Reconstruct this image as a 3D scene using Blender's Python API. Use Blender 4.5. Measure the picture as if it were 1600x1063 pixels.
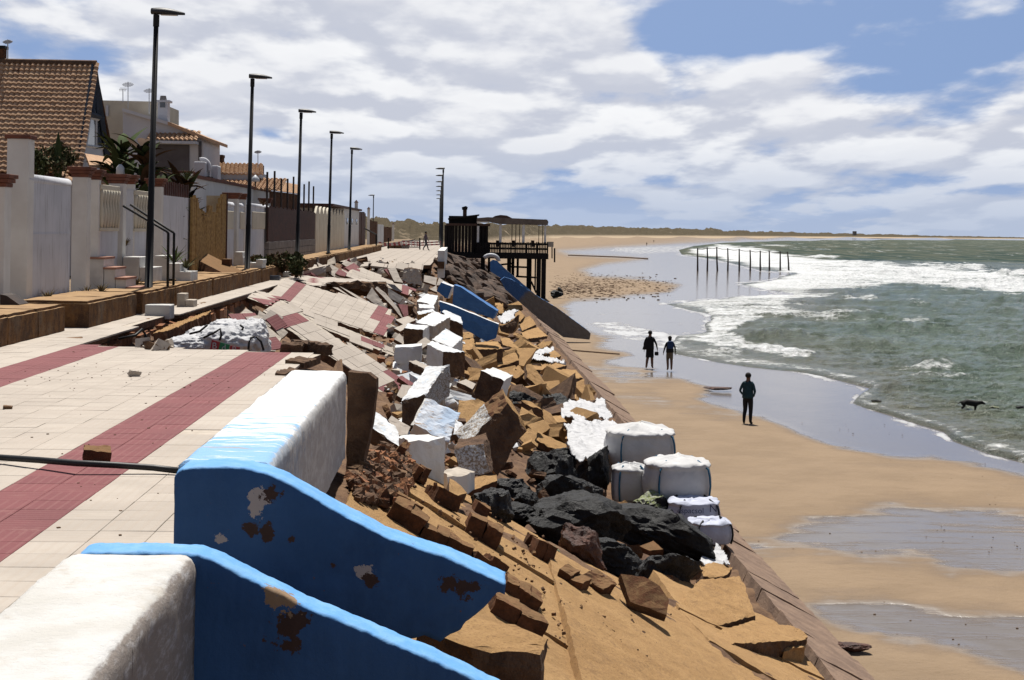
import bpy, bmesh, math, random
import numpy as np
from mathutils import Vector, Matrix, noise as mnoise
R = math.radians
random.seed(7); rng = np.random.default_rng(7)
for o in list(bpy.data.objects): bpy.data.objects.remove(o, do_unlink=True)
scene = bpy.context.scene
col = scene.collection

# ------------------------------------------------------------------ camera
EYE = 6.4; F = 2400.0; PX, PY = 800.0, 359.5; YAW = R(1.84); ROLL = R(0.9)
cam_d = bpy.data.cameras.new('camera'); cam = bpy.data.objects.new('camera', cam_d); col.objects.link(cam)
cam_d.sensor_width = 36.0; cam_d.lens = 54.0; cam_d.shift_y = -(531.5 - PY) / 1600.0
cam_d.clip_start = 0.1; cam_d.clip_end = 40000
CR = Matrix.Rotation(-YAW, 3, 'Z') @ Matrix.Rotation(R(90), 3, 'X') @ Matrix.Rotation(ROLL, 3, 'Z')
cam.matrix_world = Matrix.Translation((0, 0, EYE)) @ CR.to_4x4()
scene.camera = cam

# ------------------------------------------------------------------ sky, sun, exposure
SUN_EL, SUN_AZ = R(67), R(-2)            # azimuth measured from +Y towards +X
scene.view_settings.view_transform = 'Standard'; scene.view_settings.look = 'None'
scene.view_settings.exposure = 0.6; scene.view_settings.gamma = 1.0
scene.view_settings.use_curve_mapping = False
sd = bpy.data.lights.new('sun', 'SUN'); sd.energy = 5.0; sd.angle = R(0.5); sd.color = (1.0, 0.955, 0.88)
so = bpy.data.objects.new('sun', sd); col.objects.link(so)
sdir = Vector((math.sin(SUN_AZ) * math.cos(SUN_EL), math.cos(SUN_AZ) * math.cos(SUN_EL), math.sin(SUN_EL)))
so.rotation_euler = sdir.to_track_quat('Z', 'Y').to_euler(); so.location = (0, 40, 60)

world = bpy.data.worlds.new('World'); scene.world = world; world.use_nodes = True
def build_world():
    nt = world.node_tree; N = nt.nodes; L = nt.links; N.clear()
    def n(t, **k):
        x = N.new(t)
        for a, b in k.items(): setattr(x, a, b)
        return x
    def mth(op, a, b=None, c=None, clamp=False):
        m = n('ShaderNodeMath', operation=op, use_clamp=clamp)
        for i, v in enumerate((a, b, c)):
            if v is None: continue
            if isinstance(v, (int, float)): m.inputs[i].default_value = v
            else: L.new(v, m.inputs[i])
        return m.outputs[0]
    def mixc(f, a, b):
        m = n('ShaderNodeMix', data_type='RGBA')
        for sock, v in ((0, f), (6, a), (7, b)):
            if isinstance(v, (int, float)): m.inputs[sock].default_value = v
            elif isinstance(v, tuple): m.inputs[sock].default_value = (*v, 1)
            else: L.new(v, m.inputs[sock])
        return m.outputs[2]
    out = n('ShaderNodeOutputWorld')
    sky = n('ShaderNodeTexSky', sky_type='NISHITA', sun_disc=False)
    sky.sun_elevation = SUN_EL; sky.sun_rotation = SUN_AZ; sky.air_density = 1.0; sky.dust_density = 0.5; sky.ozone_density = 1.5
    bg = n('ShaderNodeBackground'); bg.inputs[1].default_value = 0.08
    tc = n('ShaderNodeTexCoord')
    sep = n('ShaderNodeSeparateXYZ'); L.new(tc.outputs['Generated'], sep.inputs[0])
    x, y, z = sep.outputs
    zz = mth('MAXIMUM', z, 0.0)
    svec = n('ShaderNodeCombineXYZ'); L.new(x, svec.inputs[0]); L.new(y, svec.inputs[1]); L.new(mth('MULTIPLY_ADD', zz, 0.9, 0.55), svec.inputs[2])
    nv = n('ShaderNodeVectorMath', operation='NORMALIZE'); L.new(svec.outputs[0], nv.inputs[0]); L.new(nv.outputs[0], sky.inputs[0])
    L.new(sky.outputs[0], bg.inputs[0])
    OX, OY, OZ = SKY_OFF
    def coords(dz):
        z2 = mth('ADD', zz, dz); d2 = mth('ADD', z2, 0.17)
        c = n('ShaderNodeCombineXYZ')
        L.new(mth('MULTIPLY_ADD', mth('DIVIDE', x, d2), 1.45, OX), c.inputs[0]); L.new(mth('MULTIPLY_ADD', mth('DIVIDE', y, d2), 0.75, OY), c.inputs[1])
        L.new(mth('MULTIPLY_ADD', mth('LOGARITHM', mth('ADD', z2, 0.035), 2.718), 1.25, OZ), c.inputs[2])
        return c.outputs[0]
    def fbm(vec, scale, det=8.0, rough=0.55, dist=0.0):
        t = n('ShaderNodeTexNoise'); t.inputs['Scale'].default_value = scale; t.inputs['Detail'].default_value = det
        t.inputs['Roughness'].default_value = rough; t.inputs['Distortion'].default_value = dist
        L.new(vec, t.inputs['Vector']); return t.outputs[0]
    def ramp(v, a, b, c=0.0, d=1.0):
        m = n('ShaderNodeMapRange', interpolation_type='SMOOTHSTEP')
        for i, q in enumerate((a, b, c, d)): m.inputs[i + 1].default_value = q
        L.new(v, m.inputs[0]); return m.outputs[0]
    va = coords(0.0); vb = coords(0.010)
    big = fbm(va, 0.8, 2.0, 0.5)                        # where there is cloud at all
    fa = fbm(va, 2.6, 9.0, 0.52, 0.1); fb = fbm(vb, 2.6, 4.0, 0.5, 0.1)
    d = mth('ADD', mth('MULTIPLY', big, 1.25), mth('MULTIPLY', fa, 0.6))
    cover = ramp(d, COVER[0], COVER[1])
    lit = ramp(mth('SUBTRACT', fa, fb), -0.09, 0.12)    # sun on the upper side of each billow
    puff = ramp(fa, 0.42, 0.66)
    c = mixc(lit, (0.55, 0.58, 0.67), (0.89, 0.90, 0.92))
    c = mixc(mth('MULTIPLY', puff, 0.5), c, (0.78, 0.79, 0.83))
    c = mixc(ramp(zz, 0.0, 0.075, 0.80, 0.0), c, (0.41, 0.49, 0.65))     # far clouds sink into blue-grey air
    c = mixc(ramp(zz, 0.13, 0.36), c, (0.11, 0.125, 0.175))             # clouds above the view darkened to lower the ambient light
    bc = n('ShaderNodeBackground'); L.new(c, bc.inputs[0]); bc.inputs[1].default_value = 0.69
    mix = n('ShaderNodeMixShader'); L.new(mth('MAXIMUM', cover, ramp(zz, 0.0, 0.05, 0.75, 0.0)), mix.inputs[0]); L.new(bg.outputs[0], mix.inputs[1]); L.new(bc.outputs[0], mix.inputs[2])
    L.new(mix.outputs[0], out.inputs[0])
SKY_OFF = (-16.424414, 4.596055, -2.649725); COVER = (0.78, 0.92)
build_world()

# ------------------------------------------------------------------ pixel of the photograph -> world point
CAM = Vector((0, 0, EYE))
def ray(x, y): return CR @ Vector(((x - PX) / F, -(y - PY) / F, -1.0))
def P(x, y, X=None, Y=None, Z=None):
    d = ray(x, y)
    t = X / d.x if X is not None else (Y / d.y if Y is not None else (Z - EYE) / d.z)
    return CAM + d * t
def proj(p):
    q = CR.transposed() @ (Vector(p) - CAM)
    return (PX + F * q.x / -q.z, PY - F * q.y / -q.z)
def sstep(a, b, v): 
    t = min(1, max(0, (v - a) / (b - a))); return t * t * (3 - 2 * t)
def interp(tab, v):
    if v <= tab[0][0]: return tab[0][1]
    for (a, p), (b, q) in zip(tab, tab[1:]):
        if v <= b: return p + (q - p) * (v - a) / (b - a)
    return tab[-1][1]
PROM = 4.4
TN = [(-9, 4.4), (-2.2, 4.4), (-1.05, 4.15), (5.0, 0.5), (6, 0.0), (7, -0.1), (90, -0.1)]
TC = [(-9, 4.4), (-6.5, 4.4), (-6.2, 3.9), (-5.6, 3.5), (-1.5, 2.75), (2, 1.45), (5, 0.5), (6, 0.0), (7, -0.1), (90, -0.1)]
def T(X, Y):
    k = sstep(16, 25, Y) * (1 - sstep(80, 90, Y))
    if X < -1.9 and Y < 25.6: k = 0.0
    return interp(TN, X) * (1 - k) + interp(TC, X) * k
def ground(x, y, lift=0.0, y0=4.0):
    """first point where the sight line through pixel (x, y) meets the bank"""
    d = ray(x, y); t = y0; st = 0.6
    while t < 220:
        p = CAM + d * t
        if p.z <= T(p.x, p.y) + lift:
            if st < 0.03: return p
            t -= st; st *= 0.25
        t += st
    return CAM + d * t

# ------------------------------------------------------------------ object helpers
def tag(o, label=None, cat=None, group=None, kind=None):
    if label: o['label'] = label
    if cat: o['category'] = cat
    if group: o['group'] = group
    if kind: o['kind'] = kind
    return o
def thing(name, label, cat, loc=(0, 0, 0), group=None):
    o = bpy.data.objects.new(name, None); o.empty_display_size = 0.2; col.objects.link(o); o.location = loc
    return tag(o, label, cat, group)
def wloc(o):
    v = Vector((0, 0, 0))
    while o: v += o.location; o = o.parent
    return v
class MB:
    def __init__(s): s.v = []; s.f = []; s.m = []
    def add(s, vs, fs, mi=0):
        b = len(s.v); s.v += [Vector(v) for v in vs]; s.f += [tuple(b + i for i in f) for f in fs]; s.m += [mi] * len(fs); return s
    def box(s, lo, hi, mi=0, rz=0.0, c=None):
        (a, b, c0), (d, e, f) = lo, hi
        vs = [Vector(q) for q in ((a, b, c0), (d, b, c0), (d, e, c0), (a, e, c0), (a, b, f), (d, b, f), (d, e, f), (a, e, f))]
        if rz:
            ce = Vector(c) if c else (vs[0] + vs[6]) / 2; M = Matrix.Rotation(rz, 3, 'Z'); vs = [ce + M @ (v - ce) for v in vs]
        return s.add(vs, [(0, 3, 2, 1), (4, 5, 6, 7), (0, 1, 5, 4), (1, 2, 6, 5), (2, 3, 7, 6), (3, 0, 4, 7)], mi)
    def prism(s, pts, ext, mi=0, ms=None):
        pts = [Vector(p) for p in pts]; ext = Vector(ext); k = len(pts)
        nn = Vector((0, 0, 0))
        for i in range(k): nn += (pts[i] - pts[0]).cross(pts[(i + 1) % k] - pts[0])
        if nn.dot(ext) > 0: pts = pts[::-1]
        s.add(pts + [p + ext for p in pts], [tuple(range(k)), tuple(range(2 * k - 1, k - 1, -1))], mi)
        b = len(s.v) - 2 * k
        for i in range(k):
            j = (i + 1) % k; s.f.append((b + i, b + k + i, b + k + j, b + j)); s.m.append(mi if ms is None else ms)
        return s
    def tube(s, path, rad, n=8, mi=0, cap=True):
        path = [Vector(p) for p in path]
        if isinstance(rad, (int, float)): rad = [rad] * len(path)
        b = len(s.v); up = Vector((0, 0, 1))
        for i, p in enumerate(path):
            d = (path[min(i + 1, len(path) - 1)] - path[max(i - 1, 0)]).normalized()
            u = up if abs(d.z) < 0.9 else Vector((1, 0, 0))
            a = d.cross(u).normalized(); c = d.cross(a)
            for k in range(n):
                t = 2 * math.pi * k / n; s.v.append(p + (a * math.cos(t) + c * math.sin(t)) * rad[i])
        for i in range(len(path) - 1):
            for k in range(n):
                s.f.append((b + i * n + k, b + i * n + (k + 1) % n, b + (i + 1) * n + (k + 1) % n, b + (i + 1) * n + k)); s.m.append(mi)
        if cap:
            s.f.append(tuple(b + k for k in range(n))[::-1]); s.m.append(mi)
            e = b + (len(path) - 1) * n; s.f.append(tuple(e + k for k in range(n))); s.m.append(mi)
        return s
    def build(s, name, mats, parent=None, smooth=False, bevel=0.0):
        if not isinstance(mats, (list, tuple)): mats = [mats]
        off = wloc(parent) if parent else Vector((0, 0, 0))
        me = bpy.data.meshes.new(name); me.from_pydata([tuple(v - off) for v in s.v], [], s.f)
        for m in mats: me.materials.append(m)
        me.polygons.foreach_set('material_index', s.m)
        if smooth: me.polygons.foreach_set('use_smooth', [True] * len(me.polygons))
        me.update()
        o = bpy.data.objects.new(name, me); col.objects.link(o)
        if parent: o.parent = parent
        if bevel:
            bv = o.modifiers.new('bevel', 'BEVEL'); bv.width = bevel; bv.segments = 2; bv.limit_method = 'ANGLE'
        return o
def mesh_obj(name, me, mat, parent=None):
    o = bpy.data.objects.new(name, me); col.objects.link(o)
    if mat is not None and len(me.materials) == 0: me.materials.append(mat)
    if parent: o.parent = parent
    return o
def copy_tree(o, parent=None, loc=None):
    c = o.copy(); col.objects.link(c); c.parent = parent
    if loc is not None: c.location = loc
    for ch in o.children: copy_tree(ch, c)
    return c

# numpy value noise
_perm = rng.permutation(4096)
def _h(ix, iy): return ((_perm[(ix + _perm[iy & 4095]) & 4095] * 7919 + 13) & 4095) / 4095.0
def vnoise(x, y):
    xi = np.floor(x).astype(int); yi = np.floor(y).astype(int); fx = x - xi; fy = y - yi
    fx = fx * fx * (3 - 2 * fx); fy = fy * fy * (3 - 2 * fy)
    a = _h(xi, yi); b = _h(xi + 1, yi); c = _h(xi, yi + 1); d = _h(xi + 1, yi + 1)
    return (a * (1 - fx) + b * fx) * (1 - fy) + (c * (1 - fx) + d * fx) * fy
def nfbm(x, y, o=4, g=0.5):
    s = 0.0; a = 1.0; w = 0.0
    for i in range(o): s = s + a * vnoise(x * 2 ** i + 17.3 * i, y * 2 ** i - 9.1 * i); w += a; a *= g
    return s / w

# ------------------------------------------------------------------ materials
class Mat:
    def __init__(s, name):
        s.m = bpy.data.materials.new(name); s.m.use_nodes = True; s.nt = s.m.node_tree; s.N = s.nt.nodes; s.L = s.nt.links
        s.k = 0.72; s.b = s.N['Principled BSDF']; s.out = s.N['Material Output']; s._tc = None
    def n(s, t, **k):
        x = s.N.new(t)
        for a, b in k.items(): setattr(x, a, b)
        return x
    def co(s, kind='Object', scale=(1, 1, 1)):
        if s._tc is None: s._tc = s.n('ShaderNodeTexCoord')
        if kind == 'World':
            g = s.n('ShaderNodeNewGeometry'); src = g.outputs['Position']
        else: src = s._tc.outputs[kind]
        if tuple(scale) == (1, 1, 1): return src
        m = s.n('ShaderNodeMapping'); m.inputs['Scale'].default_value = scale; s.L.new(src, m.inputs[0]); return m.outputs[0]
    def noise(s, vec, sc, det=4, rough=0.55, dist=0.0):
        t = s.n('ShaderNodeTexNoise'); t.inputs['Scale'].default_value = sc; t.inputs['Detail'].default_value = det
        t.inputs['Roughness'].default_value = rough; t.inputs['Distortion'].default_value = dist
        s.L.new(vec, t.inputs['Vector']); return t.outputs[0]
    def voro(s, vec, sc, feat='F1'):
        t = s.n('ShaderNodeTexVoronoi', feature=feat); t.inputs['Scale'].default_value = sc; s.L.new(vec, t.inputs['Vector']); return t.outputs[0]
    def rng(s, v, a, b, c=0.0, d=1.0, smooth=True):
        m = s.n('ShaderNodeMapRange', interpolation_type='SMOOTHSTEP' if smooth else 'LINEAR')
        for i, q in enumerate((a, b, c, d)): m.inputs[i + 1].default_value = q
        s.L.new(v, m.inputs[0]); return m.outputs[0]
    def mth(s, op, a, b=None):
        m = s.n('ShaderNodeMath', operation=op)
        for i, v in enumerate((a, b)):
            if v is None: continue
            if isinstance(v, (int, float)): m.inputs[i].default_value = v
            else: s.L.new(v, m.inputs[i])
        return m.outputs[0]
    def mix(s, f, a, b, mode='MIX'):
        m = s.n('ShaderNodeMix', data_type='RGBA', blend_type=mode)
        for sock, v in ((0, f), (6, a), (7, b)):
            if isinstance(v, (int, float)): m.inputs[sock].default_value = v
            elif isinstance(v, tuple): m.inputs[sock].default_value = (*v, 1) if len(v) == 3 else v
            else: s.L.new(v, m.inputs[sock])
        return m.outputs[2]
    def rand(s): return s.n('ShaderNodeObjectInfo').outputs['Random']
    def color(s, v):
        if isinstance(v, tuple): s.b.inputs['Base Color'].default_value = (*(q * s.k for q in v), 1)
        else: s.L.new(s.mix(1.0, v, (s.k, s.k, s.k), 'MULTIPLY'), s.b.inputs['Base Color'])
        return s
    def rough(s, v):
        if isinstance(v, (int, float)): s.b.inputs['Roughness'].default_value = v
        else: s.L.new(v, s.b.inputs['Roughness'])
        return s
    def spec(s, v): s.b.inputs['Specular IOR Level'].default_value = v; return s
    def bump(s, h, strength=0.5, dist=0.02):
        b = s.n('ShaderNodeBump'); b.inputs['Strength'].default_value = strength; b.inputs['Distance'].default_value = dist
        s.L.new(h, b.inputs['Height'])
        prev = s.b.inputs['Normal'].links
        if prev: s.L.new(prev[0].from_socket, b.inputs['Normal'])
        s.L.new(b.outputs[0], s.b.inputs['Normal']); return s
    def attr(s, name):
        a = s.n('ShaderNodeAttribute'); a.attribute_name = name; return a.outputs['Fac']

M = {}
def simple(name, c1, c2, sc=4.0, rough=0.85, bump=0.3, bsc=30.0, bd=0.01, kind='World', spec=0.3, det=5):
    m = Mat(name); v = m.co(kind)
    m.color(m.mix(m.rng(m.noise(v, sc, det), 0.35, 0.65), c1, c2)).rough(rough).spec(spec)
    if bump: m.bump(m.noise(v, bsc, 5), bump, bd)
    M[name] = m.m; return m

def tile_mat(name, ca, cb, groove):
    m = Mat(name); v = m.co('Object')
    w = m.n('ShaderNodeTexWave', wave_type='BANDS', bands_direction='X', wave_profile='SIN'); w.inputs['Scale'].default_value = 4.2
    m.L.new(v, w.inputs[0])
    bands = m.rng(w.outputs['Fac'], 0.05, 0.35)
    wv = m.co('World')
    dirt = m.rng(m.noise(wv, 0.7, 7, 0.72), 0.40, 0.66); stain = m.rng(m.noise(wv, 3.4, 7, 0.72), 0.55, 0.72)
    fine = m.noise(wv, 45, 3)
    base = m.mix(m.rand(), ca, cb)
    c = m.mix(m.mth('MULTIPLY', dirt, 0.6), base, tuple(q * 0.78 for q in ca), 'MIX')
    c = m.mix(m.mth('MULTIPLY', stain, 0.30), c, groove)
    c = m.mix(m.mth('MULTIPLY', m.rng(fine, 0.5, 0.8), 0.22), c, groove)
    c = m.mix(m.mth('MULTIPLY', m.mth('SUBTRACT', 1.0, bands), 0.16), c, groove)
    m.color(c).rough(0.8).spec(0.25).bump(bands, 0.35, 0.004).bump(fine, 0.25, 0.004)
    M[name] = m.m
tile_mat('tile_cream', (0.465, 0.405, 0.345), (0.505, 0.445, 0.38), (0.42, 0.33, 0.25))
tile_mat('tile_red', (0.19, 0.055, 0.06), (0.225, 0.068, 0.072), (0.36, 0.20, 0.17))
simple('mortar', (0.55, 0.48, 0.40), (0.46, 0.40, 0.33), 8, 0.95, 0.4, 40)
simple('earth', (0.20, 0.115, 0.06), (0.115, 0.062, 0.035), 3, 0.95, 0.9, 14, 0.05)
simple('broken_core', (0.15, 0.085, 0.047), (0.085, 0.047, 0.028), 5, 0.95, 1.0, 22, 0.04)
simple('sub_base', (0.19, 0.10, 0.055), (0.10, 0.055, 0.032), 6, 0.95, 0.9, 30, 0.03)
m = Mat('brick_clay'); v = m.co('World'); gN = m.n('ShaderNodeNewGeometry'); sp = m.n('ShaderNodeSeparateXYZ'); m.L.new(gN.outputs['Normal'], sp.inputs[0])
c = m.mix(m.rng(m.noise(v, 6, 6, .7), .35, .65), (0.15, 0.068, 0.036), (0.07, 0.036, 0.022))
c = m.mix(m.mth('MULTIPLY', m.rng(m.mth('ADD', sp.outputs[2], m.mth('MULTIPLY', m.mth('SUBTRACT', m.noise(v, 12, 5, .7), .5), 1.2)), .55, .95), .5), c, (0.34, 0.21, 0.10))   # sand dust lying on top
m.color(c).rough(.95).spec(.1).bump(m.noise(v, 40, 5, .7), .7, .02); M['brick_clay'] = m.m
simple('orange_clay', (0.34, 0.15, 0.065), (0.24, 0.10, 0.05), 6, 0.95, 1.0, 18, 0.05)

def tan_mat():
    m = Mat('tan_concrete'); v = m.co('World')
    g = m.noise(v, 46, 5, 0.8); b = m.noise(v, 1.6, 6, 0.65); f = m.noise(v, 7, 7, 0.75); pit = m.voro(v, 9)
    c = m.mix(m.rng(b, 0.35, 0.68), (0.50, 0.305, 0.135), (0.40, 0.235, 0.10))
    c = m.mix(m.mth('MULTIPLY', m.rng(f, 0.48, 0.66), 0.6), c, (0.30, 0.18, 0.09))
    c = m.mix(m.mth('MULTIPLY', m.rng(g, 0.48, 0.66), 0.75), c, (0.20, 0.11, 0.06))
    c = m.mix(m.mth('MULTIPLY', m.rng(g, 0.50, 0.30), 0.30), c, (0.52, 0.36, 0.19))
    hole = m.mth('MULTIPLY', m.rng(pit, 0.10, 0.05), m.rng(m.noise(v, 2.5, 3), 0.52, 0.6))
    c = m.mix(hole, c, (0.09, 0.05, 0.03))
    c = m.mix(m.mth('MULTIPLY', m.rng(m.rand(), 0, 1), 0.25), c, (0.53, 0.335, 0.16))
    m.color(c).rough(0.95).spec(0.12).bump(g, 0.9, 0.02).bump(f, 0.45, 0.04).bump(m.mth('SUBTRACT', 1.0, hole), .6, .04); M['tan_concrete'] = m.m
tan_mat()
def ledge_mat():
    m = Mat('ledge_concrete'); v = m.co('World')
    st = m.noise(m.co('World', (1.6, 1.6, 0.9)), 2.4, 7, 0.7); g = m.noise(v, 34, 5, 0.75); b = m.noise(v, 1.3, 5, .65); f = m.noise(v, 9, 6, .7)
    c = m.mix(m.rng(st, 0.36, 0.64), (0.27, 0.135, 0.055), (0.115, 0.065, 0.04))
    c = m.mix(m.mth('MULTIPLY', m.rng(b, 0.5, 0.7), 0.55), c, (0.24, 0.19, 0.14))
    c = m.mix(m.mth('MULTIPLY', m.rng(f, 0.5, 0.68), 0.6), c, (0.075, 0.042, 0.028))
    c = m.mix(m.mth('MULTIPLY', m.rng(g, 0.52, 0.70), 0.6), c, (0.33, 0.20, 0.10))
    m.color(c).rough(0.95).spec(0.1).bump(g, 0.9, 0.03).bump(f, .8, .06); M['ledge_concrete'] = m.m
ledge_mat()
simple('ledge_top', (0.40, 0.255, 0.125), (0.30, 0.185, 0.095), 3, 0.95, 0.6, 30, 0.02)

def paint_mat(name, kind):
    m = Mat(name); v = m.co('World')
    g = m.noise(v, 24, 6, 0.7); b = m.noise(v, 2.4, 6, 0.6); big = m.noise(v, 0.9, 3)
    st = m.noise(m.co('World', (2.0, 9.0, 9.0)), 1.3, 6, 0.65)
    if kind == 'white':
        c = m.mix(m.rng(b, 0.45, 0.62), (0.78, 0.79, 0.80), (0.72, 0.72, 0.71))
        c = m.mix(m.mth('MULTIPLY', m.rng(st, 0.60, 0.70), 0.75), c, (0.45, 0.33, 0.22))
        c = m.mix(m.mth('MULTIPLY', m.rng(m.noise(v, 5, 6, 0.7), 0.55, 0.63), 0.5), c, (0.52, 0.66, 0.80))
        c = m.mix(m.rng(g, 0.69, 0.74), c, (0.20, 0.12, 0.07))
    elif kind == 'pure':
        c = m.mix(m.rng(b, 0.45, 0.62), (0.80, 0.80, 0.78), (0.74, 0.73, 0.70))
        c = m.mix(m.mth('MULTIPLY', m.rng(st, 0.58, 0.72), 0.4), c, (0.62, 0.52, 0.40))
    elif kind == 'pale':
        c = m.mix(m.rng(b, 0.40, 0.60), (0.70, 0.74, 0.80), (0.48, 0.60, 0.76))
        c = m.mix(m.rng(st, 0.55, 0.64), c, (0.42, 0.31, 0.22))
        c = m.mix(m.rng(g, 0.64, 0.70), c, (0.24, 0.16, 0.11))
    elif kind == 'speck':
        c = m.mix(m.rng(m.noise(v, 30, 4, 0.8), 0.44, 0.56), (0.60, 0.62, 0.63), (0.26, 0.20, 0.14))
    m.color(c).rough(0.85).spec(0.2).bump(g, 0.55, 0.012).bump(b, 0.35, 0.05); M[name] = m.m
for nm, kd in (('white_paint', 'white'), ('clean_white_paint', 'pure'), ('pale_blue_paint', 'pale'), ('speckled_paint', 'speck')): paint_mat(nm, kd)

def blue_mat(name, spots):
    """dark blue wall paint; peeled spots are places where the paint is gone (world points)"""
    m = Mat(name); v = m.co('World'); g = m.noise(v, 30, 5, 0.7); b = m.noise(v, 3, 5)
    c = m.mix(m.rng(b, 0.35, 0.65), (0.024, 0.085, 0.215), (0.03, 0.10, 0.25))
    stv = m.noise(m.co('World', (7, 7, 0.7)), 2.0, 6, .7); c = m.mix(m.mth('MULTIPLY', m.rng(stv, .5, .75), .35), c, (0.045, 0.12, 0.25)); c = m.mix(m.mth('MULTIPLY', m.rng(m.noise(v, 1.7, 7, .7), .5, .7), .4), c, (0.012, 0.045, 0.125))
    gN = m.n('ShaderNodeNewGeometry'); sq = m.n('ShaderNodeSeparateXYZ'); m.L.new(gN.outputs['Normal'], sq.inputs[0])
    lit_top = m.rng(m.mth('ADD', sq.outputs[2], m.mth('MULTIPLY', m.mth('SUBTRACT', m.noise(v, 16, 6, .7), .5), .9)), .30, .62)
    c = m.mix(lit_top, c, m.mix(m.rng(m.noise(v, 8, 6, .7), .4, .65), (0.13, 0.36, 0.70), (0.19, 0.42, 0.72)))   # same paint, sunlit tone put into the colour of upward faces
    warp = m.noise(v, 11, 7, 0.72)
    for (p, r, colr) in spots:
        d = m.n('ShaderNodeVectorMath', operation='DISTANCE'); m.L.new(v, d.inputs[0]); d.inputs[1].default_value = p
        k = m.mth('ADD', m.mth('DIVIDE', d.outputs['Value'], r), m.mth('MULTIPLY', m.mth('SUBTRACT', warp, 0.5), 5.5))
        c = m.mix(m.rng(k, 0.86, 0.92, 1.0, 0.0), c, colr)
    c = m.mix(m.rng(m.noise(v, 14, 6, 0.7), 0.68, 0.70), c, (0.12, 0.07, 0.045))
    m.color(c).rough(0.7).spec(0.25).bump(g, 0.4, 0.008).bump(b, 0.3, 0.04); M[name] = m.m
# ================================================================== beach, sea, dunes
def poly_sd(px, py, poly, ky=2.0):
    """signed distance to a polygon, positive inside"""
    n = len(poly); dmin = np.full(px.shape, 1e9); inside = np.zeros(px.shape, bool)
    qy = py * ky
    for i in range(n):
        x1, y1 = poly[i]; x2, y2 = poly[(i + 1) % n]; y1 *= ky; y2 *= ky
        dx, dy = x2 - x1, y2 - y1; l2 = dx * dx + dy * dy + 1e-9
        t = np.clip(((px - x1) * dx + (qy - y1) * dy) / l2, 0, 1)
        dmin = np.minimum(dmin, np.hypot(px - x1 - t * dx, qy - y1 - t * dy))
        c = ((y1 > qy) != (y2 > qy)) & (px < (x2 - x1) * (qy - y1) / (y2 - y1 + 1e-12) + x1)
        inside ^= c
    return np.where(inside, dmin, -dmin)
def sm(v, a, b):
    t = np.clip((v - a) / (b - a), 0, 1); return t * t * (3 - 2 * t)
CRn = np.array(CR.transposed())
def projn(X, Y, Z):
    q = CRn @ np.stack([X, Y, Z - EYE]).reshape(3, -1)
    return (PX + F * q[0] / -q[2]).reshape(X.shape), (PY - F * q[1] / -q[2]).reshape(X.shape)

WATER = [(2300, 900), (1700, 762), (1600, 721), (1540, 706), (1486, 686), (1473, 672), (1430, 660), (1385, 645), (1334, 628), (1357, 604), (1300, 590), (1249, 578), (1180, 570), (1114, 561), (1075, 553), (1052, 546), (1040, 536),
         (1058, 525), (1103, 518), (1110, 503), (1108, 490), (1063, 480), (1041, 474), (1086, 470), (1142, 466), (1241, 459), (1200, 452), (1159, 443), (1207, 439), (1240, 426), (1187, 421), (1120, 405), (1066, 397), (1062, 391),
         (1085, 385), (1130, 380), (1250, 376.2), (1400, 374.6), (1600, 374.3), (2300, 384)]
WET = [  # wet or water-covered sand
    [(2300, 960), (1700, 775), (1600, 737), (1540, 725), (1456, 709), (1388, 709), (1310, 703), (1245, 682), (1180, 655), (1100, 636), (1070, 622), (1110, 606), (1060, 592), (1000, 590), (1020, 577), (950, 566), (985, 552), (940, 540), (960, 528), (905, 512), (880, 500), (880, 480), (897, 471), (945, 464), (1043, 456), (1060, 446), (1000, 436), (930, 432), (908, 422), (945, 412), (1010, 404), (890, 398), (875, 392), (960, 386), (1060, 380), (1130, 377), (2300, 380)],
    [(1168, 845), (1250, 818), (1388, 777), (1439, 780), (1600, 800), (2300, 900), (2300, 1010), (1600, 905), (1490, 895), (1439, 879), (1303, 868), (1178, 855)],
    [(1250, 938), (1330, 932), (1420, 945), (1600, 950), (2300, 1040), (2300, 1250), (1600, 1055), (1500, 1020), (1380, 995), (1290, 965)],
    [(905, 572), (960, 568), (1030, 585), (1060, 598), (1000, 600), (950, 588)],
    [(980, 617), (1060, 622), (1150, 640), (1230, 655), (1160, 662), (1060, 640), (1000, 630)],
]
FOAM = [ # (polygon, amount)
    ([(1062, 397), (1080, 387), (1130, 380), (1180, 384), (1235, 396), (1330, 405), (1400, 411), (1500, 418), (1600, 430), (1750, 445), (1750, 480), (1600, 464), (1480, 455), (1400, 450), (1330, 455), (1250, 460), (1190, 456), (1150, 444), (1235, 428), (1180, 422), (1120, 406)], 0.92),
    ([(1030, 475), (1086, 466), (1142, 461), (1241, 453), (1330, 458), (1330, 466), (1260, 470), (1230, 478), (1290, 484), (1380, 490), (1390, 502), (1300, 505), (1200, 498), (1170, 508), (1150, 520), (1170, 532), (1230, 540), (1280, 556), (1250, 566), (1160, 552), (1090, 540), (1030, 530), (1095, 520), (1105, 500), (1090, 488)], 0.82),
    ([(1400, 500), (1440, 496), (1480, 502), (1460, 508), (1410, 508)], 0.8),
    ([(1370, 585), (1400, 572), (1450, 570), (1480, 582), (1560, 590), (1540, 596), (1420, 594)], 0.55),
    ([(1320, 603), (1345, 598), (1400, 602), (1420, 610), (1370, 612)], 0.6),
    ([(1540, 607), (1580, 605), (1620, 612), (1560, 616)], 0.6),
    ([(1420, 625), (1500, 612), (1560, 622), (1600, 640), (1480, 640)], 0.42),
    ([(1470, 672), (1490, 672), (1530, 688), (1620, 706), (1620, 728), (1560, 714), (1490, 692)], 0.6),
    ([(1160, 470), (1750, 480), (1750, 500), (1160, 520)], 0.40),
]
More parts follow.
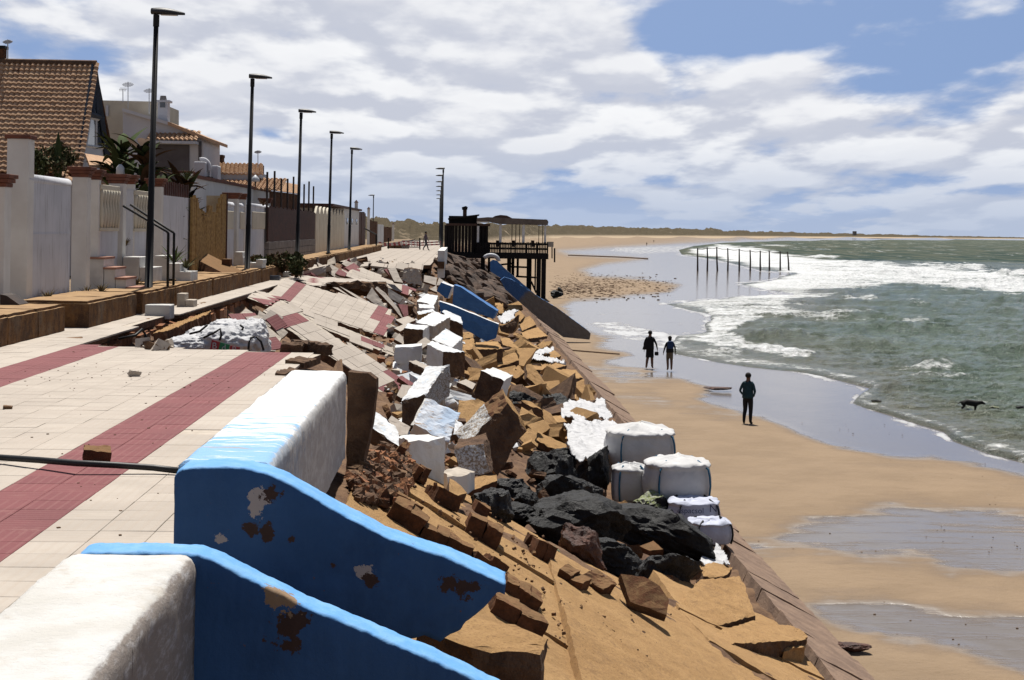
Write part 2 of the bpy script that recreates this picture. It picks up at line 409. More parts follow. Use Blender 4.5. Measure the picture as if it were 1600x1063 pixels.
BFOAM = [ # lacy foam left lying on wet sand
    ([(900, 503), (960, 498), (1010, 510), (1060, 520), (1110, 530), (1100, 560), (1040, 548), (950, 524)], 0.6),
    ([(990, 500), (1080, 497), (1110, 505), (1060, 512), (1000, 508)], 0.42),
    ([(930, 470), (1030, 463), (1040, 478), (960, 480)], 0.36), ([(900, 482), (1040, 484), (1080, 494), (930, 496)], 0.36),
    ([(960, 384), (1090, 380), (1080, 396), (1000, 400), (940, 394)], 0.55), ([(1060, 420), (1180, 420), (1220, 440), (1100, 436)], 0.3),
    ([(1420, 800), (1600, 800), (1600, 880), (1450, 850)], 0.24), ([(1480, 740), (1560, 770), (1570, 800), (1530, 790)], 0.3), ([(1400, 880), (1600, 850), (1600, 1000), (1420, 960)], 0.2),
]
DFOOT = [(-400, 170), (560, 230), (690, 260), (760, 420), (860, 800), (1000, 1100), (1150, 1500), (1300, 2300), (1450, 3600), (1700, 8500), (3000, 9000)]

def grid_mesh(name, us, Ys, zfun, keep=None, attrs=()):
    U, YY = np.meshgrid(us, Ys); X = U * YY
    x, y = projn(X, YY, np.zeros_like(X))
    Z, at = zfun(X, YY, x, y)
    nr, nc = X.shape; idx = np.arange(nr * nc).reshape(nr, nc)
    q = np.stack([idx[:-1, :-1], idx[:-1, 1:], idx[1:, 1:], idx[1:, :-1]], -1).reshape(-1, 4)
    if keep is not None:
        k = keep(X, YY, x, y); kq = k[:-1, :-1] | k[:-1, 1:] | k[1:, 1:] | k[1:, :-1]; q = q[kq.reshape(-1)]
    used = np.unique(q); remap = np.full(nr * nc, -1); remap[used] = np.arange(len(used)); q = remap[q]
    co = np.stack([X, YY, Z], -1).reshape(-1, 3)[used]
    me = bpy.data.meshes.new(name); me.vertices.add(len(co)); me.vertices.foreach_set('co', co.astype(np.float32).ravel())
    me.loops.add(q.size); me.loops.foreach_set('vertex_index', q.astype(np.int32).ravel())
    me.polygons.add(len(q)); me.polygons.foreach_set('loop_start', np.arange(0, q.size, 4, dtype=np.int32))
    try: me.polygons.foreach_set('loop_total', np.full(len(q), 4, np.int32))
    except Exception: pass
    me.update(calc_edges=True)
    me.polygons.foreach_set('use_smooth', np.ones(len(q), bool))
    for an, a in at.items():
        A = me.attributes.new(an, 'FLOAT', 'POINT'); A.data.foreach_set('value', a.reshape(-1)[used].astype(np.float32))
    me.validate(); return me

def col_us(step):
    return np.concatenate([np.linspace(-1.6, -0.22, 14), np.arange(-0.20, 0.40, step / F), np.linspace(0.42, 2.2, 24)])
def row_Ys(ystep):
    near = np.linspace(2, 19.5, 8); pxs = np.arange(15360 / 20.0, 2.2, -ystep)
    far = 15360 / np.array([2.0, 1.6, 1.2, 0.9, 0.6]); return np.concatenate([near, 15360 / pxs, far])

def water_sd(x, y, X, Y):
    w = (nfbm(X * 0.25 + 3, Y * 0.12, 3) - 0.5) * 26
    return poly_sd(x, y, WATER) + w * np.clip((y - 400) / 150, 0.05, 1)
def beach_z(X, Y, x, y):
    sd = poly_sd(x, y, WATER, 3.0)
    und = (nfbm(X * 0.35, Y * 0.16, 3) - 0.5) * 0.10 * np.clip(60 / Y, 0, 1) + (nfbm(X * 2.2, Y * 1.6, 2) - 0.5) * 0.02 * np.clip(40 / Y, 0, 1)
    wet = np.zeros_like(X); warp = (nfbm(X * 0.22 + 9, Y * 0.10 + 4, 4) - 0.5) * 46 * np.clip((y - 385) / 150, 0.04, 1)
    fine = (nfbm(X * 0.9 + 5, Y * 0.5, 4, .6) - .5) * 60
    for k, p in enumerate(WET):
        wet = np.maximum(wet, sm(poly_sd(x, y, p) + warp, -24, 22) if k == 0 else 0.74 * sm(poly_sd(x, y, p) + warp + fine, -40, 45))
    wet = np.maximum(wet, sm(sd, -14, -2))
    df = np.interp(x, [a for a, b in DFOOT], [b for a, b in DFOOT])
    r = Y / df
    rise = 3.2 * sm(r, 0.86, 1.02)
    z = und * (1 - 0.85 * wet) - 0.05 * wet - 1.2 * sm(sd, 0, 60) * np.clip(Y / 60, 0.3, 3) + rise - 0.02 * np.maximum(X - 8, 0) * 0
    z = z + np.where(X < 5.4, 0.1, 0.0) * 0
    fo = np.zeros_like(X)
    for p, a in BFOAM: fo = np.maximum(fo, a * sm(poly_sd(x, y, p), -6, 10))
    fo = np.maximum(fo, 0.56 * np.exp(-((sd + 5) / 12.0) ** 2) * sm(y, 376, 400))
    fo = np.maximum(fo, 0.34 * sm(sd, -70, -10) * sm(y, 420, 470))
    return z, {'wet': wet, 'foam': fo}
me = grid_mesh('beach', col_us(4), row_Ys(2.0), beach_z)
bm_ = Mat('sand'); bm_.k = .51; v = bm_.co('World'); wet = bm_.attr('wet'); fo = bm_.attr('foam')
g = bm_.noise(v, 60, 4, 0.7); b = bm_.noise(v, 0.5, 6, 0.6); st = bm_.noise(bm_.co('World', (0.35, 1.6, 1)), 0.8, 6, 0.6)
wn = bm_.mth('ADD', wet, bm_.mth('ADD', bm_.mth('MULTIPLY', bm_.mth('SUBTRACT', st, 0.5), 0.9), bm_.mth('MULTIPLY', bm_.mth('SUBTRACT', bm_.noise(bm_.co('World', (0.12, 0.6, 1)), 1.1, 7, .7), .5), .9)))
wk = bm_.rng(wn, 0.20, 0.80)
dry = bm_.mix(bm_.rng(b, 0.35, 0.65), (0.40, 0.275, 0.16), (0.34, 0.23, 0.13))
dry = bm_.mix(bm_.mth('MULTIPLY', bm_.rng(g, 0.5, 0.75), 0.25), dry, (0.27, 0.17, 0.095))
damp = bm_.mix(bm_.mth('MULTIPLY', bm_.rng(wn, 0.0, 0.40), 0.5), dry, (0.23, 0.155, 0.10))
c = bm_.mix(wk, damp, (0.24, 0.20, 0.165))
lace = bm_.voro(bm_.co('World', (1.0, 0.45, 1)), 1.3, 'DISTANCE_TO_EDGE'); lw = bm_.noise(bm_.co('World', (0.6, 0.22, 1)), 1.0, 8, 0.75)
ft = bm_.mth('ADD', bm_.mth('MULTIPLY', lw, 1.0), bm_.mth('MULTIPLY', fo, 0.62))
fm = bm_.mth('MULTIPLY', bm_.rng(ft, 0.79, 0.93), .9)
c = bm_.mix(fm, c, (0.72, 0.74, 0.76))
bm_.color(c).spec(0.5)
bm_.rough(bm_.mth('ADD', bm_.rng(wk, 0, 1, 0.92, 0.13), bm_.mth('MULTIPLY', fm, 0.5)))
bm_.bump(bm_.mth('MULTIPLY', g, bm_.mth('SUBTRACT', 1.0, wk)), 0.35, 0.03)
bm_.bump(bm_.mth('MULTIPLY', bm_.noise(v, 2.2, 5), bm_.rng(wk, 0, 1, 1.0, 0.06)), 0.45, 0.12)
bm_.bump(bm_.mth('MULTIPLY', bm_.noise(v, 7, 6, .7), bm_.rng(wk, 0, 1, 1.0, 0.05)), 0.6, 0.06)
beach = mesh_obj('beach', me, bm_.m); tag(beach, kind='structure')

# ---- sea
CRESTS = [ # breaking crest lines: x0, y0, x1, y1, height, half width (px rows), foam
    (1250, 402, 1330, 401, 0.45, 1.4, .9), (1300, 411, 1420, 416, 0.6, 1.8, .9), (1415, 414, 1480, 418, 0.55, 1.6, .9), (1450, 420, 1570, 421, 0.8, 2.0, .9), (1520, 427, 1660, 431, 0.8, 2.2, .9), (1330, 428, 1480, 432, 0.5, 2.0, .8), (1420, 440, 1660, 445, 0.5, 2.2, .8),
    (1290, 465, 1400, 470, 0.4, 2.2, 0.75), (1180, 474, 1310, 472, 0.25, 2.4, .7), (1270, 496, 1400, 499, 0.28, 2.6, 0.65), (1390, 501, 1480, 503, 0.26, 2.4, 0.72), (1390, 473, 1490, 481, 0.3, 2.4, 0.5), (1510, 488, 1660, 490, 0.4, 3, 0.1),
    (1130, 524, 1300, 532, 0.42, 5, 0.3), (1140, 546, 1290, 558, 0.26, 4, 0.75), (1070, 548, 1190, 556, 0.16, 4, 0.7), (1400, 574, 1520, 578, 0.24, 3.6, 0.62), (1370, 588, 1580, 592, 0.16, 3.6, 0.55), (1320, 606, 1420, 608, 0.14, 3.6, 0.55), (1520, 610, 1610, 611, 0.16, 3.6, 0.55), (1400, 560, 1570, 566, 0.24, 5, 0.15), (1290, 540, 1430, 545, 0.24, 5, 0.15), (1440, 530, 1660, 536, 0.3, 5, 0.1), (1480, 548, 1660, 552, .26, 5, .1), (1300, 515, 1500, 519, .3, 4, .15), (1480, 512, 1680, 517, .3, 4, .12), (1500, 470, 1680, 474, .4, 3, .25),
    (1400, 386, 1490, 387, 0.5, 0.9, .6), (1170, 383, 1250, 384, 0.5, 0.9, .8), (1260, 391, 1310, 391, 0.5, 1.0, .7), (1335, 393, 1385, 394, 0.5, 1.0, .55), (1500, 397, 1610, 399, 0.5, 1.0, .45)]
def sea_z(X, Y, x, y):
    sd = water_sd(x, y, X, Y)
    near = sm(sd, 0, 90)
    amp = np.clip((700 - Y) / 400, 0.15, 1)
    # swell and chop
    ph = (Y * 0.42 + X * 0.16 + 5.5 * nfbm(X * 0.03, Y * 0.03, 3))
    sw = (np.exp(np.sin(ph)) - 1.27) * 0.17
    ch = (nfbm(X * 0.55 + 4, Y * 0.9, 4, 0.55) - 0.5) * 0.42 + (nfbm(X * 1.8, Y * 2.4 + 7, 3, 0.55) - 0.5) * 0.22
    z = (sw * np.clip(Y / 120, 0.25, 1) + ch * np.clip(220 / Y, 0.3, 1)) * amp
    foam = np.zeros_like(X)
    for p, a in FOAM: foam = np.maximum(foam, a * sm(poly_sd(x, y, p) + (nfbm(X * .15, Y * .1, 3) - .5) * 20, -8, 14))
    rid = np.zeros_like(X)
    for x0, y0, x1, y1, h, hw, f in CRESTS:
        t = (x - x0) / (x1 - x0); yc = y0 + (y1 - y0) * t + (nfbm(x * 0.06 + y0, x * 0 + h * 9, 3) - 0.5) * hw * 2.2
        e = sm(t, -0.05, 0.35) * (1 - sm(t, 0.62, 1.08)); lump = 0.55 + 0.9 * nfbm(x * 0.11 + h * 31, x * 0 + y0, 3)
        dy = y - yc
        prof = np.where(dy > 0, np.exp(-(dy / (hw * 0.75)) ** 2), np.exp(-(dy / (hw * 1.6)) ** 2))
        rid = np.maximum(rid, h * e * lump * prof)
        foam = np.maximum(foam, f * e * np.where(dy > 0, np.exp(-(dy / (hw * 2.4)) ** 2), np.exp(-(dy / (hw * 0.8)) ** 2)))
    z = z * (0.25 + 0.75 * near) + rid
    foam = np.maximum(foam, 0.66 * np.exp(-((sd - 10) / 16) ** 2) * sm(y, 376, 400))
    foam = np.maximum(foam, 0.36 * sm(y, 372, 420) * (1 - sm(y, 520, 640)))
    foam = np.maximum(foam, 0.24)
    z = np.where(foam > 0.6, z + (nfbm(X * 1.1, Y * 0.9, 4) - 0.45) * 0.30 * np.clip((foam - .55) * 3, 0, 1), z)
    z = z * sm(sd, -2, 30) + 0.06 * sm(sd, -6, 10) - 0.25 * (1 - sm(sd, -12, 4))
    return z, {'foam': foam, 'deep': sm(Y, 40, 420), 'shal': 1 - sm(sd, 0, 170)}
me = grid_mesh('sea', col_us(4), row_Ys(0.8), sea_z, keep=lambda X, Y, x, y: (poly_sd(x, y, WATER) > -34) & (Y > 25))
sm_ = Mat('sea_water'); sm_.k = .8; v = sm_.co('World'); fo = sm_.attr('foam'); dp = sm_.attr('deep'); sh = sm_.attr('shal')
n1 = sm_.noise(sm_.co('World', (0.3, 0.75, 1)), 0.8, 7, 0.72); n2 = sm_.noise(v, 2.6, 5, 0.6); n3 = sm_.noise(sm_.co('World', (0.028, 0.075, 1)), 1.0, 9, 0.70)
wc = sm_.mix(dp, (0.155, 0.205, 0.150), (0.085, 0.135, 0.13))
wc = sm_.mix(sm_.mth('MULTIPLY', sh, 0.75), wc, (0.19, 0.165, 0.115))
wc = sm_.mix(sm_.mth('MULTIPLY', sm_.rng(n2, 0.4, 0.7), 0.3), wc, (0.11, 0.13, 0.085))
n4 = sm_.noise(sm_.co('World', (1.0, 0.8, 1)), 3.2, 6, 0.7)
fsel = sm_.mth('ADD', sm_.mth('MULTIPLY', n1, 0.40), sm_.mth('ADD', sm_.mth('MULTIPLY', n3, 0.34), sm_.mth('MULTIPLY', n4, 0.26)))
ft = sm_.mth('ADD', fsel, sm_.mth('MULTIPLY', fo, 0.36))
fm = sm_.rng(ft, 0.70, 0.84)
tex = sm_.noise(sm_.co('World', (0.16, 0.10, 1)), 1.0, 8, 0.8)
wc = sm_.mix(sm_.mth('MULTIPLY', sm_.rng(tex, .40, .64), .42), wc, (0.035, 0.078, 0.07)); wc = sm_.mix(sm_.mth('MULTIPLY', sm_.rng(tex, .55, .72), .5), wc, (0.17, 0.22, 0.20))
tx2 = sm_.noise(sm_.co('World', (0.16, 0.016, 1)), 1.0, 6, 0.75)
wc = sm_.mix(sm_.mth('MULTIPLY', sm_.mth('MULTIPLY', sm_.rng(tx2, .42, .60), .8), dp), wc, (0.028, 0.062, 0.064))
caps = sm_.mth('MULTIPLY', sm_.rng(sm_.noise(sm_.co('World', (0.11, 0.013, 1)), 1.3, 5, 0.75), 0.60, 0.66), sm_.mth('MULTIPLY', dp, 0.85))
fm = sm_.mth('MAXIMUM', fm, caps)
c = sm_.mix(fm, wc, sm_.mix(sm_.rng(n4, .35, .65), (0.66, 0.69, 0.70), (0.95, 0.95, 0.95)))
sm_.color(c).spec(0.5); sm_.L.new(sm_.rng(dp, 0, 1, 0.45, 0.0), sm_.b.inputs['Specular IOR Level']); sm_.b.inputs['IOR'].default_value = 1.33
sm_.rough(sm_.rng(fm, 0, 1, 0.16, 0.9))
sm_.bump(sm_.noise(sm_.co('World', (0.10, 0.16, 1)), 1.0, 8, 0.7), 1.0, 2.5)
sm_.bump(sm_.noise(sm_.co('World', (0.8, 1.3, 1)), 0.9, 6, 0.65), 0.9, 0.5)
sm_.bump(sm_.noise(v, 5.0, 4, 0.6), 0.45, 0.08)
sea = mesh_obj('sea', me, sm_.m); tag(sea, kind='structure')

# ---- dunes along the bay
def dunes():
    xs = np.concatenate([np.arange(-200, 540, 20), np.arange(540, 1720, 1.6), np.arange(1720, 2600, 30)])
    ytop = np.interp(xs, [-200, 560, 600, 640, 690, 760, 860, 930, 1000, 1130, 1250, 1340, 1450, 1600, 1700, 2600], [330, 336, 342, 347, 351, 350, 352.5, 354, 356.5, 361, 364, 366, 368.6, 371, 372.6, 384])
    df = np.interp(xs, [a for a, b in DFOOT], [b for a, b in DFOOT])
    rows = np.array([0.97, 1.0, 1.03, 1.06, 1.09, 1.12, 1.15, 1.18, 1.21, 1.25, 1.29, 1.34, 1.4, 1.5, 1.7])
    t = np.clip((rows - 1.0) / 0.25, 0, 1)
    V = []
    u = (xs - 723) / F
    hor = 372 - 0.0157 * (1600 - xs)
    for r, k in zip(rows, t):
        Y = df * r; X = u * Y
        zc = EYE + (hor - ytop) / F * df * 1.25
        n = (nfbm(xs * 0.055 + 3, xs * 0 + r * 26, 4, 0.6) - 0.5); n2 = (nfbm(xs * 0.16, xs * 0 + r * 60, 3, 0.6) - 0.5)
        z0 = 2.9
        kk = k ** 0.8
        z = z0 + (zc - z0) * kk + (n * 3.4 + n2 * 1.7) * (0.25 + kk) * np.clip(df / 700, 0.55, 2.0) * min(1, k * 3)
        if r < 1: z = z * 0 + 1.5
        if r > 1.3: z = z - (r - 1.3) * 8
        V.append(np.stack([X, Y, z], -1))
    V = np.array(V); nr, nc = V.shape[:2]; idx = np.arange(nr * nc).reshape(nr, nc)
    q = np.stack([idx[:-1, :-1], idx[:-1, 1:], idx[1:, 1:], idx[1:, :-1]], -1).reshape(-1, 4)
    me = bpy.data.meshes.new('dune_hills'); me.from_pydata(V.reshape(-1, 3).tolist(), [], q.tolist())
    me.polygons.foreach_set('use_smooth', [True] * len(q))
    m = Mat('dune_scrub'); v = m.co('World', (1, 0.5, 1)); a = m.noise(v, 0.06, 10, 0.8); b = m.noise(v, 0.25, 6, 0.75)
    k = m.rng(m.mth('ADD', m.mth('MULTIPLY', a, 0.5), m.mth('MULTIPLY', b, 0.5)), 0.33, 0.45)
    g = m.n('ShaderNodeNewGeometry'); sp = m.n('ShaderNodeSeparateXYZ'); m.L.new(g.outputs['Position'], sp.inputs[0])
    lo = m.rng(sp.outputs[2], 2.8, 4.6)
    c = m.mix(m.mth('MULTIPLY', k, lo), (0.46, 0.36, 0.25), m.mix(m.noise(v, 0.3, 4), (0.062, 0.052, 0.032), (0.115, 0.088, 0.052)))
    m.color(c).rough(1.0).spec(0.1).bump(m.noise(v, 0.35, 6, 0.7), 0.8, 1.5)
    tag(mesh_obj('dune_hills', me, m.m), kind='structure')
dunes()
# garden ground behind the promenade, inland as far as one can see
g_ = MB(); g_.add([(-400, -60, 4.55), (-8.3, -60, 4.55), (-8.3, 300, 4.55), (-400, 300, 4.55)], [(0, 1, 2, 3)])
simple('garden_soil', (0.28, 0.20, 0.12), (0.19, 0.13, 0.08), 1.5, 0.95, 0.6, 12, 0.05)
tag(g_.build('garden_ground', M['garden_soil']), kind='structure')

# ---- embankment under the promenade
def bank():
    Xs = np.concatenate([np.arange(-8.4, -2.6, 0.3), np.arange(-2.6, 6.3, 0.16)]); Ys = np.concatenate([np.arange(-6, 5, 1.0), np.arange(5, 40, 0.22), np.arange(40, 135, 0.5), np.arange(135, 262, 3.0)])
    V = []; 
    for Y in Ys:
        for X in Xs:
            z = T(X, Y) - 0.10
            rough = 0.04 if Y < 16 else 0.16
            if X < -2.1 and (Y < 26 or Y > 86): rough = 0.0; z -= 0.35
            if X > 5.0: rough = 0.03
            z += (mnoise.noise((X * 1.1, Y * 1.1, 0)) + 0.6 * mnoise.noise((X * 3.1, Y * 3.1, 5))) * rough
            V.append((X, Y, z))
    nc = len(Xs); nr = len(Ys)
    q = [(r * nc + c, r * nc + c + 1, (r + 1) * nc + c + 1, (r + 1) * nc + c) for r in range(nr - 1) for c in range(nc - 1)]
    me = bpy.data.meshes.new('embankment'); me.from_pydata(V, [], q); me.polygons.foreach_set('use_smooth', [True] * len(q))
    tag(mesh_obj('embankment', me, M['earth']), kind='structure')
bank()
# ================================================================== promenade
def rough_mesh(o, amp=0.01, sc=3.0, cuts=0, maxlen=None, seed=0, keep_bottom=False):
    """subdivide a simple solid and make its surface uneven"""
    bm = bmesh.new(); bm.from_mesh(o.data)
    for _ in range(6):
        if maxlen is None: break
        es = [e for e in bm.edges if e.calc_length() > maxlen]
        if not es or len(bm.edges) > 9000: break
        bmesh.ops.subdivide_edges(bm, edges=es, cuts=1, use_grid_fill=True)
    bm.normal_update()
    for v in bm.verts:
        p = v.co * sc + Vector((seed * 3.7, seed * 1.3, 0))
        n = mnoise.noise_vector(p) * 0.6 + mnoise.noise_vector(p * 2.7) * 0.4
        v.co += n * amp
    bm.to_mesh(o.data); bm.free(); return o
def blue_spots(lst, Y): return [(tuple(P(x, y, Y=Y)), r, c) for x, y, r, c in lst]
GREYP = (0.40, 0.36, 0.34); DIRT = (0.05, 0.025, 0.018); BRN = (0.28, 0.18, 0.10)
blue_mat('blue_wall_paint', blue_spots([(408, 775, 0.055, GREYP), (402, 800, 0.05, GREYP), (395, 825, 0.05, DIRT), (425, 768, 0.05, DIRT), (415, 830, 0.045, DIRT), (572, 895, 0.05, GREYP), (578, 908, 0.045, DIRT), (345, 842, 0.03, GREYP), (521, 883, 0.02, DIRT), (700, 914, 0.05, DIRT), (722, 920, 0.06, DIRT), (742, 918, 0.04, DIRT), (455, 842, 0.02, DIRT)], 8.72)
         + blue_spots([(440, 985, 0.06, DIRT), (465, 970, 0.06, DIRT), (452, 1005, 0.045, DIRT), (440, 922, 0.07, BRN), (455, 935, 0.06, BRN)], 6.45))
simple('blue_paint', (0.05, 0.16, 0.40), (0.07, 0.2, 0.46), 3, 0.75, 0.4, 25, 0.02)
m = Mat('parapet_paint'); v = m.co('World'); g = m.noise(v, 24, 6, 0.7); b = m.noise(v, 2.4, 6, 0.6)
sp = m.n('ShaderNodeSeparateXYZ'); m.L.new(v, sp.inputs[0])
st = m.noise(m.co('World', (1.0, 7.0, 7.0)), 1.5, 7, 0.7)
c = m.mix(m.rng(b, 0.42, 0.62), (0.78, 0.79, 0.79), (0.70, 0.71, 0.71))
bl = m.rng(m.mth('ADD', m.mth('MULTIPLY', st, 4.5), m.mth('MULTIPLY', sp.outputs[1], -0.45)), -2.55, -2.25)   # blue coat near the end wall
c = m.mix(m.mth('MULTIPLY', bl, m.rng(sp.outputs[1], 8.6, 8.9)), c, (0.28, 0.50, 0.78))
c = m.mix(m.mth('MULTIPLY', m.rng(m.noise(m.co('World', (1.5, 9, 9)), 1.1, 6, 0.7), 0.60, 0.68), 0.8), c, (0.46, 0.33, 0.21))
c = m.mix(m.rng(g, 0.70, 0.74), c, (0.2, 0.13, 0.08))
gN = m.n('ShaderNodeNewGeometry'); sq = m.n('ShaderNodeSeparateXYZ'); m.L.new(gN.outputs['Normal'], sq.inputs[0])
side = m.rng(m.mth('ADD', sq.outputs[0], m.mth('MULTIPLY', m.mth('SUBTRACT', m.noise(m.co('World', (1, .35, 1)), 22, 6, .7), .5), .8)), .50, .80)
c = m.mix(m.mth('MULTIPLY', side, .8), c, m.mix(m.rng(m.noise(m.co('World', (5, 1.6, 3)), 3, 6, .72), .44, .66), (0.38, 0.365, 0.355), (0.56, 0.56, 0.56)))   # weathered seaward face
m.color(c).rough(0.85).spec(0.2).bump(g, 0.8, 0.012).bump(m.noise(m.co('World', (6, 6, 1.2)), 6, 5), 0.5, 0.02).bump(b, 0.35, 0.05); M['parapet_paint'] = m.m

edge = [(-8.6, -6), (-1.12, -6), (-1.12, 14.6), (-1.75, 15.3), (-2.0, 17), (-2.2, 18.6), (-2.42, 20.0), (-2.3, 21.2), (-2.5, 22.6), (-2.28, 23.5), (-2.2, 24.25), (-3.2, 24.6), (-4.6, 25.0), (-6.35, 25.5), (-6.45, 29), (-6.5, 32), (-6.4, 40), (-6.3, 47), (-6.4, 62), (-8.6, 62)]
pm = MB(); pm.prism([(x, y, PROM - 0.007) for x, y in edge], (0, 0, -0.14), 0, 1)
prom = pm.build('promenade', [M['mortar'], M['sub_base']]); tag(prom, kind='structure')
TS = 0.36
def tile_mesh(name, mat, s=TS - 0.0035, h=0.03, b=0.003):
    k = s / 2; mb = MB()
    vs = [(-k, -k, 0), (k, -k, 0), (k, k, 0), (-k, k, 0), (-k, -k, h - b), (k, -k, h - b), (k, k, h - b), (-k, k, h - b), (-k + b, -k + b, h), (k - b, -k + b, h), (k - b, k - b, h), (-k + b, k - b, h)]
    fs = [(0, 3, 2, 1)] + [(i, (i + 1) % 4, 4 + (i + 1) % 4, 4 + i) for i in range(4)] + [(4 + i, 4 + (i + 1) % 4, 8 + (i + 1) % 4, 8 + i) for i in range(4)] + [(8, 9, 10, 11)]
    me = bpy.data.meshes.new(name); me.from_pydata(vs, [], fs); me.materials.append(mat); return me, vs, fs
TCREAM, tvs, tfs = tile_mesh('paving_tile', M['tile_cream']); TRED, _, _ = tile_mesh('red_paving_tile', M['tile_red'])
def inpoly(x, y, poly):
    c = False
    for i in range(len(poly)):
        (x1, y1), (x2, y2) = poly[i], poly[i - 1]
        if (y1 > y) != (y2 > y) and x < (x2 - x1) * (y - y1) / (y2 - y1) + x1: c = not c
    return c
def lay_promenade():
    cand = []; rest = {0: MB(), 1: MB()}
    for i in range(-16, 7):
        for j in range(14, 172):
            x = -3.41 + TS * (i + 0.5); y = TS * (j + 0.5)
            if not inpoly(x, y, edge) or x > -1.66 and y < 14.9: continue
            if y > 12 and x > -2.7 and random.random() < 0.04: continue
            red = i in (0, 1) or (i in (-8, -7))
            u, vv = proj((x, y, PROM)); vis = -30 < u < 1600 and vv < 1090 and x > -7.4 and y < 25.6
            cand.append((vis, y, x, red))
    vis = sorted([c for c in cand if c[0]], key=lambda c: c[1])[:296]; vs_ = set((c[1], c[2]) for c in vis)
    for v_, y, x, red in cand:
        z = PROM - 0.03 + random.uniform(-0.0015, 0.0015)
        if (y, x) in vs_:
            o = mesh_obj('red_tile' if red else 'tile', TRED if red else TCREAM, None, prom); o.location = (x, y, z)
            o.rotation_euler = (random.gauss(0, 0.003), random.gauss(0, 0.003), random.choice((0, 0, R(90), R(180))) + random.gauss(0, 0.003))
        else:
            a, b_ = random.gauss(0, 0.004), random.gauss(0, 0.004)
            rest[red].add([(x + p[0], y + p[1], z + p[2] + p[0] * a + p[1] * b_) for p in tvs], tfs)
    tag(rest[0].build('far_tiles', M['tile_cream'], prom), kind='stuff'); tag(rest[1].build('far_red_tiles', M['tile_red'], prom), kind='stuff')
lay_promenade()

# far promenade beyond the collapse
def pave_mat():
    m = Mat('far_paving'); v = m.co('World')
    br = m.n('ShaderNodeTexBrick'); br.inputs['Scale'].default_value = 1.0; br.offset = 0.0
    for k, q in (('Color1', (0.42, 0.36, 0.30, 1)), ('Color2', (0.36, 0.31, 0.26, 1)), ('Mortar', (0.2, 0.16, 0.13, 1))): br.inputs[k].default_value = q
    br.inputs['Mortar Size'].default_value = 0.02; br.inputs['Brick Width'].default_value = 0.72; br.inputs['Row Height'].default_value = 2.4
    m.L.new(v, br.inputs[0]); m.color(br.outputs[0]).rough(0.9).bump(m.noise(v, 8, 4), 0.3, 0.02); M['far_paving'] = m.m
pave_mat()
fe = [(-7.2, 90), (-6.3, 88), (-5.2, 86.5), (-4.4, 88.0), (-3.8, 85.5), (-3.0, 86.4), (-2.4, 84.0), (-1.75, 84.6), (-1.75, 150), (-4.2, 262), (-8.6, 262), (-8.6, 90)]
pf = MB(); pf.prism([(x, y, PROM) for x, y in fe], (0, 0, -0.2), 0, 1)
pfo = pf.build('far_promenade', [M['far_paving'], M['sub_base']]); tag(pfo, kind='structure')
for (x, y, w, d, a, b) in [(-4.6, 85.6, .9, 1.6, .10, -.1), (-3.6, 84.2, .9, 1.5, -.05, -.14), (-2.5, 83.2, .8, 1.4, .04, -.2), (-5.6, 85.6, .8, 1.6, -.1, -.12), (-3.1, 82.4, .8, 1.2, .2, -.25)]:
    o = MB().box((-w / 2, -d / 2, -.09), (w / 2, d / 2, .0)).build('paver', [M['far_paving']], pfo); o.location = (x, y, PROM - 0.05); o.rotation_euler = (b * -1, a, 0)

# parapets and blue end walls
def parapet(name, y0, y1, mat, label):
    t = thing(name, label, 'wall', (-1.36, (y0 + y1) / 2, 4.2))
    prof = [(-1.64, 4.18), (-1.64, 4.4), (-1.64, 4.6), (-1.64, 4.8), (-1.64, 4.94)]
    prof += [(-1.58 - .06 * math.cos(a), 4.965 + .06 * math.sin(a)) for a in (R(30), R(60))]
    prof += [(-1.58 + q * .07, 5.025) for q in range(7)]
    prof += [(-1.16 + .07 * math.sin(a), 4.955 + .07 * math.cos(a)) for a in (R(0), R(22), R(45), R(67), R(90))]
    prof += [(-1.09, 4.955 - q * .075) for q in range(1, 11)]
    n = int((y1 - y0) / .05); mb = MB(); k = len(prof)
    for i in range(n + 1):
        y = y0 + (y1 - y0) * i / n
        for (px_, pz) in prof:
            p = Vector((px_, y, pz)); q = mnoise.noise_vector(p * 3) * .010 + mnoise.noise_vector(p * 11) * .006 + mnoise.noise_vector(p * 26) * .004
            if i in (0, n): q.y = 0
            mb.v.append(p + q)
    for i in range(n):
        for j in range(k - 1): mb.f.append((i * k + j, i * k + j + 1, (i + 1) * k + j + 1, (i + 1) * k + j)); mb.m.append(0)
    mb.f.append(tuple(range(k))[::-1]); mb.m.append(0); mb.f.append(tuple(n * k + j for j in range(k))); mb.m.append(0)
    mb.build('wall_body', mat, t, smooth=True)
    return t
m = Mat('front_parapet_paint'); v = m.co('World'); g = m.noise(v, 30, 6, .75); b = m.noise(v, 2.4, 6, .6)
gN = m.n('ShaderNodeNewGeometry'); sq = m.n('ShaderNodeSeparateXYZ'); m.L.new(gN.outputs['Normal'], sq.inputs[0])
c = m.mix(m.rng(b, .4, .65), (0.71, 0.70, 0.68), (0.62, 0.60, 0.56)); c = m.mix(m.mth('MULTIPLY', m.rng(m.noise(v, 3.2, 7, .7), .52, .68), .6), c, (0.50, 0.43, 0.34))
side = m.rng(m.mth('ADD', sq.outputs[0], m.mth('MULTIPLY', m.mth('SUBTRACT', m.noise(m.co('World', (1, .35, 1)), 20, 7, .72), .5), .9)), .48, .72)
c = m.mix(side, c, m.mix(m.rng(m.noise(m.co('World', (4, 1.2, 4)), 5, 6, .75), .48, .66), (0.29, 0.25, 0.22), (0.45, 0.43, 0.42)))   # bare concrete where the paint has gone from the seaward face
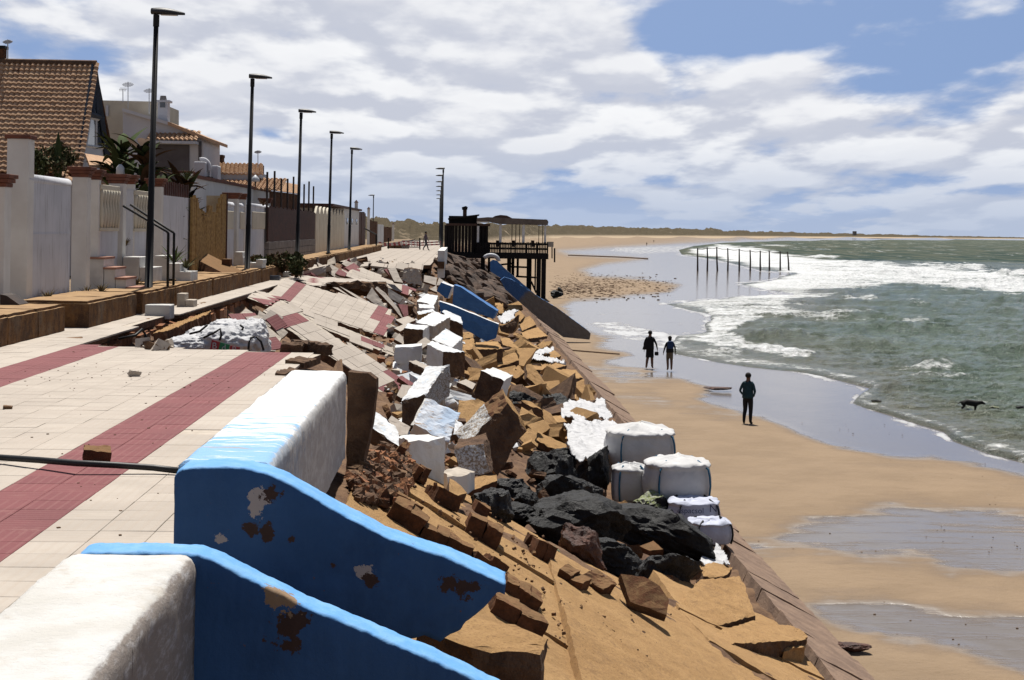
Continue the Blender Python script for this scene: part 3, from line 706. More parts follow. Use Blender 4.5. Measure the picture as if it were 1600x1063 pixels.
c = m.mix(m.mth('MULTIPLY', side, m.rng(m.noise(m.co('World', (14, 14, 1.2)), 3, 4, .6), .66, .70)), c, (0.05, 0.04, 0.035))
m.color(c).rough(.9).spec(.15).bump(g, .8, .015).bump(b, .35, .05); M['front_parapet_paint'] = m.m
pA = parapet('parapet', 0.6, 6.44, M['front_parapet_paint'], 'nearest white parapet block, sunlit top, cut off by the photo corner')
pB = parapet('parapet', 9.02, 14.7, M['parapet_paint'], 'long white parapet with worn blue paint on its near top')
def blue_wall(top, bot, Y, th, parent):
    """curved stair wall: outline of its upper and lower edge, rounded top, lofted along X"""
    x0, x1 = top[0][0], top[-1][0]; n = int((x1 - x0) / 4.0); mb = MB(); cols_ = []; r = .02
    for i in range(n + 1):
        x = x0 + (x1 - x0) * i / n; p = P(x, interp(top, x), Y=Y); q = P(x, interp(bot, x), Y=Y); X = p.x; zt = p.z; zb = min(q.z, zt - .06)
        ring = [(Y, zb + (zt - r - zb) * k / 14) for k in range(15)] + [(Y + r - r * math.cos(a), zt - r + r * math.sin(a)) for a in (R(30), R(60), R(90))] + [(Y + r + (th - 2 * r) * k / 5, zt) for k in range(1, 6)] + [(Y + th - r + r * math.sin(a), zt - r + r * math.cos(a)) for a in (R(30), R(60), R(90))] + [(Y + th, zt - r - (zt - r - zb) * k / 5) for k in range(1, 6)]
        for (yy, zz_) in ring:
            v = Vector((X, yy, zz_)); v += mnoise.noise_vector(v * 3) * .007 + mnoise.noise_vector(v * 13) * .004 + mnoise.noise_vector(v * 34) * .003; mb.v.append(v)
    k = len(ring)
    for i in range(n):
        for j in range(k): mb.f.append((i * k + j, (i + 1) * k + j, (i + 1) * k + (j + 1) % k, i * k + (j + 1) % k)); mb.m.append(0)
    mb.f.append(tuple(range(k))); mb.m.append(0); mb.f.append(tuple(n * k + j for j in range(k))[::-1]); mb.m.append(0)
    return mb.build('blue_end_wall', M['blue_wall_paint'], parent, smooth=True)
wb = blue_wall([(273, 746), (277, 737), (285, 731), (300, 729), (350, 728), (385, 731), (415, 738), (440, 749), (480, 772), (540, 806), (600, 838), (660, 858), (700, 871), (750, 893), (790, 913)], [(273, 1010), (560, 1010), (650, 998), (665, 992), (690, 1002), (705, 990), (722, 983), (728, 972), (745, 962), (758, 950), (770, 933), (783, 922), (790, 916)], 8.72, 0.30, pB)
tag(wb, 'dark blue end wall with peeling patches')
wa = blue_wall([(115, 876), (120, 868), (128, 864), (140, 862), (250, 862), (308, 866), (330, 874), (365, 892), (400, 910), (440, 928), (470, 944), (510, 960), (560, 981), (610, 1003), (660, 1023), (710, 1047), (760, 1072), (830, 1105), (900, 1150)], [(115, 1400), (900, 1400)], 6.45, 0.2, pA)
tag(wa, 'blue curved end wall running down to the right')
# broken slab standing at the far end of the long parapet
def core_piece(name, label, cat, px, Y, ext, mat, parent=None, amp=0.02, mats=None, ml=0.12):
    mb = MB(); mb.prism([P(x, y, Y=Y) for x, y in px], ext, 0, None if mats is None else 1)
    o = mb.build(name, mats or mat, parent); rough_mesh(o, amp, 5, maxlen=ml, seed=random.random() * 9)
    if label: tag(o, label, cat)
    return o
core_piece('broken_wall_core', 'dark broken concrete plate leaning on the far end of the white parapet', 'rubble', [(544, 580), (575, 584), (588, 592), (586, 620), (580, 665), (572, 705), (562, 750), (540, 752)], 14.95, (0.02, 0.12, 0), M['broken_core'])

# cable and brick chunk on the paving
t_ = []
for x, y, z in [(-60, 712, PROM + .05), (0, 715, PROM + 0.05), (60, 719, PROM + 0.07), (120, 724, PROM + 0.085), (180, 727, PROM + 0.07), (240, 731, PROM + 0.05), (290, 737, PROM + 0.03)]: t_.append(P(x, y, Z=z))
simple('black_rubber', (0.012, 0.012, 0.013), (0.02, 0.02, 0.02), 6, 0.5, 0.1)
tag(MB().tube(t_, 0.026, 10).build('cable', M['black_rubber'], smooth=True), 'thick black cable lying across the cream and red paving', 'cable')
def chunk(name, x, y, z, size, mat, label, cat, rot=(0, 0, 0), amp=0.03, group=None, parent=None):
    mb = MB(); a, b, c = size; mb.box((-a / 2, -b / 2, 0), (a / 2, b / 2, c)); o = mb.build(name, mat, parent); rough_mesh(o, amp, 9, maxlen=max(size) / 5, seed=x * .01)
    p = P(x, y, Z=z); o.location = p; o.rotation_euler = rot
    if label: tag(o, label, cat, group)
    return o
chunk('brick_chunk', 150, 722, PROM, (0.22, 0.24, 0.115), M['brick_clay'], 'brown brick chunk resting against the black cable', 'brick', (0.05, 0.08, 0.25), 0.018)
chunk('stone', 209, 588, PROM, (0.13, 0.12, 0.07), M['mortar'], 'small grey stone alone in the middle of the cream paving', 'stone', (0, 0.2, 0.4), 0.03)
chunk('stone', 12, 639, PROM, (0.09, 0.1, 0.03), M['earth'], 'small dark flat chip near the left edge of the paving', 'stone', (0, 0.1, 0.2), 0.01)
for k, (x, y, w, l) in enumerate([(455, 549, .34, 'left'), (478, 546, .5, 'middle'), (500, 549, .3, 'right')]):
    chunk('broken_lump', x, y + 3, PROM - .03, (w, .3, .16), M['broken_core'], l + ' brown broken lump on the far edge of the paving', 'rubble', (.1, .1, .3 * k), .05)
for k, (x, y, w, l) in enumerate([(448, 586, .16, 'nearer'), (470, 568, .3, 'farther')]):  # dark lumps put in for the shade inside open cracks
    chunk('broken_lump', x, y + 2, PROM - .03, (w, .5, .08), M['broken_core'], l + ' dark lump standing in for an open crack at the broken seaward paving edge', 'rubble', (.05, .1, -.3), .04)
gr = MB()
for _ in range(130):
    x = random.gauss(190, 120); y = random.uniform(550, 840) if random.random() < .5 else random.gauss(592, 14); p = P(x, y, Z=PROM)
    if not (-6.8 < p.x < -1.7): continue
    s = random.uniform(0.003, 0.009); gr.box((p.x - s, p.y - s, p.z - .002), (p.x + s, p.y + s * 1.5, p.z + s * 0.8), 0, random.random() * 3)
tag(gr.build('paving_grit', M['earth']), 'dark grit scattered on the cream paving', 'grit', kind='stuff')

# ---- low concrete ledges along the gardens
def ledge(label, x0, x1, y0, y1, z1=4.9):
    t = thing('low_ledge', label, 'ledge', (x1, (y0 + y1) / 2, PROM))
    segs = []; y = y0; k = 0
    while y < y1 - 0.5:
        e = min(y1, y + random.uniform(1.6, 2.4)); 
        if y1 - e < 0.8: e = y1
        o = MB().box((x0, y + .008, PROM - 0.3), (x1 + random.uniform(-.015, .015), e - .008, z1 + random.uniform(-.01, .01))).build('concrete_segment', [M['ledge_concrete'], M['ledge_top']], t)
        bm = bmesh.new(); bm.from_mesh(o.data)
        bmesh.ops.bevel(bm, geom=[q for q in bm.edges if q.verts[0].co.z > 0.2 and q.verts[1].co.z > 0.2 and q.calc_length() > 0.5], offset=0.05, segments=2, affect='EDGES')
        bm.to_mesh(o.data); bm.free(); rough_mesh(o, 0.02, 2.5, maxlen=0.3, seed=k)
        for p in o.data.polygons:
            if p.normal.z > 0.8: p.material_index = 1
        y = e; k += 1
    return t
ledge('rust stained low concrete ledge nearest the camera on the left', -9.2, -7.34, 10, 28.7)
ledge('short rust stained low concrete ledge before the steps', -8.5, -7.13, 29.6, 34.0)
ledge('long rust stained low concrete ledge under the first two lamp posts', -8.5, -7.08, 34.4, 62)
ledge('far rust stained low concrete ledge under the farther lamp posts', -8.5, -7.15, 64.5, 136)

def fbox(mb, x0, y0, x1, y1, Y, depth, mi=0):
    a = P(x0, y1, Y=Y); b = P(x1, y0, Y=Y); mb.box((a.x, Y, a.z), (b.x, Y + depth, b.z), mi); return mb
simple('wall_white', (0.70, 0.70, 0.70), (0.60, 0.60, 0.60), 0.8, 0.9, 0.25, 20, 0.01)
def stain_white():
    m = Mat('garden_wall_paint'); v = m.co('World'); st = m.noise(m.co('World', (4, 4, 0.5)), 2.0, 6, 0.65); b = m.noise(v, 1.1, 4)
    sp = m.n('ShaderNodeSeparateXYZ'); m.L.new(v, sp.inputs[0])
    c = m.mix(m.rng(b, 0.35, 0.65), (0.66, 0.67, 0.71), (0.58, 0.59, 0.63)); c = m.mix(m.mth('MULTIPLY', m.rng(st, 0.5, 0.72), 0.55), c, (0.30, 0.28, 0.27))
    c = m.mix(m.mth('MULTIPLY', m.rng(m.mth('ADD', sp.outputs[2], m.mth('MULTIPLY', m.noise(v, 6, 5), 0.9)), 5.2, 5.5, 1, 0), 0.6), c, (0.42, 0.33, 0.26))
    m.color(c).rough(0.9).spec(0.2).bump(m.noise(v, 18, 5), 0.3, 0.012); M['garden_wall_paint'] = m.m
stain_white()
simple('cream_wall', (0.66, 0.60, 0.48), (0.58, 0.52, 0.41), 0.9, 0.9, 0.25, 20, 0.01)
simple('pillar_paint', (0.78, 0.76, 0.71), (0.68, 0.65, 0.60), 1.2, 0.9, 0.25, 20, 0.01)
simple('cap_brick', (0.20, 0.075, 0.045), (0.12, 0.05, 0.035), 5, 0.9, 0.5, 30, 0.01)
simple('dark_wood', (0.085, 0.028, 0.018), (0.05, 0.018, 0.013), 4, 0.75, 0.3, 20, 0.01)
simple('iron_black', (0.008, 0.008, 0.009), (0.013, 0.012, 0.012), 4, 0.6, 0.05, spec=0.2)
simple('iron_rust', (0.05, 0.03, 0.022), (0.03, 0.02, 0.018), 4, 0.7, 0.2)
simple('concrete_block', (0.24, 0.22, 0.21), (0.18, 0.165, 0.155), 2, 0.95, 0.4, 20, 0.01)
simple('step_white', (0.66, 0.65, 0.62), (0.55, 0.53, 0.5), 3, 0.9, 0.3, 20, 0.01)
simple('step_tread', (0.42, 0.22, 0.16), (0.34, 0.18, 0.13), 4, 0.9, 0.3, 20, 0.01)
simple('cane', (0.42, 0.27, 0.10), (0.26, 0.15, 0.055), 9, 0.8, 0.4, 30, 0.01)
simple('gable_white', (0.62, 0.62, 0.64), (0.55, 0.55, 0.58), 0.9, 0.9, 0.2, 12, 0.01)
simple('navy_timber', (0.03, 0.045, 0.075), (0.02, 0.03, 0.05), 4, 0.7, 0.2)
simple('glass_dark', (0.06, 0.07, 0.09), (0.09, 0.10, 0.12), 1, 0.08, 0, spec=0.5)
simple('sheet_metal', (0.55, 0.57, 0.60), (0.45, 0.47, 0.5), 2, 0.5, 0.1)

GX = -8.6
def gate_pillar(x0, x1, yt, yb, label, Xr=GX + 0.06, w=None, cap=3):
    """square masonry pillar; the pixel box is its face towards the camera"""
    Y = Xr / ray(x1, 350).x * ray(x1, 350).y
    a = P(x0, yb, Y=Y); b = P(x1, yt, Y=Y); w = b.x - a.x
    t = thing('gate_pillar', label, 'pillar', ((a.x + b.x) / 2, Y + w / 2, min(a.z, 4.7)))
    MB().box((a.x, Y, min(a.z, 4.6)), (b.x, Y + w, b.z)).build('shaft', M['pillar_paint'], t, bevel=0.012)
    z = b.z
    for k in range(cap):
        e = (0.02, 0.06, 0.1)[k] if cap == 3 else 0.04
        MB().box((a.x - e, Y - e, z), (b.x + e, Y + w + e, z + 0.075)).build('cap_course', M['cap_brick'], t, bevel=0.01); z += 0.08
    return t
def side_panel(x0, x1, yt, yb, label, X=GX, th=0.18, mat='garden_wall_paint', cope=True, zb=4.6):
    """garden wall panel facing the promenade"""
    a = P(x0, yt, X=X); b = P(x1, yt, X=X); zt = max(a.z, b.z)
    t = thing('garden_wall', label, 'wall', (X, (a.y + b.y) / 2, zb))
    MB().box((X - th, a.y, zb), (X, b.y, zt)).build('wall_panel', M[mat], t)
    if cope:
        MB().tube([(X - th / 2, a.y, zt - 0.02), (X - th / 2, b.y, zt - 0.02)], th * 0.62, 10).build('coping', M['garden_wall_paint'], t, smooth=True)
    return t, a.y, b.y, zt
gate_pillar(-30, 8, 292, 470, 'white pillar with brick cap half cut off by the left edge', GX + 0.1)
gate_pillar(7, 45, 217, 475, 'tallest cream pillar at the far left with one brown cap course', GX + 0.04, cap=1)
t, *_ = side_panel(45, 111, 286, 468, 'plain white garden wall with smooth rounded top between the left pillars')
MB().box((GX + .001, _[0] + .02, 6.15), (GX + .012, _[1] - .02, 6.175)).build('ridge_line', M['garden_wall_paint'], t)
gate_pillar(110, 137, 277, 462, 'cream pillar with flared brick cap right of the plain wall')
gate_pillar(139, 155, 281, 410, 'slim cream pillar behind the first steps', GX + 0.02)
def baluster_panel(x0, x1, yt, ym, yb, label):
    t, y0, y1, zt = side_panel(x0, x1, yt, yb, label, cope=False)
    zm = P((x0 + x1) / 2, ym, X=GX).z
    MB().box((GX, y0 + .05, zt - .12), (GX + .05, y1 - .05, zt)).build('top_rail', M['cream_wall'], t, bevel=.01)
    MB().box((GX, y0 + .05, zm - .08), (GX + .05, y1 - .05, zm)).build('bottom_rail', M['cream_wall'], t, bevel=.01)
    n = max(5, int((y1 - y0) / 0.28)); me = None
    for k in range(n):
        y = y0 + (y1 - y0) * (k + .5) / n
        h = zt - .12 - zm; prof = [0.035, 0.055, 0.075, 0.05, 0.035, 0.05, 0.06]
        MB().tube([(GX + 0.03, y, zm + h * i / 6) for i in range(7)], prof, 8).build('baluster', M['cream_wall'], t, smooth=True)
    return t
baluster_panel(155, 185, 292, 356, 410, 'garden wall with cream balusters left of the first lamp post')
gate_pillar(168, 193, 287, 405, 'cream pillar with flared brick cap left of the first lamp post', GX + 0.1)
gate_pillar(194, 209, 288, 400, 'slim cream pillar directly left of the first lamp post', GX + 0.02)
baluster_panel(208, 232, 300, 357, 405, 'garden wall with cream balusters hidden partly by the first lamp post')
gate_pillar(230, 252, 292, 398, 'cream pillar with brick cap just right of the first lamp post', GX + 0.04)
t, y0, y1, zt = side_panel(252, 298, 310, 405, 'white garden wall with brown pickets on top beside the reed gate', cope=False)
for k in range(16):
    y = y0 + (y1 - y0) * (k + .5) / 16; MB().box((GX - .1, y - .05, zt - .02), (GX - .05, y + .04, zt + .42 + random.uniform(-.03, .03))).build('picket', M['dark_wood'], t)
gate_pillar(274, 299, 271, 402, 'cream pillar with flat brown cap behind the picket wall', GX - 0.35, cap=1)
# reed gate
a = P(299, 330, X=GX + .1); b = P(351, 330, X=GX + .1)
t = thing('reed_gate', 'tall golden reed gate with jagged torn top', 'gate', (GX + .1, (a.y + b.y) / 2, 4.9))
n = 62
for k in range(n):
    y = a.y + (b.y - a.y) * (k + .5) / n; f = (k + .5) / n
    top = interp([(0, 306), (.12, 312), (.2, 326), (.3, 332), (.38, 340), (.45, 324), (.52, 322), (.58, 330), (.66, 340), (.72, 336), (.8, 318), (.86, 306), (1, 304)], f) + random.uniform(-4, 4)
    zt = P(299 + 52 * f, top, X=GX + .1).z
    MB().tube([(GX + .1 + random.uniform(-.02, .02), y, 4.85), (GX + .1 + random.uniform(-.03, .03), y + random.uniform(-.05, .05), zt)], 0.06, 5).build('reed', M['cane'], t)
o = MB().tube([(GX + .12, b.y + .05, 4.85), (GX + .12, b.y + .05, P(351, 303, X=GX).z)], 0.09, 6).build('gate_post', M['dark_wood'], t)
simple('pale_stone', (0.60, 0.50, 0.34), (0.5, 0.4, 0.26), 2, 0.9, 0.5, 9, 0.05)
mb = MB(); fbox(mb, 322, 306, 344, 345, P(330, 330, X=GX - .4).y, .5); tag(mb.build('stone_pile', M['pale_stone']), 'pale yellow stones showing above the torn reed gate', 'stone')
# fallen board
mb = MB(); mb.prism([P(300, 402, Y=50.0), P(303, 433, Y=49.5), P(357, 431, Y=48.5)], (0.3, 1.2, 0.1)); tag(mb.build('fallen_board', M['brick_clay']), 'brown triangular board leaning at the foot of the reed gate', 'board')
gate_pillar(350, 371, 311, 405, 'cream pillar with flared brick cap right of the reed gate', GX + .1)
def round_panel(x0, x1, yt, ym, yb, label):
    t, y0, y1, zt = side_panel(x0, x1, yt, yb, label)
    zm = P((x0 + x1) / 2, ym, X=GX).z
    MB().box((GX, y0 + .3, zm), (GX + .04, y1 - .3, zt - .25)).build('raised_field', M['cream_wall'], t, bevel=.02)
round_panel(352, 366, 320, 358, 400, 'narrow white wall bay with rounded top beside the reed gate')
gate_pillar(371, 383, 312, 400, 'slim cream pillar left of the second lamp post', GX + .05)
round_panel(373, 384, 322, 358, 402, 'small white wall bay hidden partly by the second lamp post')
round_panel(392, 420, 324, 358, 402, 'white wall bay with rounded top right of the second lamp post')
gate_pillar(405, 421, 318, 400, 'white pillar with plant pot cap before the brown fence', GX - .3)
mb = MB(); a = P(300, 292, X=-10.6); b = P(421, 292, X=-10.6); mb.box((-10.8, a.y, 4.6), (-10.6, b.y, 8.25))
t = thing('rear_wall', 'long pale rear wall with brown coping behind the reed gate', 'wall', (-10.7, a.y, 4.6)); mb.build('wall_panel', M['wall_white'], t)
MB().box((-10.9, a.y, 8.25), (-10.5, b.y, 8.38)).build('coping', M['cap_brick'], t)
# brown slatted fence on block wall
a = P(420, 380, X=GX + .2); b = P(493, 380, X=GX + .2)
t = thing('slatted_fence', 'dark red brown slatted fence on a grey block wall', 'fence', (GX + .2, (a.y + b.y) / 2, 4.7))
zt = P(456, 327, X=GX + .2).z; zb = P(456, 376, X=GX + .2).z
n = int((b.y - a.y) / 0.34)
for k in range(n):
    y = a.y + (b.y - a.y) * k / n; MB().box((GX + .12, y, zb), (GX + .17, y + .27, zt + random.uniform(-.05, .05))).build('slat', M['dark_wood'], t)
for k in range(9):
    y = a.y + (b.y - a.y) * k / 8.2; MB().box((GX + .05, y - .06, zb), (GX + .13, y + .06, zt + 1.5 + .15 * math.sin(k * 2))).build('post', M['iron_rust'], t)
rowh = (zb - 4.7) / 3
for r in range(3):
    y = a.y - .2 * (r % 2)
    while y < b.y:
        e = min(y + 1.15, b.y); MB().box((GX - .02, max(y, a.y) + .02, 4.7 + rowh * r + .01), (GX + .2, e - .02, 4.7 + rowh * (r + 1) - .01)).build('block', M['concrete_block'], t); y += 1.17
# cream fence panels with curved tops
a = P(493, 380, X=GX + .1); b = P(538, 380, X=GX + .1)
t = thing('panel_fence', 'row of cream upright fence panels with curved tops', 'fence', (GX + .1, (a.y + b.y) / 2, 4.8)); n = 9
for k in range(n):
    y0 = a.y + (b.y - a.y) * k / n; y1 = a.y + (b.y - a.y) * (k + 1) / n; zt = P(515, 336, X=GX + .1).z; h = [0.5, .42, .3, .3, .2, .1, .2, .2, .1][k] * 0
    pts = [(GX + .1, y0 + .06, 4.8), (GX + .1, y1 - .06, 4.8)] + [(GX + .1, y1 - .06 - (y1 - y0 - .12) * q / 6, zt + .45 * math.sin(math.pi * q / 6)) for q in range(7)]
    MB().prism(pts, (-.12, 0, 0)).build('panel', M['cream_wall'], t)
mb = MB(); a = P(537, 370, X=GX); b = P(561, 370, X=GX); mb.box((-12, a.y, 4.8), (GX, b.y, P(550, 328, X=GX).z))
t = thing('white_hut', 'small white flat roofed garden hut with dark window slots', 'hut', (-10, a.y, 4.8)); mb.build('wall', M['wall_white'], t)
MB().box((-12.2, a.y - 12, P(550, 328, X=GX).z), (GX + .2, b.y + .3, P(550, 325, X=GX).z)).build('flat_roof', M['dark_wood'], t)
for k in range(3):
    y = a.y + (b.y - a.y) * (.15 + .3 * k); MB().box((GX - .02, y, P(548, 351, X=GX).z), (GX + .03, y + 1.2, P(548, 342, X=GX).z)).build('window', M['glass_dark'], t)
for (x0, x1, yt, lab, mat) in [(553, 559, 317, 'white chimney like pillar with pointed cap on the garden hut', 'pillar_paint'), (573, 578, 327, 'white pillar with pointed dark cap left of the far lamp', 'pillar_paint'), (612, 616, 351, 'last cream gate pillar before the far barrier', 'pillar_paint')]:
    Y = P(x1, 350, X=GX).y; a = P(x0, 392, Y=Y); b = P(x1, yt, Y=Y); w = b.x - a.x
    t = thing('gate_pillar', lab, 'pillar', (a.x, Y, 4.8)); MB().box((a.x, Y, 4.8), (b.x, Y + w, b.z)).build('shaft', M[mat], t)
    c = Vector(((a.x + b.x) / 2, Y + w / 2, 0)); e = w * .75
    MB().add([(c.x - e, c.y - e, b.z), (c.x + e, c.y - e, b.z), (c.x + e, c.y + e, b.z), (c.x - e, c.y + e, b.z), (c.x, c.y, b.z + w)], [(0, 1, 4), (1, 2, 4), (2, 3, 4), (3, 0, 4), (3, 2, 1, 0)]).build('cap', M['dark_wood'], t)
for (x0, x1, yt, mat, lab) in [(561, 572, 331, 'dark_wood', 'brown board fence beyond the garden hut'), (579, 590, 345, 'brick_clay', 'reddish gate beyond the last white pillar'), (590, 600, 352, 'wall_white', 'distant white garden wall with rounded roof'), (600, 612, 355, 'brick_clay', 'distant brown garden wall beside the far barrier')]:
    a = P(x0, yt, X=GX); b = P(x1, yt, X=GX); mb = MB(); n = 6
    t = thing('garden_wall', lab, 'wall', (GX, a.y, 4.8))
    for k in range(n):
        MB().box((GX - .3, a.y + (b.y - a.y) * k / n + .05, 4.8), (GX + random.uniform(-.03, .03), a.y + (b.y - a.y) * (k + 1) / n - .05, a.z + random.uniform(-.1, .1))).build('board', M[mat], t)

# steps from the gardens down to the ledge
def steps(label, rects, Y, depth=1.1, tread=True):
    a = P(rects[0][0], rects[0][3], Y=Y)
    t = thing('garden_steps', label, 'steps', (a.x, Y, 4.7))
    for k, (x0, y0, x1, y1) in enumerate(rects):
        mb = MB(); fbox(mb, x0, y0, x1, y1, Y + .002 * k, depth); mb.build('step', M['step_white'], t, bevel=.01)
        if tread:
            mb = MB(); a = P(x0, y0, Y=Y); b = P(x1, y0, Y=Y); mb.box((a.x - .01, Y - .02, a.z + .002), (b.x + .02, Y + depth, a.z + .05)); mb.build('tread', M['step_tread'], t)
    return t
steps('white garden steps with red treads left of the first lamp post', [(137, 405, 162, 460), (162, 421, 180, 460), (180, 437, 197, 461), (197, 452, 216, 470)], 36.2)
steps('low white stepped blocks beside the first lamp post', [(192, 402, 218, 432), (218, 418, 240, 440)], 38.5, tread=False)
steps('white stepped blocks behind the black handrail', [(241, 400, 262, 432), (258, 412, 281, 436), (275, 425, 298, 443), (239, 432, 261, 448)], 41.0, tread=False)
steps('white block steps right of the second lamp post', [(366, 394, 379, 415), (400, 406, 411, 412), (390, 411, 410, 419), (365, 402, 380, 415)], 55, 1.0, False)
def lone(name, label, cat, x0, y0, x1, y1, Y, d, mat, bev=.02, rz=0):
    mb = MB(); fbox(mb, x0, y0, x1, y1, Y, d); o = mb.build(name, M[mat], bevel=bev); tag(o, label, cat); return o
lone('white_box_step', 'white concrete block at the foot of the ledge near the first lamp', 'block', 226, 477, 266, 499, 33.8, 0.5, 'step_white')
mb = MB(); fbox(mb, 276, 459, 289, 481, 37.6, .5); fbox(mb, 289, 469, 303, 481.5, 37.6, .48); tag(mb.build('l_shaped_block', M['mortar'], bevel=.02), 'small L shaped concrete step against the long ledge', 'block')
lone('white_box_step', 'white concrete block at the far end of the long ledge', 'block', 440, 425, 452, 437, 61, 0.6, 'step_white')
lone('white_post_stub', 'narrow white post stub at the far end of the long ledge', 'post', 437, 415, 442, 432, 62.5, 0.3, 'step_white')
lone('dark_box', 'small dark box on the paving strip by the long ledge', 'box', 420, 431, 437, 442, 57, 0.5, 'glass_dark')
lone('brick_stub', 'brown brick stub on the ledge left of the second lamp', 'brick', 346, 405, 360, 421, 50, 0.4, 'brick_clay')
# handrail
t = thing('handrail', 'black iron handrail beside the garden steps', 'handrail', P(262, 448, Y=37.5))
for dx, Y in ((0, 37.5), (9, 38.6)):
    pts = [P(193 + dx * 1.25, 322 - dx * .2, Y=Y + .8), P(261 + dx, 362 + dx * .1, Y=Y), P(263 + dx, 365, Y=Y), P(262 + dx, 449 - dx * .2, Y=Y)]
    MB().tube(pts, 0.033, 8).build('rail', M['iron_black'], t, smooth=True)
# motorbike-like junk at the left edge
mb = MB(); mb.prism([P(0, 460, Y=28), P(10, 462, Y=28), P(30, 476, Y=28), P(27, 485, Y=28), P(0, 485, Y=28)], (0, .6, 0)); tag(mb.build('dark_crate', M['iron_rust']), 'dark tipped crate on the ledge at the far left', 'crate')
# ================================================================== lamp posts
def lamp_post(label, group, x, y, z, h, lean, side=1, s=1.0):
    t = thing('lamp_post', label, 'lamp post', (0, 0, 0), group)
    MB().tube([(0, 0, 0), (0, 0, .05), (0, 0, .051), (0, 0, 1.6), (0, 0, 1.62), (0, 0, h - .35)], [.15, .15, .098, .088, .078, .058], 14).build('pole', M['iron_black'], t, smooth=True)
    MB().tube([(0, 0, h - .38), (0, 0, h - .1)], [.075, .075], 12).build('neck_collar', M['iron_black'], t)
    # flat leaf-shaped luminaire
    n = 12; mb = MB(); secs = []
    L = .80 * s
    for i in range(n + 1):
        f = i / n; w = .145 * math.sin(math.pi * (0.16 + .84 * f) ** .8) ** .8 + .012 if f < 1 else .012
        top = .05 + .075 * math.sin(math.pi * min(1, .18 + f * .82)) ; bot = -.06 + .055 * f
        xx = side * (-.12 + L * f)
        secs.append([(xx, w * math.cos(a), (top if math.sin(a) > 0 else -bot) * math.sin(a) - .03 - .05 * f) for a in [2 * math.pi * k / 14 for k in range(14)]])
    vs = [(q[0], q[1], q[2] + h) for sct in secs for q in sct]
    fs = [(i * 14 + k, i * 14 + (k + 1) % 14, (i + 1) * 14 + (k + 1) % 14, (i + 1) * 14 + k) for i in range(n) for k in range(14)] + [tuple(range(14))[::-1], tuple(n * 14 + k for k in range(14))]
    head = mb.add(vs, fs).build('lamp_head', M['lamp_grey'], t, smooth=True)
    MB().box((min(side * .1, side * .5), -.09, h - .10), (max(side * .1, side * .5), .09, h - .085)).build('lens', M['glass_dark'], head)
    t.location = (x, y, z); t.rotation_euler = (0, lean, 0); return t
simple('lamp_grey', (0.018, 0.018, 0.02), (0.03, 0.03, 0.032), 3, 0.5, 0.05, spec=0.3)
LPX = -7.5
for (x, yb, yt, lab) in [(232, 453, 12, 'tallest looking black lamp post, nearest the camera on the left'), (386, 423, 115, 'second black lamp post from the left, beside the reed gate'), (464, 404, 170, 'third black lamp post from the left, before the brown fence'), (513, 395, 204, 'fourth black lamp post from the left, at the cream fence panels'), (545.5, 390, 230, 'fifth black lamp post from the left, by the garden hut')]:
    p = P(x, yb, X=LPX); tp = P(x, yt, X=LPX); lamp_post(lab, 'lamp posts along the garden ledge', p.x, p.y, min(p.z, 4.92), tp.z - min(p.z, 4.92), R(.75))
for k, (x, yt) in enumerate([(691, 262), (690, 273), (689, 283), (688.4, 290.5), (687.8, 297.5), (687.2, 304), (686.6, 310)]):
    Y = 5.4 / (358.3 - yt) * F; q = P(x, 358, Y=Y)
    lamp_post(['nearest', 'second nearest', 'third nearest', 'fourth', 'fifth', 'sixth', 'farthest'][k] + ' black lamp post of the row in line at the beach hut', 'lamp posts along the far sea wall', q.x, Y, PROM, 11.7 - PROM, R(0.1), -1, 1.0)
q = P(583, 350, Y=200); lamp_post('small distant lamp post above the garden walls', None, q.x, 200, 4.4, P(583, 305, Y=200).z - 4.4, 0, -1)

# ================================================================== houses
def roof_mat():
    m = Mat('roof_tile'); v = m.co('World'); a = m.noise(v, 7, 5, 0.7); b = m.noise(v, 1.1, 4)
    c = m.mix(m.rng(a, 0.3, 0.7), (0.56, 0.37, 0.235), (0.42, 0.255, 0.155)); c = m.mix(m.mth('MULTIPLY', m.rng(b, 0.5, 0.75), 0.4), c, (0.58, 0.42, 0.26))
    c = m.mix(m.rng(m.noise(v, 2.6, 6, .7), .6, .68), c, (0.17, 0.09, 0.055)); m.color(c).rough(0.9).spec(0.15); M['roof_tile'] = m.m
roof_mat()
def tiled_roof(o0, along, up, ncol, nrow, cw, parent, name='roof_tiles', r=None):
    """barrel tiles: o0 eave corner, along unit vector, up unit vector of the slope"""
    along = Vector(along).normalized(); up = Vector(up).normalized(); nn = along.cross(up).normalized()
    if nn.z < 0: nn = -nn
    rl = r or cw * 1.25; mb = MB(); o0 = Vector(o0)
    for i in range(ncol):
        for j in range(nrow):
            jj = random.uniform(-.01, .01); lift = random.uniform(0, .012)
            b = len(mb.v); prof = [(0.0, 0.0), (0.16, .30), (.34, .52), (.5, .55), (.66, .42), (.84, .14), (1.0, 0.0)]
            for (t0, dz) in ((0.0, 0.05), (1.12, 0.0)):
                for u, h in prof:
                    mb.v.append(o0 + along * (cw * (i + u)) + up * (rl * (j + t0) + jj) + nn * (h * cw * 0.62 + dz + lift))
            k = len(prof)
            for q in range(k - 1): mb.f.append((b + q, b + q + 1, b + k + q + 1, b + k + q)); mb.m.append(0)
            e = len(mb.v)
            for u, h in prof: mb.v.append(o0 + along * (cw * (i + u)) + up * (rl * j + jj) + nn * (h * cw * .62 - .02))
            for q in range(k - 1): mb.f.append((e + q, e + q + 1, b + q + 1, b + q)); mb.m.append(0)
    o = mb.build(name, M['roof_tile'], parent); o['kind'] = 'stuff'; return o
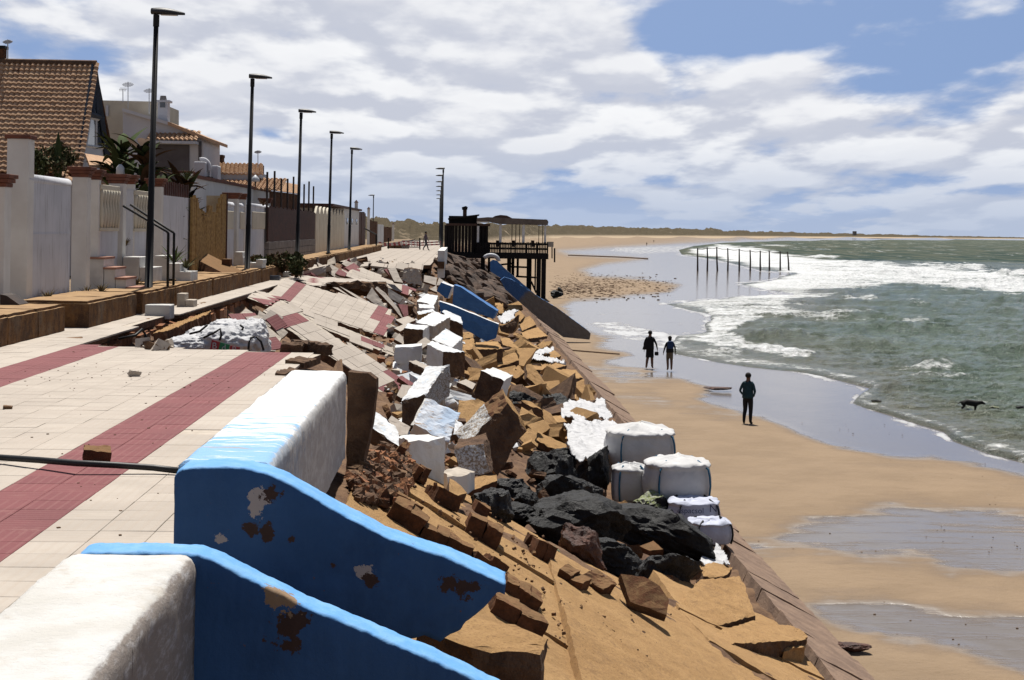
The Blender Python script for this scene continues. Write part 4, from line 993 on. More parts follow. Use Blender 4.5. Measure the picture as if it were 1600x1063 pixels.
def house1():
    X = -13.0
    apex = P(150, 101, X=X); f0 = P(128, 237, X=X); b0 = P(172, 246, X=X)
    t = thing('gabled_house', 'house with big orange tiled roof and navy timbered gable at left', 'house', (X - 5, apex.y, 4.6))
    dz = apex.z - f0.z; dy = apex.y - f0.y
    eave = Vector((X, f0.y - dy * .25, f0.z - dz * .25)); up = (apex - eave); Ls = up.length
    r = Ls / 24
    tiled_roof(eave + Vector((-10.9 + .1, 0, 0.02)), (1, 0, 0), up, 60, 24, 0.182, t, r=r)
    back = Vector((X, b0.y + 1.5, b0.z - .8))
    MB().prism([eave + Vector((-11, 0, -.06)), eave + Vector((0, 0, -.06)), apex + Vector((0, 0, -.06)), apex + Vector((-11, 0, -.06))], (0, 0.05, -.12)).build('roof_deck', M['dark_wood'], t)
    MB().prism([apex + Vector((-11, 0.02, -.06)), apex + Vector((0, 0.02, -.06)), back, back + Vector((-11, 0, 0))], (0, -.03, -.12)).build('rear_roof', M['brick_clay'], t)
    MB().tube([apex + Vector((-11, 0, .02)), apex + Vector((.02, 0, .02))], .13, 8).build('ridge_cap', M['broken_core'], t)
    xg = X - .18
    g = [Vector((xg, f0.y + .05, f0.z - .1)), Vector((xg, b0.y - .05, b0.z - .1)), Vector((xg, apex.y, apex.z - .12))]
    MB().prism(g, (-.15, 0, 0)).build('gable_wall', M['gable_white'], t)
    def bar(p, q, r, nm='timber'):
        MB().tube([p, q], r, 4).build(nm, M['navy_timber'], t)
    X2 = X - .1
    ap = Vector((X2, apex.y, apex.z)); pf = Vector((X2, f0.y - .1, f0.z - .3)); pb = Vector((X2, b0.y + .1, b0.z - .3))
    bar(ap, pf, .13, 'barge_board'); bar(ap, pb, .13, 'barge_board')
    a, b = P(139, 178, X=X2), P(162, 184, X=X2); bar(a, b, .1)
    for x0, y0, x1, y1 in ((150, 112, 146, 178), (150, 112, 152, 182), (147, 130, 156, 182), (146, 150, 141, 178)): bar(P(x0, y0, X=X2), P(x1, y1, X=X2), .06)
    w = [P(x, y, X=X - .17) for x, y in ((140, 184), (160, 188), (165, 232), (134, 228))]
    wo = MB().prism(w, (-.02, 0, 0)).build('window', M['glass_dark'], t)
    for i in range(4): MB().tube([w[i], w[(i + 1) % 4]], .06, 4).build('frame', M['wall_white'], wo)
    MB().tube([(w[0] + w[1]) / 2, (w[2] + w[3]) / 2], .05, 4).build('frame', M['wall_white'], wo)
    # body and lower porch roof
    MB().box((X - 10.5, f0.y + .1, 4.6), (X - .35, b0.y - .1, f0.z + .2)).build('wall', M['gable_white'], t)
    lo = P(128, 240, X=X + .1); tiled_roof(Vector((X - .1, lo.y - .6, lo.z - 1.0)), (0, 1, 0), (-.9, 0, .55), 22, 6, .24, t, 'porch_roof_tiles')
    MB().prism([P(133, 240, X=X + .5), P(172, 246, X=X + .5), P(188, 258, X=X + 1.6), P(140, 258, X=X + 1.6)], (0, 0, -.1)).build('porch_roof', M['roof_tile'], t)
    c = P(0, 70, X=X - 1.8); Y = apex.y
    ca, cb = P(-6, 100, Y=Y), P(6, 76, Y=Y); MB().box((ca.x, Y, ca.z), (cb.x, Y + .35, cb.z)).build('chimney', M['brick_clay'], t)
    MB().box((ca.x - .05, Y - .05, cb.z), (cb.x + .05, Y + .4, cb.z + .1)).build('chimney_cap', M['iron_black'], t)
house1()
def antenna(x, yb, yt, Y, label, kind=0):
    a, b = P(x, yb, Y=Y), P(x, yt, Y=Y); h = b.z - a.z
    t = thing('tv_antenna', label, 'antenna', a)
    MB().tube([a, b], .022, 5).build('mast', M['sheet_metal'], t)
    w = h * (.22 if kind == 0 else .3)
    for k in range(6):
        z = b.z - h * .04 - h * .028 * k * (1 if kind == 0 else 0); x0 = b.x + (0 if kind == 0 else (k - 2.5) * w * .3)
        if kind == 0:
            ww = w * (0.55 + .45 * math.sin(math.pi * k / 5)); MB().tube([(b.x - ww, Y, z), (b.x + ww, Y, z + .02)], .012, 4).build('element', M['sheet_metal'], t)
        else: MB().tube([(x0, Y - .1, b.z - .1), (x0, Y + .1, b.z + .1)], .012, 4).build('element', M['sheet_metal'], t)
    if kind: MB().tube([(b.x - w, Y, b.z), (b.x + w, Y, b.z)], .014, 4).build('boom', M['sheet_metal'], t)
antenna(12, 98, 62, 54.6, 'round television antenna on the big orange roof')
antenna(200, 170, 128, 78, 'tall round television antenna above the white house')
antenna(192, 160, 140, 78, 'low bar television antenna above the white house', 1)
antenna(233, 178, 138, 76, 'television antenna half hidden by the nearest lamp post')
antenna(403, 262, 235, 80, 'slender television antenna on the low tiled roof')
def house2():
    Y = 75.0
    t = thing('white_house', 'white house with sloping parapet and chimney behind dark plants', 'house', P(245, 300, Y=Y))
    def wall(px, Yw, d, mat, name='wall'): return MB().prism([P(x, y, Y=Yw) for x, y in px], (0, d, 0)).build(name, M[mat], t)
    wall([(160, 157), (246, 159), (246, 300), (160, 300)], 80, 6, 'cream_wall', 'rear_block')
    wall([(192, 171), (300, 207), (318, 215), (318, 300), (192, 300)], Y, 5, 'gable_white')
    for (p, q) in (((191, 169), (262, 190)), ((262, 190), (326, 216))):
        a, b = P(*p, Y=Y - .3), P(*q, Y=Y - .3); MB().prism([a, b, b + Vector((0, 6, 0)), a + Vector((0, 6, 0))], (0, 0, -.16)).build('parapet_coping', M['roof_tile'] if q[0] > 300 else M['gable_white'], t)
    a, b = P(246, 192, Y=Y + 1), P(262, 160, Y=Y + 1); ch = MB().box((a.x, Y + 1, a.z), (b.x, Y + 1.6, b.z)).build('chimney', M['gable_white'], t)
    MB().box((a.x - .08, Y + .92, b.z), (b.x + .1, Y + 1.7, b.z + .1)).build('chimney_slab', M['gable_white'], ch)
    MB().box((a.x + .12, Y + .97, a.z + .75), (b.x - .12, Y + .999, a.z + 1.0)).build('vent_opening', M['glass_dark'], ch)
    MB().tube([P(255, 160, Y=Y + 1.3), P(255, 150, Y=Y + 1.3)], [.2, .14], 8).build('cowl', M['concrete_block'], ch)
    a = P(228, 219, Y=Y - .8); tiled_roof(a, (1, 0, 0), (0, .9, .35), 11, 5, .22, t, 'lean_to_tiles')
    MB().box((a.x, Y - .9, a.z - .15), (a.x + 2.4, Y, a.z - .02)).build('lean_to_edge', M['gable_white'], t)
    wall([(232, 224), (296, 226), (296, 300), (232, 300)], Y - .04, .03, 'glass_dark', 'dark_veranda')
    w = wall([(310, 221), (315, 221), (315, 251), (310, 251)], Y - .03, .02, 'glass_dark', 'window')
    wall([(165, 165), (169, 165), (169, 182), (165, 182)], 79.9, .3, 'gable_white', 'corner_post')
    for x in (268, 276, 287, 297): 
        a, b = P(x, 205, Y=Y + .5), P(x + 5, 196 + (x - 268) * .25, Y=Y + .5); MB().box((a.x, Y + .5, a.z), (b.x, Y + .9, b.z)).build('roof_block', M['gable_white'], t)
house2()
def house3():
    Y = 82.0
    t = thing('tiled_bungalow', 'low bungalow with brown tiled roof and small brick chimney', 'house', P(400, 300, Y=Y))
    a = P(338, 273, Y=Y - 2); b = P(405, 254, Y=Y + 1)
    tiled_roof(a, (1, 0, 0), (b - P(405, 273, Y=Y - 2)), 11, 10, .22, t, 'upper_roof_tiles')
    a = P(330, 296, Y=Y - 4); tiled_roof(a, (1, 0, 0), (0, 2.6, .62), 16, 10, .22, t, 'lower_roof_tiles')
    MB().prism([P(x, y, Y=Y - 1.9) for x, y in ((340, 270), (404, 270), (404, 310), (340, 310))], (0, 4, 0)).build('wall', M['gable_white'], t)
    MB().prism([P(x, y, Y=Y + 1.0) for x, y in ((404, 258), (409, 258), (409, 278), (404, 278))], (0, 1, 0)).build('end_wall', M['dark_wood'], t)
    mb = MB(); fbox(mb, 331, 252, 348, 258, Y + 2, .8); fbox(mb, 331, 242, 348, 246, Y + 2, .8)
    fbox(mb, 331, 258, 348, 285, Y + 2.001, .79)
    for k in range(4): fbox(mb, 331 + k * 4.6, 246, 333.2 + k * 4.6, 252, Y + 2, .8)
    mb.build('chimney', M['brick_clay'], t)
    # long roof falling to the right
    a, b, c, d = P(404, 277, Y=Y), P(465, 296, Y=Y + 14), P(465, 304, Y=Y + 12), P(404, 296, Y=Y - 3)
    dirA = (c - d).normalized(); tiled_roof(d, dirA, (a - d), int((c - d).length / .24), 9, .24, t, 'side_roof_tiles')
    MB().prism([P(404, 296, Y=Y), P(465, 304, Y=Y + 12), P(465, 340, Y=Y + 12), P(404, 340, Y=Y)], (-2, 1, 0)).build('side_wall', M['brick_clay'], t)
house3()
# roof-top unit (white curved tank and box)
t = thing('water_tank', 'white rounded roof tank and duct above the garden walls', 'tank', P(322, 290, Y=66))
for (x0, y0, x1, y1, Y, d) in ((302, 253, 321, 283, 66, 1.2), (330, 259, 341, 284, 66.6, .8)):
    mb = MB(); fbox(mb, x0, y0, x1, y1, Y, d); mb.build('tank_body', M['gable_white'], t, bevel=.05)
pts = [P(316 + 11 * math.sin(a), 262 - 13 * math.cos(a), Y=66.5) for a in [R(q) for q in range(-20, 130, 15)]]
MB().tube(pts, .09, 7).build('duct', M['gable_white'], t, smooth=True)
mb = MB(); fbox(mb, 310, 276, 328, 281, 65.8, 1.4); mb.build('bracket', M['iron_black'], t)
q = P(399, 290, Y=60); t = thing('globe_lamp', 'small grey mushroom lamp behind the second lamp post', 'lamp', P(399, 300, Y=60))
MB().tube([P(399, 292, Y=60), P(399, 284, Y=60)], .03, 6).build('stem', M['iron_black'], t); MB().tube([P(399, 284, Y=60), P(399, 279, Y=60), P(399, 273.5, Y=60)], [.17, .15, .02], 10).build('shade', M['sheet_metal'], t, smooth=True)
tag(MB().tube([P(188, 277, Y=47), P(188, 262, Y=47), P(188, 257, Y=47)], [.14, .12, .04], 8).build('garden_ornament', M['wall_white'], smooth=True), 'small white rounded ornament on the wall by the dark plants', 'ornament')

# ================================================================== plants
def leaf_mat(name, c1, c2):
    m = Mat(name); v = m.co('World'); m.color(m.mix(m.mth('ADD', m.mth('MULTIPLY', m.noise(v, 5, 3), .7), m.mth('MULTIPLY', m.noise(v, .9, 2), .3)), c1, c2)).rough(.8).spec(.08)
    M[name] = m.m
leaf_mat('leaf_dark', (0.022, 0.035, 0.014), (0.07, 0.085, 0.03)); leaf_mat('leaf_brown', (0.05, 0.028, 0.016), (0.10, 0.055, 0.028)); leaf_mat('leaf_green', (0.04, 0.065, 0.025), (0.10, 0.13, 0.045)); leaf_mat('leaf_dry', (0.16, 0.12, 0.06), (0.09, 0.065, 0.035)); leaf_mat('leaf_olive', (0.05, 0.055, 0.025), (0.12, 0.11, 0.05))
def blade(mb, base, d, L, w, bend=.4, n=5, mi=0):
    d = Vector(d).normalized(); side = d.cross(Vector((0, 0, 1)));
    if side.length < .1: side = Vector((1, 0, 0))
    side = side.normalized(); p = Vector(base); b = len(mb.v); dd = d.copy()
    for i in range(n + 1):
        f = i / n; ww = w * math.sin(math.pi * min(.98, .12 + f * .88)) ; up = side.cross(dd).normalized()
        mb.v += [p - side * ww + up * ww * .3, p.copy(), p + side * ww + up * ww * .3]
        p = p + dd * (L / n); dd = (dd + Vector((0, 0, -1)) * bend / n).normalized()
    for i in range(n):
        for k in (0, 1): mb.f.append((b + i * 3 + k, b + i * 3 + k + 1, b + i * 3 + 4 + k, b + i * 3 + 3 + k)); mb.m.append(mi)
def big_leaf_plant(x0, x1, yt, yb, Y, label, nst, mats, L=1.2, w=.2):
    a, b = P(x0, yb, Y=Y), P(x1, yt, Y=Y); t = thing('broad_leaf_plant', label, 'plant', ((a.x + b.x) / 2, Y, 4.6))
    st = MB()
    for k in range(nst):
        x = random.uniform(a.x + .15, b.x - .15); z = 4.6 + (b.z - 4.6) * random.uniform(.5, .92); y = Y + random.uniform(-.5, .5)
        st.tube([(x, y, 4.6), (x + random.uniform(-.1, .1), y, z)], [.06, .03], 5)
        for q in range(20):
            lf = MB(); an = random.uniform(0, 6.28); tilt = random.uniform(.3, 1.6)
            blade(lf, (x, y, z - random.uniform(0, 1.5)), (math.cos(an), math.sin(an) * .6, tilt), L * random.uniform(.35, .85), w * random.uniform(.55, 1.0), random.uniform(.2, 1.3), 6)
            lf.build('leaf', M[random.choice(mats)], t, smooth=True)
    st.build('stems', M['leaf_brown'], t)
big_leaf_plant(166, 208, 182, 285, 49, 'tall dark broad leaf plant right of the gabled house', 7, ['leaf_dark', 'leaf_dark', 'leaf_green'], 1.5, .22)
big_leaf_plant(204, 240, 196, 290, 47, 'dark broad leaf plant behind the nearest lamp post', 6, ['leaf_dark', 'leaf_brown'], 1.3, .2)
big_leaf_plant(240, 272, 212, 285, 48, 'dark broad leaf plant right of the nearest lamp post', 5, ['leaf_dark', 'leaf_dark', 'leaf_brown'], 1.2, .2)
big_leaf_plant(268, 300, 200, 280, 50, 'reddish brown broad leaf plant before the white house', 5, ['leaf_brown', 'leaf_brown', 'leaf_dark'], 1.3, .18)
def shrub(x0, x1, yt, yb, Y, label, n, mats, dep=.8, ls=.12, name='shrub', zb=None):
    a, b = P(x0, yb, Y=Y), P(x1, yt, Y=Y); zb = a.z if zb is None else zb; t = thing(name, label, 'shrub', ((a.x + b.x) / 2, Y, zb))
    mb = MB(); tw = MB(); w = (b.x - a.x) / 2; h = b.z - zb
    cl = [(random.uniform(-.8, .8) * w, random.uniform(-1, 1) * dep, random.uniform(.25, .9) * h, random.uniform(.25, .5)) for _ in range(9)]
    for c in cl: tw.tube([((a.x + b.x) / 2 + c[0] * .3, Y + c[1] * .3, zb), ((a.x + b.x) / 2 + c[0], Y + c[1], zb + c[2])], [.025, .01], 4)
    for k in range(n):
        c = random.choice(cl); v = Vector((random.gauss(0, 1), random.gauss(0, 1), random.gauss(0, .8))) * c[3] * .5 * max(h, w) * .6
        p = Vector(((a.x + b.x) / 2 + c[0], Y + c[1], zb + c[2])) + v
        if p.z < zb or p.z > zb + h * 1.15: continue
        d = Vector((random.gauss(0, 1), random.gauss(0, 1), random.gauss(.4, 1))).normalized(); s = ls * random.uniform(.5, 1.2); sd_ = d.cross(Vector((random.random(), random.random(), random.random() - .5))).normalized() * s * .35
        mb.add([p, p + d * s * .5 + sd_, p + d * s, p + d * s * .5 - sd_], [(0, 1, 2, 3)], random.randrange(len(mats)))
    mb.build('foliage', [M[q] for q in mats], t); tw.build('stem', M['leaf_brown'], t)
    return t
shrub(44, 72, 232, 282, 40, 'dark shrub above the plain white wall at left', 1500, ['leaf_dark', 'leaf_olive'])
shrub(72, 112, 226, 282, 41, 'spiky shrub around the tall cactus', 1500, ['leaf_dark', 'leaf_olive', 'leaf_dry'])
def cactus(x, yb, yt, Y, w, label):
    a, b = P(x, yb, Y=Y), P(x, yt, Y=Y); t = thing('column_cactus', label, 'cactus', (a.x, Y, 4.6)); n = 16; mb = MB(); hs = 10
    vs = []
    for i in range(hs + 1):
        f = i / hs; r = w * (1 if f < .8 else math.sqrt(max(0.02, 1 - ((f - .8) / .2) ** 2)))
        for k in range(n):
            an = 2 * math.pi * k / n; rr = r * (1 if k % 2 else .8); vs.append((a.x + rr * math.cos(an), Y + rr * math.sin(an), 4.6 + (b.z - 4.6) * f))
    mb.add(vs, [(i * n + k, i * n + (k + 1) % n, (i + 1) * n + (k + 1) % n, (i + 1) * n + k) for i in range(hs) for k in range(n)] + [tuple(hs * n + k for k in range(n))]); mb.build('stem', M['leaf_dark'], t)
cactus(90, 285, 207, 40.5, .1, 'tall dark column cactus above the plain white wall'); cactus(64, 285, 232, 40.2, .09, 'shorter dark column cactus left of the tall one')
shrub(390, 425, 402, 421, 58, 'low brown green weeds right of the second lamp post', 1300, ['leaf_olive', 'leaf_dry', 'leaf_dark'], .8, .14)
shrub(424, 462, 396, 425, 60, 'dry brown shrub left of the third lamp post', 1800, ['leaf_olive', 'leaf_dry', 'leaf_brown'], .9, .15)
shrub(452, 476, 399, 433, 59, 'dark green bush hanging over the ledge at the third lamp post', 1800, ['leaf_dark', 'leaf_olive'], .7, .14)
def agave(x, y, Y, s, label, mat='leaf_olive'):
    p = P(x, y, Y=Y); t = thing('agave', label, 'plant', p)
    for k in range(15):
        an = k * 2.4; lf = MB(); blade(lf, p, (math.cos(an), math.sin(an), random.uniform(.5, 2)), s * random.uniform(.7, 1.1), s * .06, .5, 5); lf.build('leaf', M[mat], t)
agave(272, 412, 40.0, .6, 'spiky green agave between the handrail and the reed gate', 'leaf_green'); agave(291, 420, 41.5, .55, 'spiky agave beside the lowest white step block'); agave(292, 282, 46, .45, 'spiky agave on the flat capped pillar', 'leaf_dark'); agave(158, 460, 34.5, .35, 'small dry spiky weed at the foot of the garden steps', 'leaf_dry')
agave(411, 322, 56, .35, 'small plant on the white pillar before the brown fence', 'leaf_brown')
for k, (x, y, Y, s) in enumerate([(75, 470, 31.5, .3), (112, 468, 33.5, .25), (136, 463, 34.8, .3), (214, 446, 37.4, .3), (196, 385, 40, .3)]): agave(x, y, Y, s, 'dry weed tuft at the foot of the ' + ['plain white wall', 'cream flared pillar', 'first garden steps', 'first lamp post', 'slim cream pillar'][k], 'leaf_dry')
# ================================================================== revetment slope, toe, rubble
def plane_pts(poly, A, sx, sy):
    """sight lines of a pixel outline cut by the plane through A with slopes sx (per m of X) and sy (per m of Y)"""
    out = []
    for x, y in poly:
        d = ray(x, y); t = (A.z - EYE - sx * A.x - sy * A.y) / (d.z - sx * d.x - sy * d.y); out.append(CAM + d * t)
    return out
def slab(name, label, poly, sx, sy, th, Y=None, lift=0.15, top='tan_concrete', side='broken_core', cat='slab', ext='n', amp=0.012, ml=0.14, edges=None, parent=None, tiles=None, group=None, anchor=None):
    cx = sum(p[0] for p in poly) / len(poly); cy = sum(p[1] for p in poly) / len(poly)
    if anchor: cx, cy = anchor
    A = P(cx, cy, Y=Y) if Y else ground(cx, cy, lift)
    pts = plane_pts(poly, A, sx, sy); n = Vector((-sx, -sy, 1)).normalized()
    e = -n * th if ext == 'n' else (Vector((0, 0, -th)) if ext == 'z' else Vector(ext))
    mats = [M[top], M[side]]; 
    mb = MB(); k = len(pts)
    nn = Vector((0, 0, 0))
    for i in range(k): nn += (pts[i] - pts[0]).cross(pts[(i + 1) % k] - pts[0])
    idx = list(range(k))
    if nn.dot(n) < 0: pts = pts[::-1]; idx = idx[::-1]
    mb.add(pts + [p + e for p in pts], [tuple(range(k))], 0); mb.f.append(tuple(range(2 * k - 1, k - 1, -1))); mb.m.append(1)
    for i in range(k):
        j = (i + 1) % k; mi = 1
        if edges:
            a, b = idx[i], idx[j]; q = edges.get(min(a, b) if abs(a - b) == 1 else max(a, b))
            if q:
                if M[q] not in mats: mats.append(M[q])
                mi = mats.index(M[q])
        mb.f.append((i, k + i, k + j, j)); mb.m.append(mi)
    root = None
    if tiles is not None:
        mats[0] = M['mortar']; root = thing(name, label, cat, A, group); o = mb.build('slab_body', mats, root)
    else:
        o = mb.build(name, mats, parent)
        if label: tag(o, label, cat, group)
    bm = bmesh.new(); bm.from_mesh(o.data); bmesh.ops.triangulate(bm, faces=[f for f in bm.faces if len(f.verts) > 4]); bm.to_mesh(o.data); bm.free()
    rough_mesh(o, amp * 1.5, 6.5, maxlen=ml * .8, seed=cx * .01 + cy * .02)
    if th > .13:
        # ragged fracture: broken sides are rough, the rim is chipped
        bm = bmesh.new(); bm.from_mesh(o.data); core = {i for i, q in enumerate(mats) if q.name in ('broken_core', 'sub_base', 'earth', 'tan_concrete', 'brick_clay', 'mortar', 'speckled_paint')}
        for v in bm.verts:
            ms = {f.material_index for f in v.link_faces}
            if ms <= core and 0 not in ms: v.co += mnoise.noise_vector(v.co * 5 + Vector((cx, cy, 0))) * .035 + mnoise.noise_vector(v.co * 14) * .014
            elif 0 in ms and len(ms) > 1:
                q = mnoise.noise_vector(v.co * 9 + Vector((cy, cx, 0))) * .022 + mnoise.noise_vector(v.co * 23) * .012; v.co += q - n * abs(mnoise.noise(v.co * 11)) * .022
        bm.to_mesh(o.data); bm.free()
    if tiles is not None:
        e1 = (plane_pts([tiles[1]], A, sx, sy)[0] - plane_pts([tiles[0]], A, sx, sy)[0]).normalized(); e2 = n.cross(e1).normalized()
        o0 = plane_pts([tiles[0]], A, sx, sy)[0]; Mx = Matrix((e1, e2, n)).transposed().to_euler()
        for i in range(-14, 15):
            for j in range(-9, 10):
                p = o0 + e1 * (TS * i) + e2 * (TS * j); u = proj(p)
                if not inpoly(u[0], u[1], poly): continue
                red = any(inpoly(u[0], u[1], r) for r in tiles[2])
                tl = mesh_obj('red_tile' if red else 'tile', TRED if red else TCREAM, None, root); tl.location = p - A + n * (-0.018 + random.uniform(0, .004)); tl.rotation_euler = Mx
                tl.rotation_euler.rotate_axis('Z', random.choice((0, R(90)))); tl.rotation_euler.rotate_axis('X', random.gauss(0, .008))
        return root
    return o
# ---- sloping revetment
rev = MB(); 
for X0, X1, Y0, Y1 in [(-1.05, 4.9, -6, 60)]:
    pass
simple('toe_concrete', (0.27, 0.18, 0.125), (0.19, 0.125, 0.09), 3, 0.95, 0.8, 25, 0.03)
revet = bpy.data.objects.new('revetment', bpy.data.meshes.new('revetment')); col.objects.link(revet); tag(revet, kind='structure')
cols = [(-0.95, 0.95), (0.97, 2.9), (2.92, 4.86)]
for ci, (xa, xb) in enumerate(cols):
    y = 2.0 + ci * .7
    while y < (15.2, 17.5, 21)[ci]:
        e = y + random.uniform(2.2, 3.2)
        if ci == 2 and 15.5 < y < 23 and False: pass
        dz = random.uniform(-.03, .05); tl = random.uniform(-.02, .02)
        f = lambda X, Yv: T(X, min(Yv, 21)) + dz + tl * (Yv - y)
        mb = MB(); mb.prism([(xa, y, f(xa, y)), (xb, y, f(xb, y)), (xb, e - .03, f(xb, e)), (xa, e - .03, f(xa, e))], (-.09, 0, -.16))
        o = mb.build('slope_slab', M['tan_concrete'], revet); rough_mesh(o, .022, 3.2, maxlen=.12, seed=y); y = e
# toe beam, segment by segment
y = 4.0
while y < 130:
    e = y + random.uniform(1.0, 1.6) * (1 if y < 50 else 2.5); dz = random.uniform(-.03, .03); w = random.uniform(-.05, .05)
    mb = MB(); sh = .22
    mb.prism([(4.98, y, .60 + dz), (5.95 + w, y + sh, .06 + dz), (5.95 + w, e + sh - .02, .06 + dz), (4.98, e - .02, .60 + dz)], (-.12, 0, -.3))
    o = mb.build('toe_segment', M['toe_concrete'], revet); rough_mesh(o, .022, 3.5, maxlen=.25, seed=y); y = e
S = slab
# ---- near slope pieces
S('slope_slab', None, [(1050, 950), (1072, 928), (1095, 905), (1157, 900), (1181, 962), (1095, 985)], -.35, .12, .28, lift=.18, parent=revet)
S('slope_slab', None, [(1107, 990), (1180, 969), (1237, 979), (1260, 1000), (1142, 1006)], -.30, .0, .30, lift=.16, parent=revet)
S('concrete_slab', 'dark brown tilted slab below the lit black boulder', [(970, 897), (1005, 902), (1030, 915), (1046, 938), (1042, 962), (985, 940)], -.2, .9, .12, lift=.30, top='brick_clay')
S('concrete_slab', 'small tan slab beside the flattened white bag', [(1092, 882), (1115, 879), (1144, 887), (1135, 900), (1100, 902)], -.35, .1, .2, lift=.18)
S('concrete_block', 'big dark concrete block under the broken end of the blue wall', [(650, 985), (700, 962), (760, 968), (805, 975), (850, 1000), (846, 1022), (740, 1012)], -.10, .0, .75, lift=.55, ext='z', side='broken_core', amp=.02)
S('concrete_block', 'tan block with wedge end above the toe crack', [(1190, 986), (1235, 975), (1262, 992), (1258, 1010), (1225, 1015)], -.2, .0, .25, lift=.2, side='tan_concrete', amp=.03)

# ---- brick fragments on the slope
def brick_fragment(label, x0, y0, x1, y1, lift=.0, cells=2, rz=0.0, mat='brick_clay', rx=0.0):
    g = ground((x0 + x1) / 2, y1 - (y1 - y0) * .25); px = F / g.y; w = (x1 - x0) / px; h = (y1 - y0) / px * .8; d = min(w, .30)
    t = thing('brick_fragment', label, 'brick', g, 'broken brick pieces on the slope'); t.location.z += lift
    cw = w / cells
    for k in range(cells):
        a = -w / 2 + k * cw
        o = MB().box((a + .001, -d / 2, -h * .35), (a + cw - .001, d / 2, h * .62 + random.uniform(-.02, .02)), 0).build('brick_cell', [M[mat]]); [setattr(v_, 'co', v_.co + Vector((random.uniform(-.008, .008), random.uniform(-.015, .015), random.uniform(-.018, .018)))) for v_ in o.data.vertices]; rough_mesh(o, .022, 9, maxlen=.06, seed=x0 + k); o.parent = t
        for p in o.data.polygons: pass
        MB().box((a + cw * .2, -d / 2 - .006, -h * .1), (a + cw * .8, -d / 2 - .001, h * .38)).build('cell_hollow', M['broken_core'], t).location = (0, 0, 0)
    for c in t.children:
        pass
    t.rotation_euler = (rx + random.gauss(0, .08), R(27) + random.gauss(0, .10), rz + random.gauss(0, .2)); return t
for c in [(585, 764, 608, 791, 'small dark brick beside the earth heap at the slope top', 1, .2), (608, 770, 655, 789, 'long low brick on the dusty slope above the blue wall', 2, .1), (605, 783, 664, 824, 'large dark brick block right behind the blue wall edge', 2, .1), (654, 826, 736, 860, 'long brown brick course along the blue wall edge', 4, .05),
          (724, 803, 781, 846, 'squarish brown brick standing on the pitted slope', 2, .1), (829, 836, 863, 874, 'upright brown brick with two hollows near the green moss', 2, 0), (819, 829, 834, 855, 'narrow brick piece left of the upright brick', 1, .2), (727, 863, 786, 893, 'brick lump just above the blue wall tip', 2, .05), (780, 908, 844, 936, 'hollow brick row right of the blue wall tip', 3, .1), (761, 932, 850, 976, 'large brick and mortar block below the blue wall tip', 2, .08),
          (872, 884, 915, 922, 'left half of the paired hollow bricks on the lower slope', 2, -.35), (908, 893, 950, 928, 'right half of the paired hollow bricks on the lower slope', 2, -.2), (640, 716, 664, 752, 'reddish brick leaning on the grey white block', 2, .1), (738, 783, 762, 800, 'small brick chip at the slope crack', 1, .3), (668, 758, 712, 790, 'brown clay block at the foot of the grey white block', 1, .15)]:
    brick_fragment(c[4], *c[:4], cells=c[5], rz=c[6])
# small debris on the slope and in the rubble: uncountable
def debris(name, label, zones, mats, smin, smax, seed):
    random.seed(seed); mb = MB()
    for (poly, n) in zones:
        xs = [p[0] for p in poly]; ys = [p[1] for p in poly]; k = 0; tries = 0
        while k < n and tries < n * 8:
            tries += 1; x, y = random.uniform(min(xs), max(xs)), random.uniform(min(ys), max(ys))
            if not inpoly(x, y, poly): continue
            g = ground(x, y)
            if g.x < -6.2: continue
            k += 1; s = random.uniform(smin, smax) ** 1.0 * random.uniform(.4, 1)
            vs = [Vector((random.uniform(.6, 1) * a, random.uniform(.6, 1) * b, random.uniform(.4, .9) * c)) * s for a in (-1, 1) for b in (-1, 1) for c in (-1, 1)]
            Rm = Matrix.Rotation(random.random() * 6.28, 3, 'Z') @ Matrix.Rotation(random.uniform(-.6, .6), 3, 'X') @ Matrix.Rotation(random.uniform(-.6, .6), 3, 'Y')
            mb.add([g + Rm @ v + Vector((0, 0, s * .2)) for v in vs], [(0, 1, 3, 2), (4, 6, 7, 5), (0, 4, 5, 1), (2, 3, 7, 6), (0, 2, 6, 4), (1, 5, 7, 3)], random.randrange(len(mats)))
    tag(mb.build(name, [M[q] for q in mats]), label, 'rubble', kind='stuff')
debris('slope_crumbs', 'dark crumbs scattered over the tan slope', [([(560, 720), (700, 760), (900, 860), (1050, 960), (1000, 1063), (850, 1000), (640, 840)], 230)], ['earth', 'broken_core', 'brick_clay'], .008, .026, 3)
debris('earth_heap', 'crumbled brown earth heap beside the white parapet', [([(545, 745), (590, 700), (640, 715), (640, 760), (600, 790), (560, 780)], 900), ([(600, 680), (640, 690), (650, 720), (590, 715)], 200)], ['earth', 'broken_core', 'orange_clay', 'sub_base'], .02, .075, 4)
debris('rubble_debris', 'mixed small rubble between the broken slabs', [([(450, 420), (600, 400), (720, 440), (850, 520), (930, 640), (820, 700), (720, 760), (640, 690), (600, 600), (480, 500)], 1500), ([(520, 428), (600, 412), (680, 432), (640, 480), (560, 450)], 500)], ['earth', 'orange_clay', 'tan_concrete', 'mortar', 'broken_core', 'white_paint'], .03, .15, 5)
debris('pit_rubble', 'orange clods and dirt along the edge of the pit', [([(60, 520), (240, 485), (330, 455), (395, 445), (400, 460), (300, 500), (180, 540)], 900)], ['orange_clay', 'earth', 'broken_core', 'mortar'], .03, .13, 6)
random.seed(11)
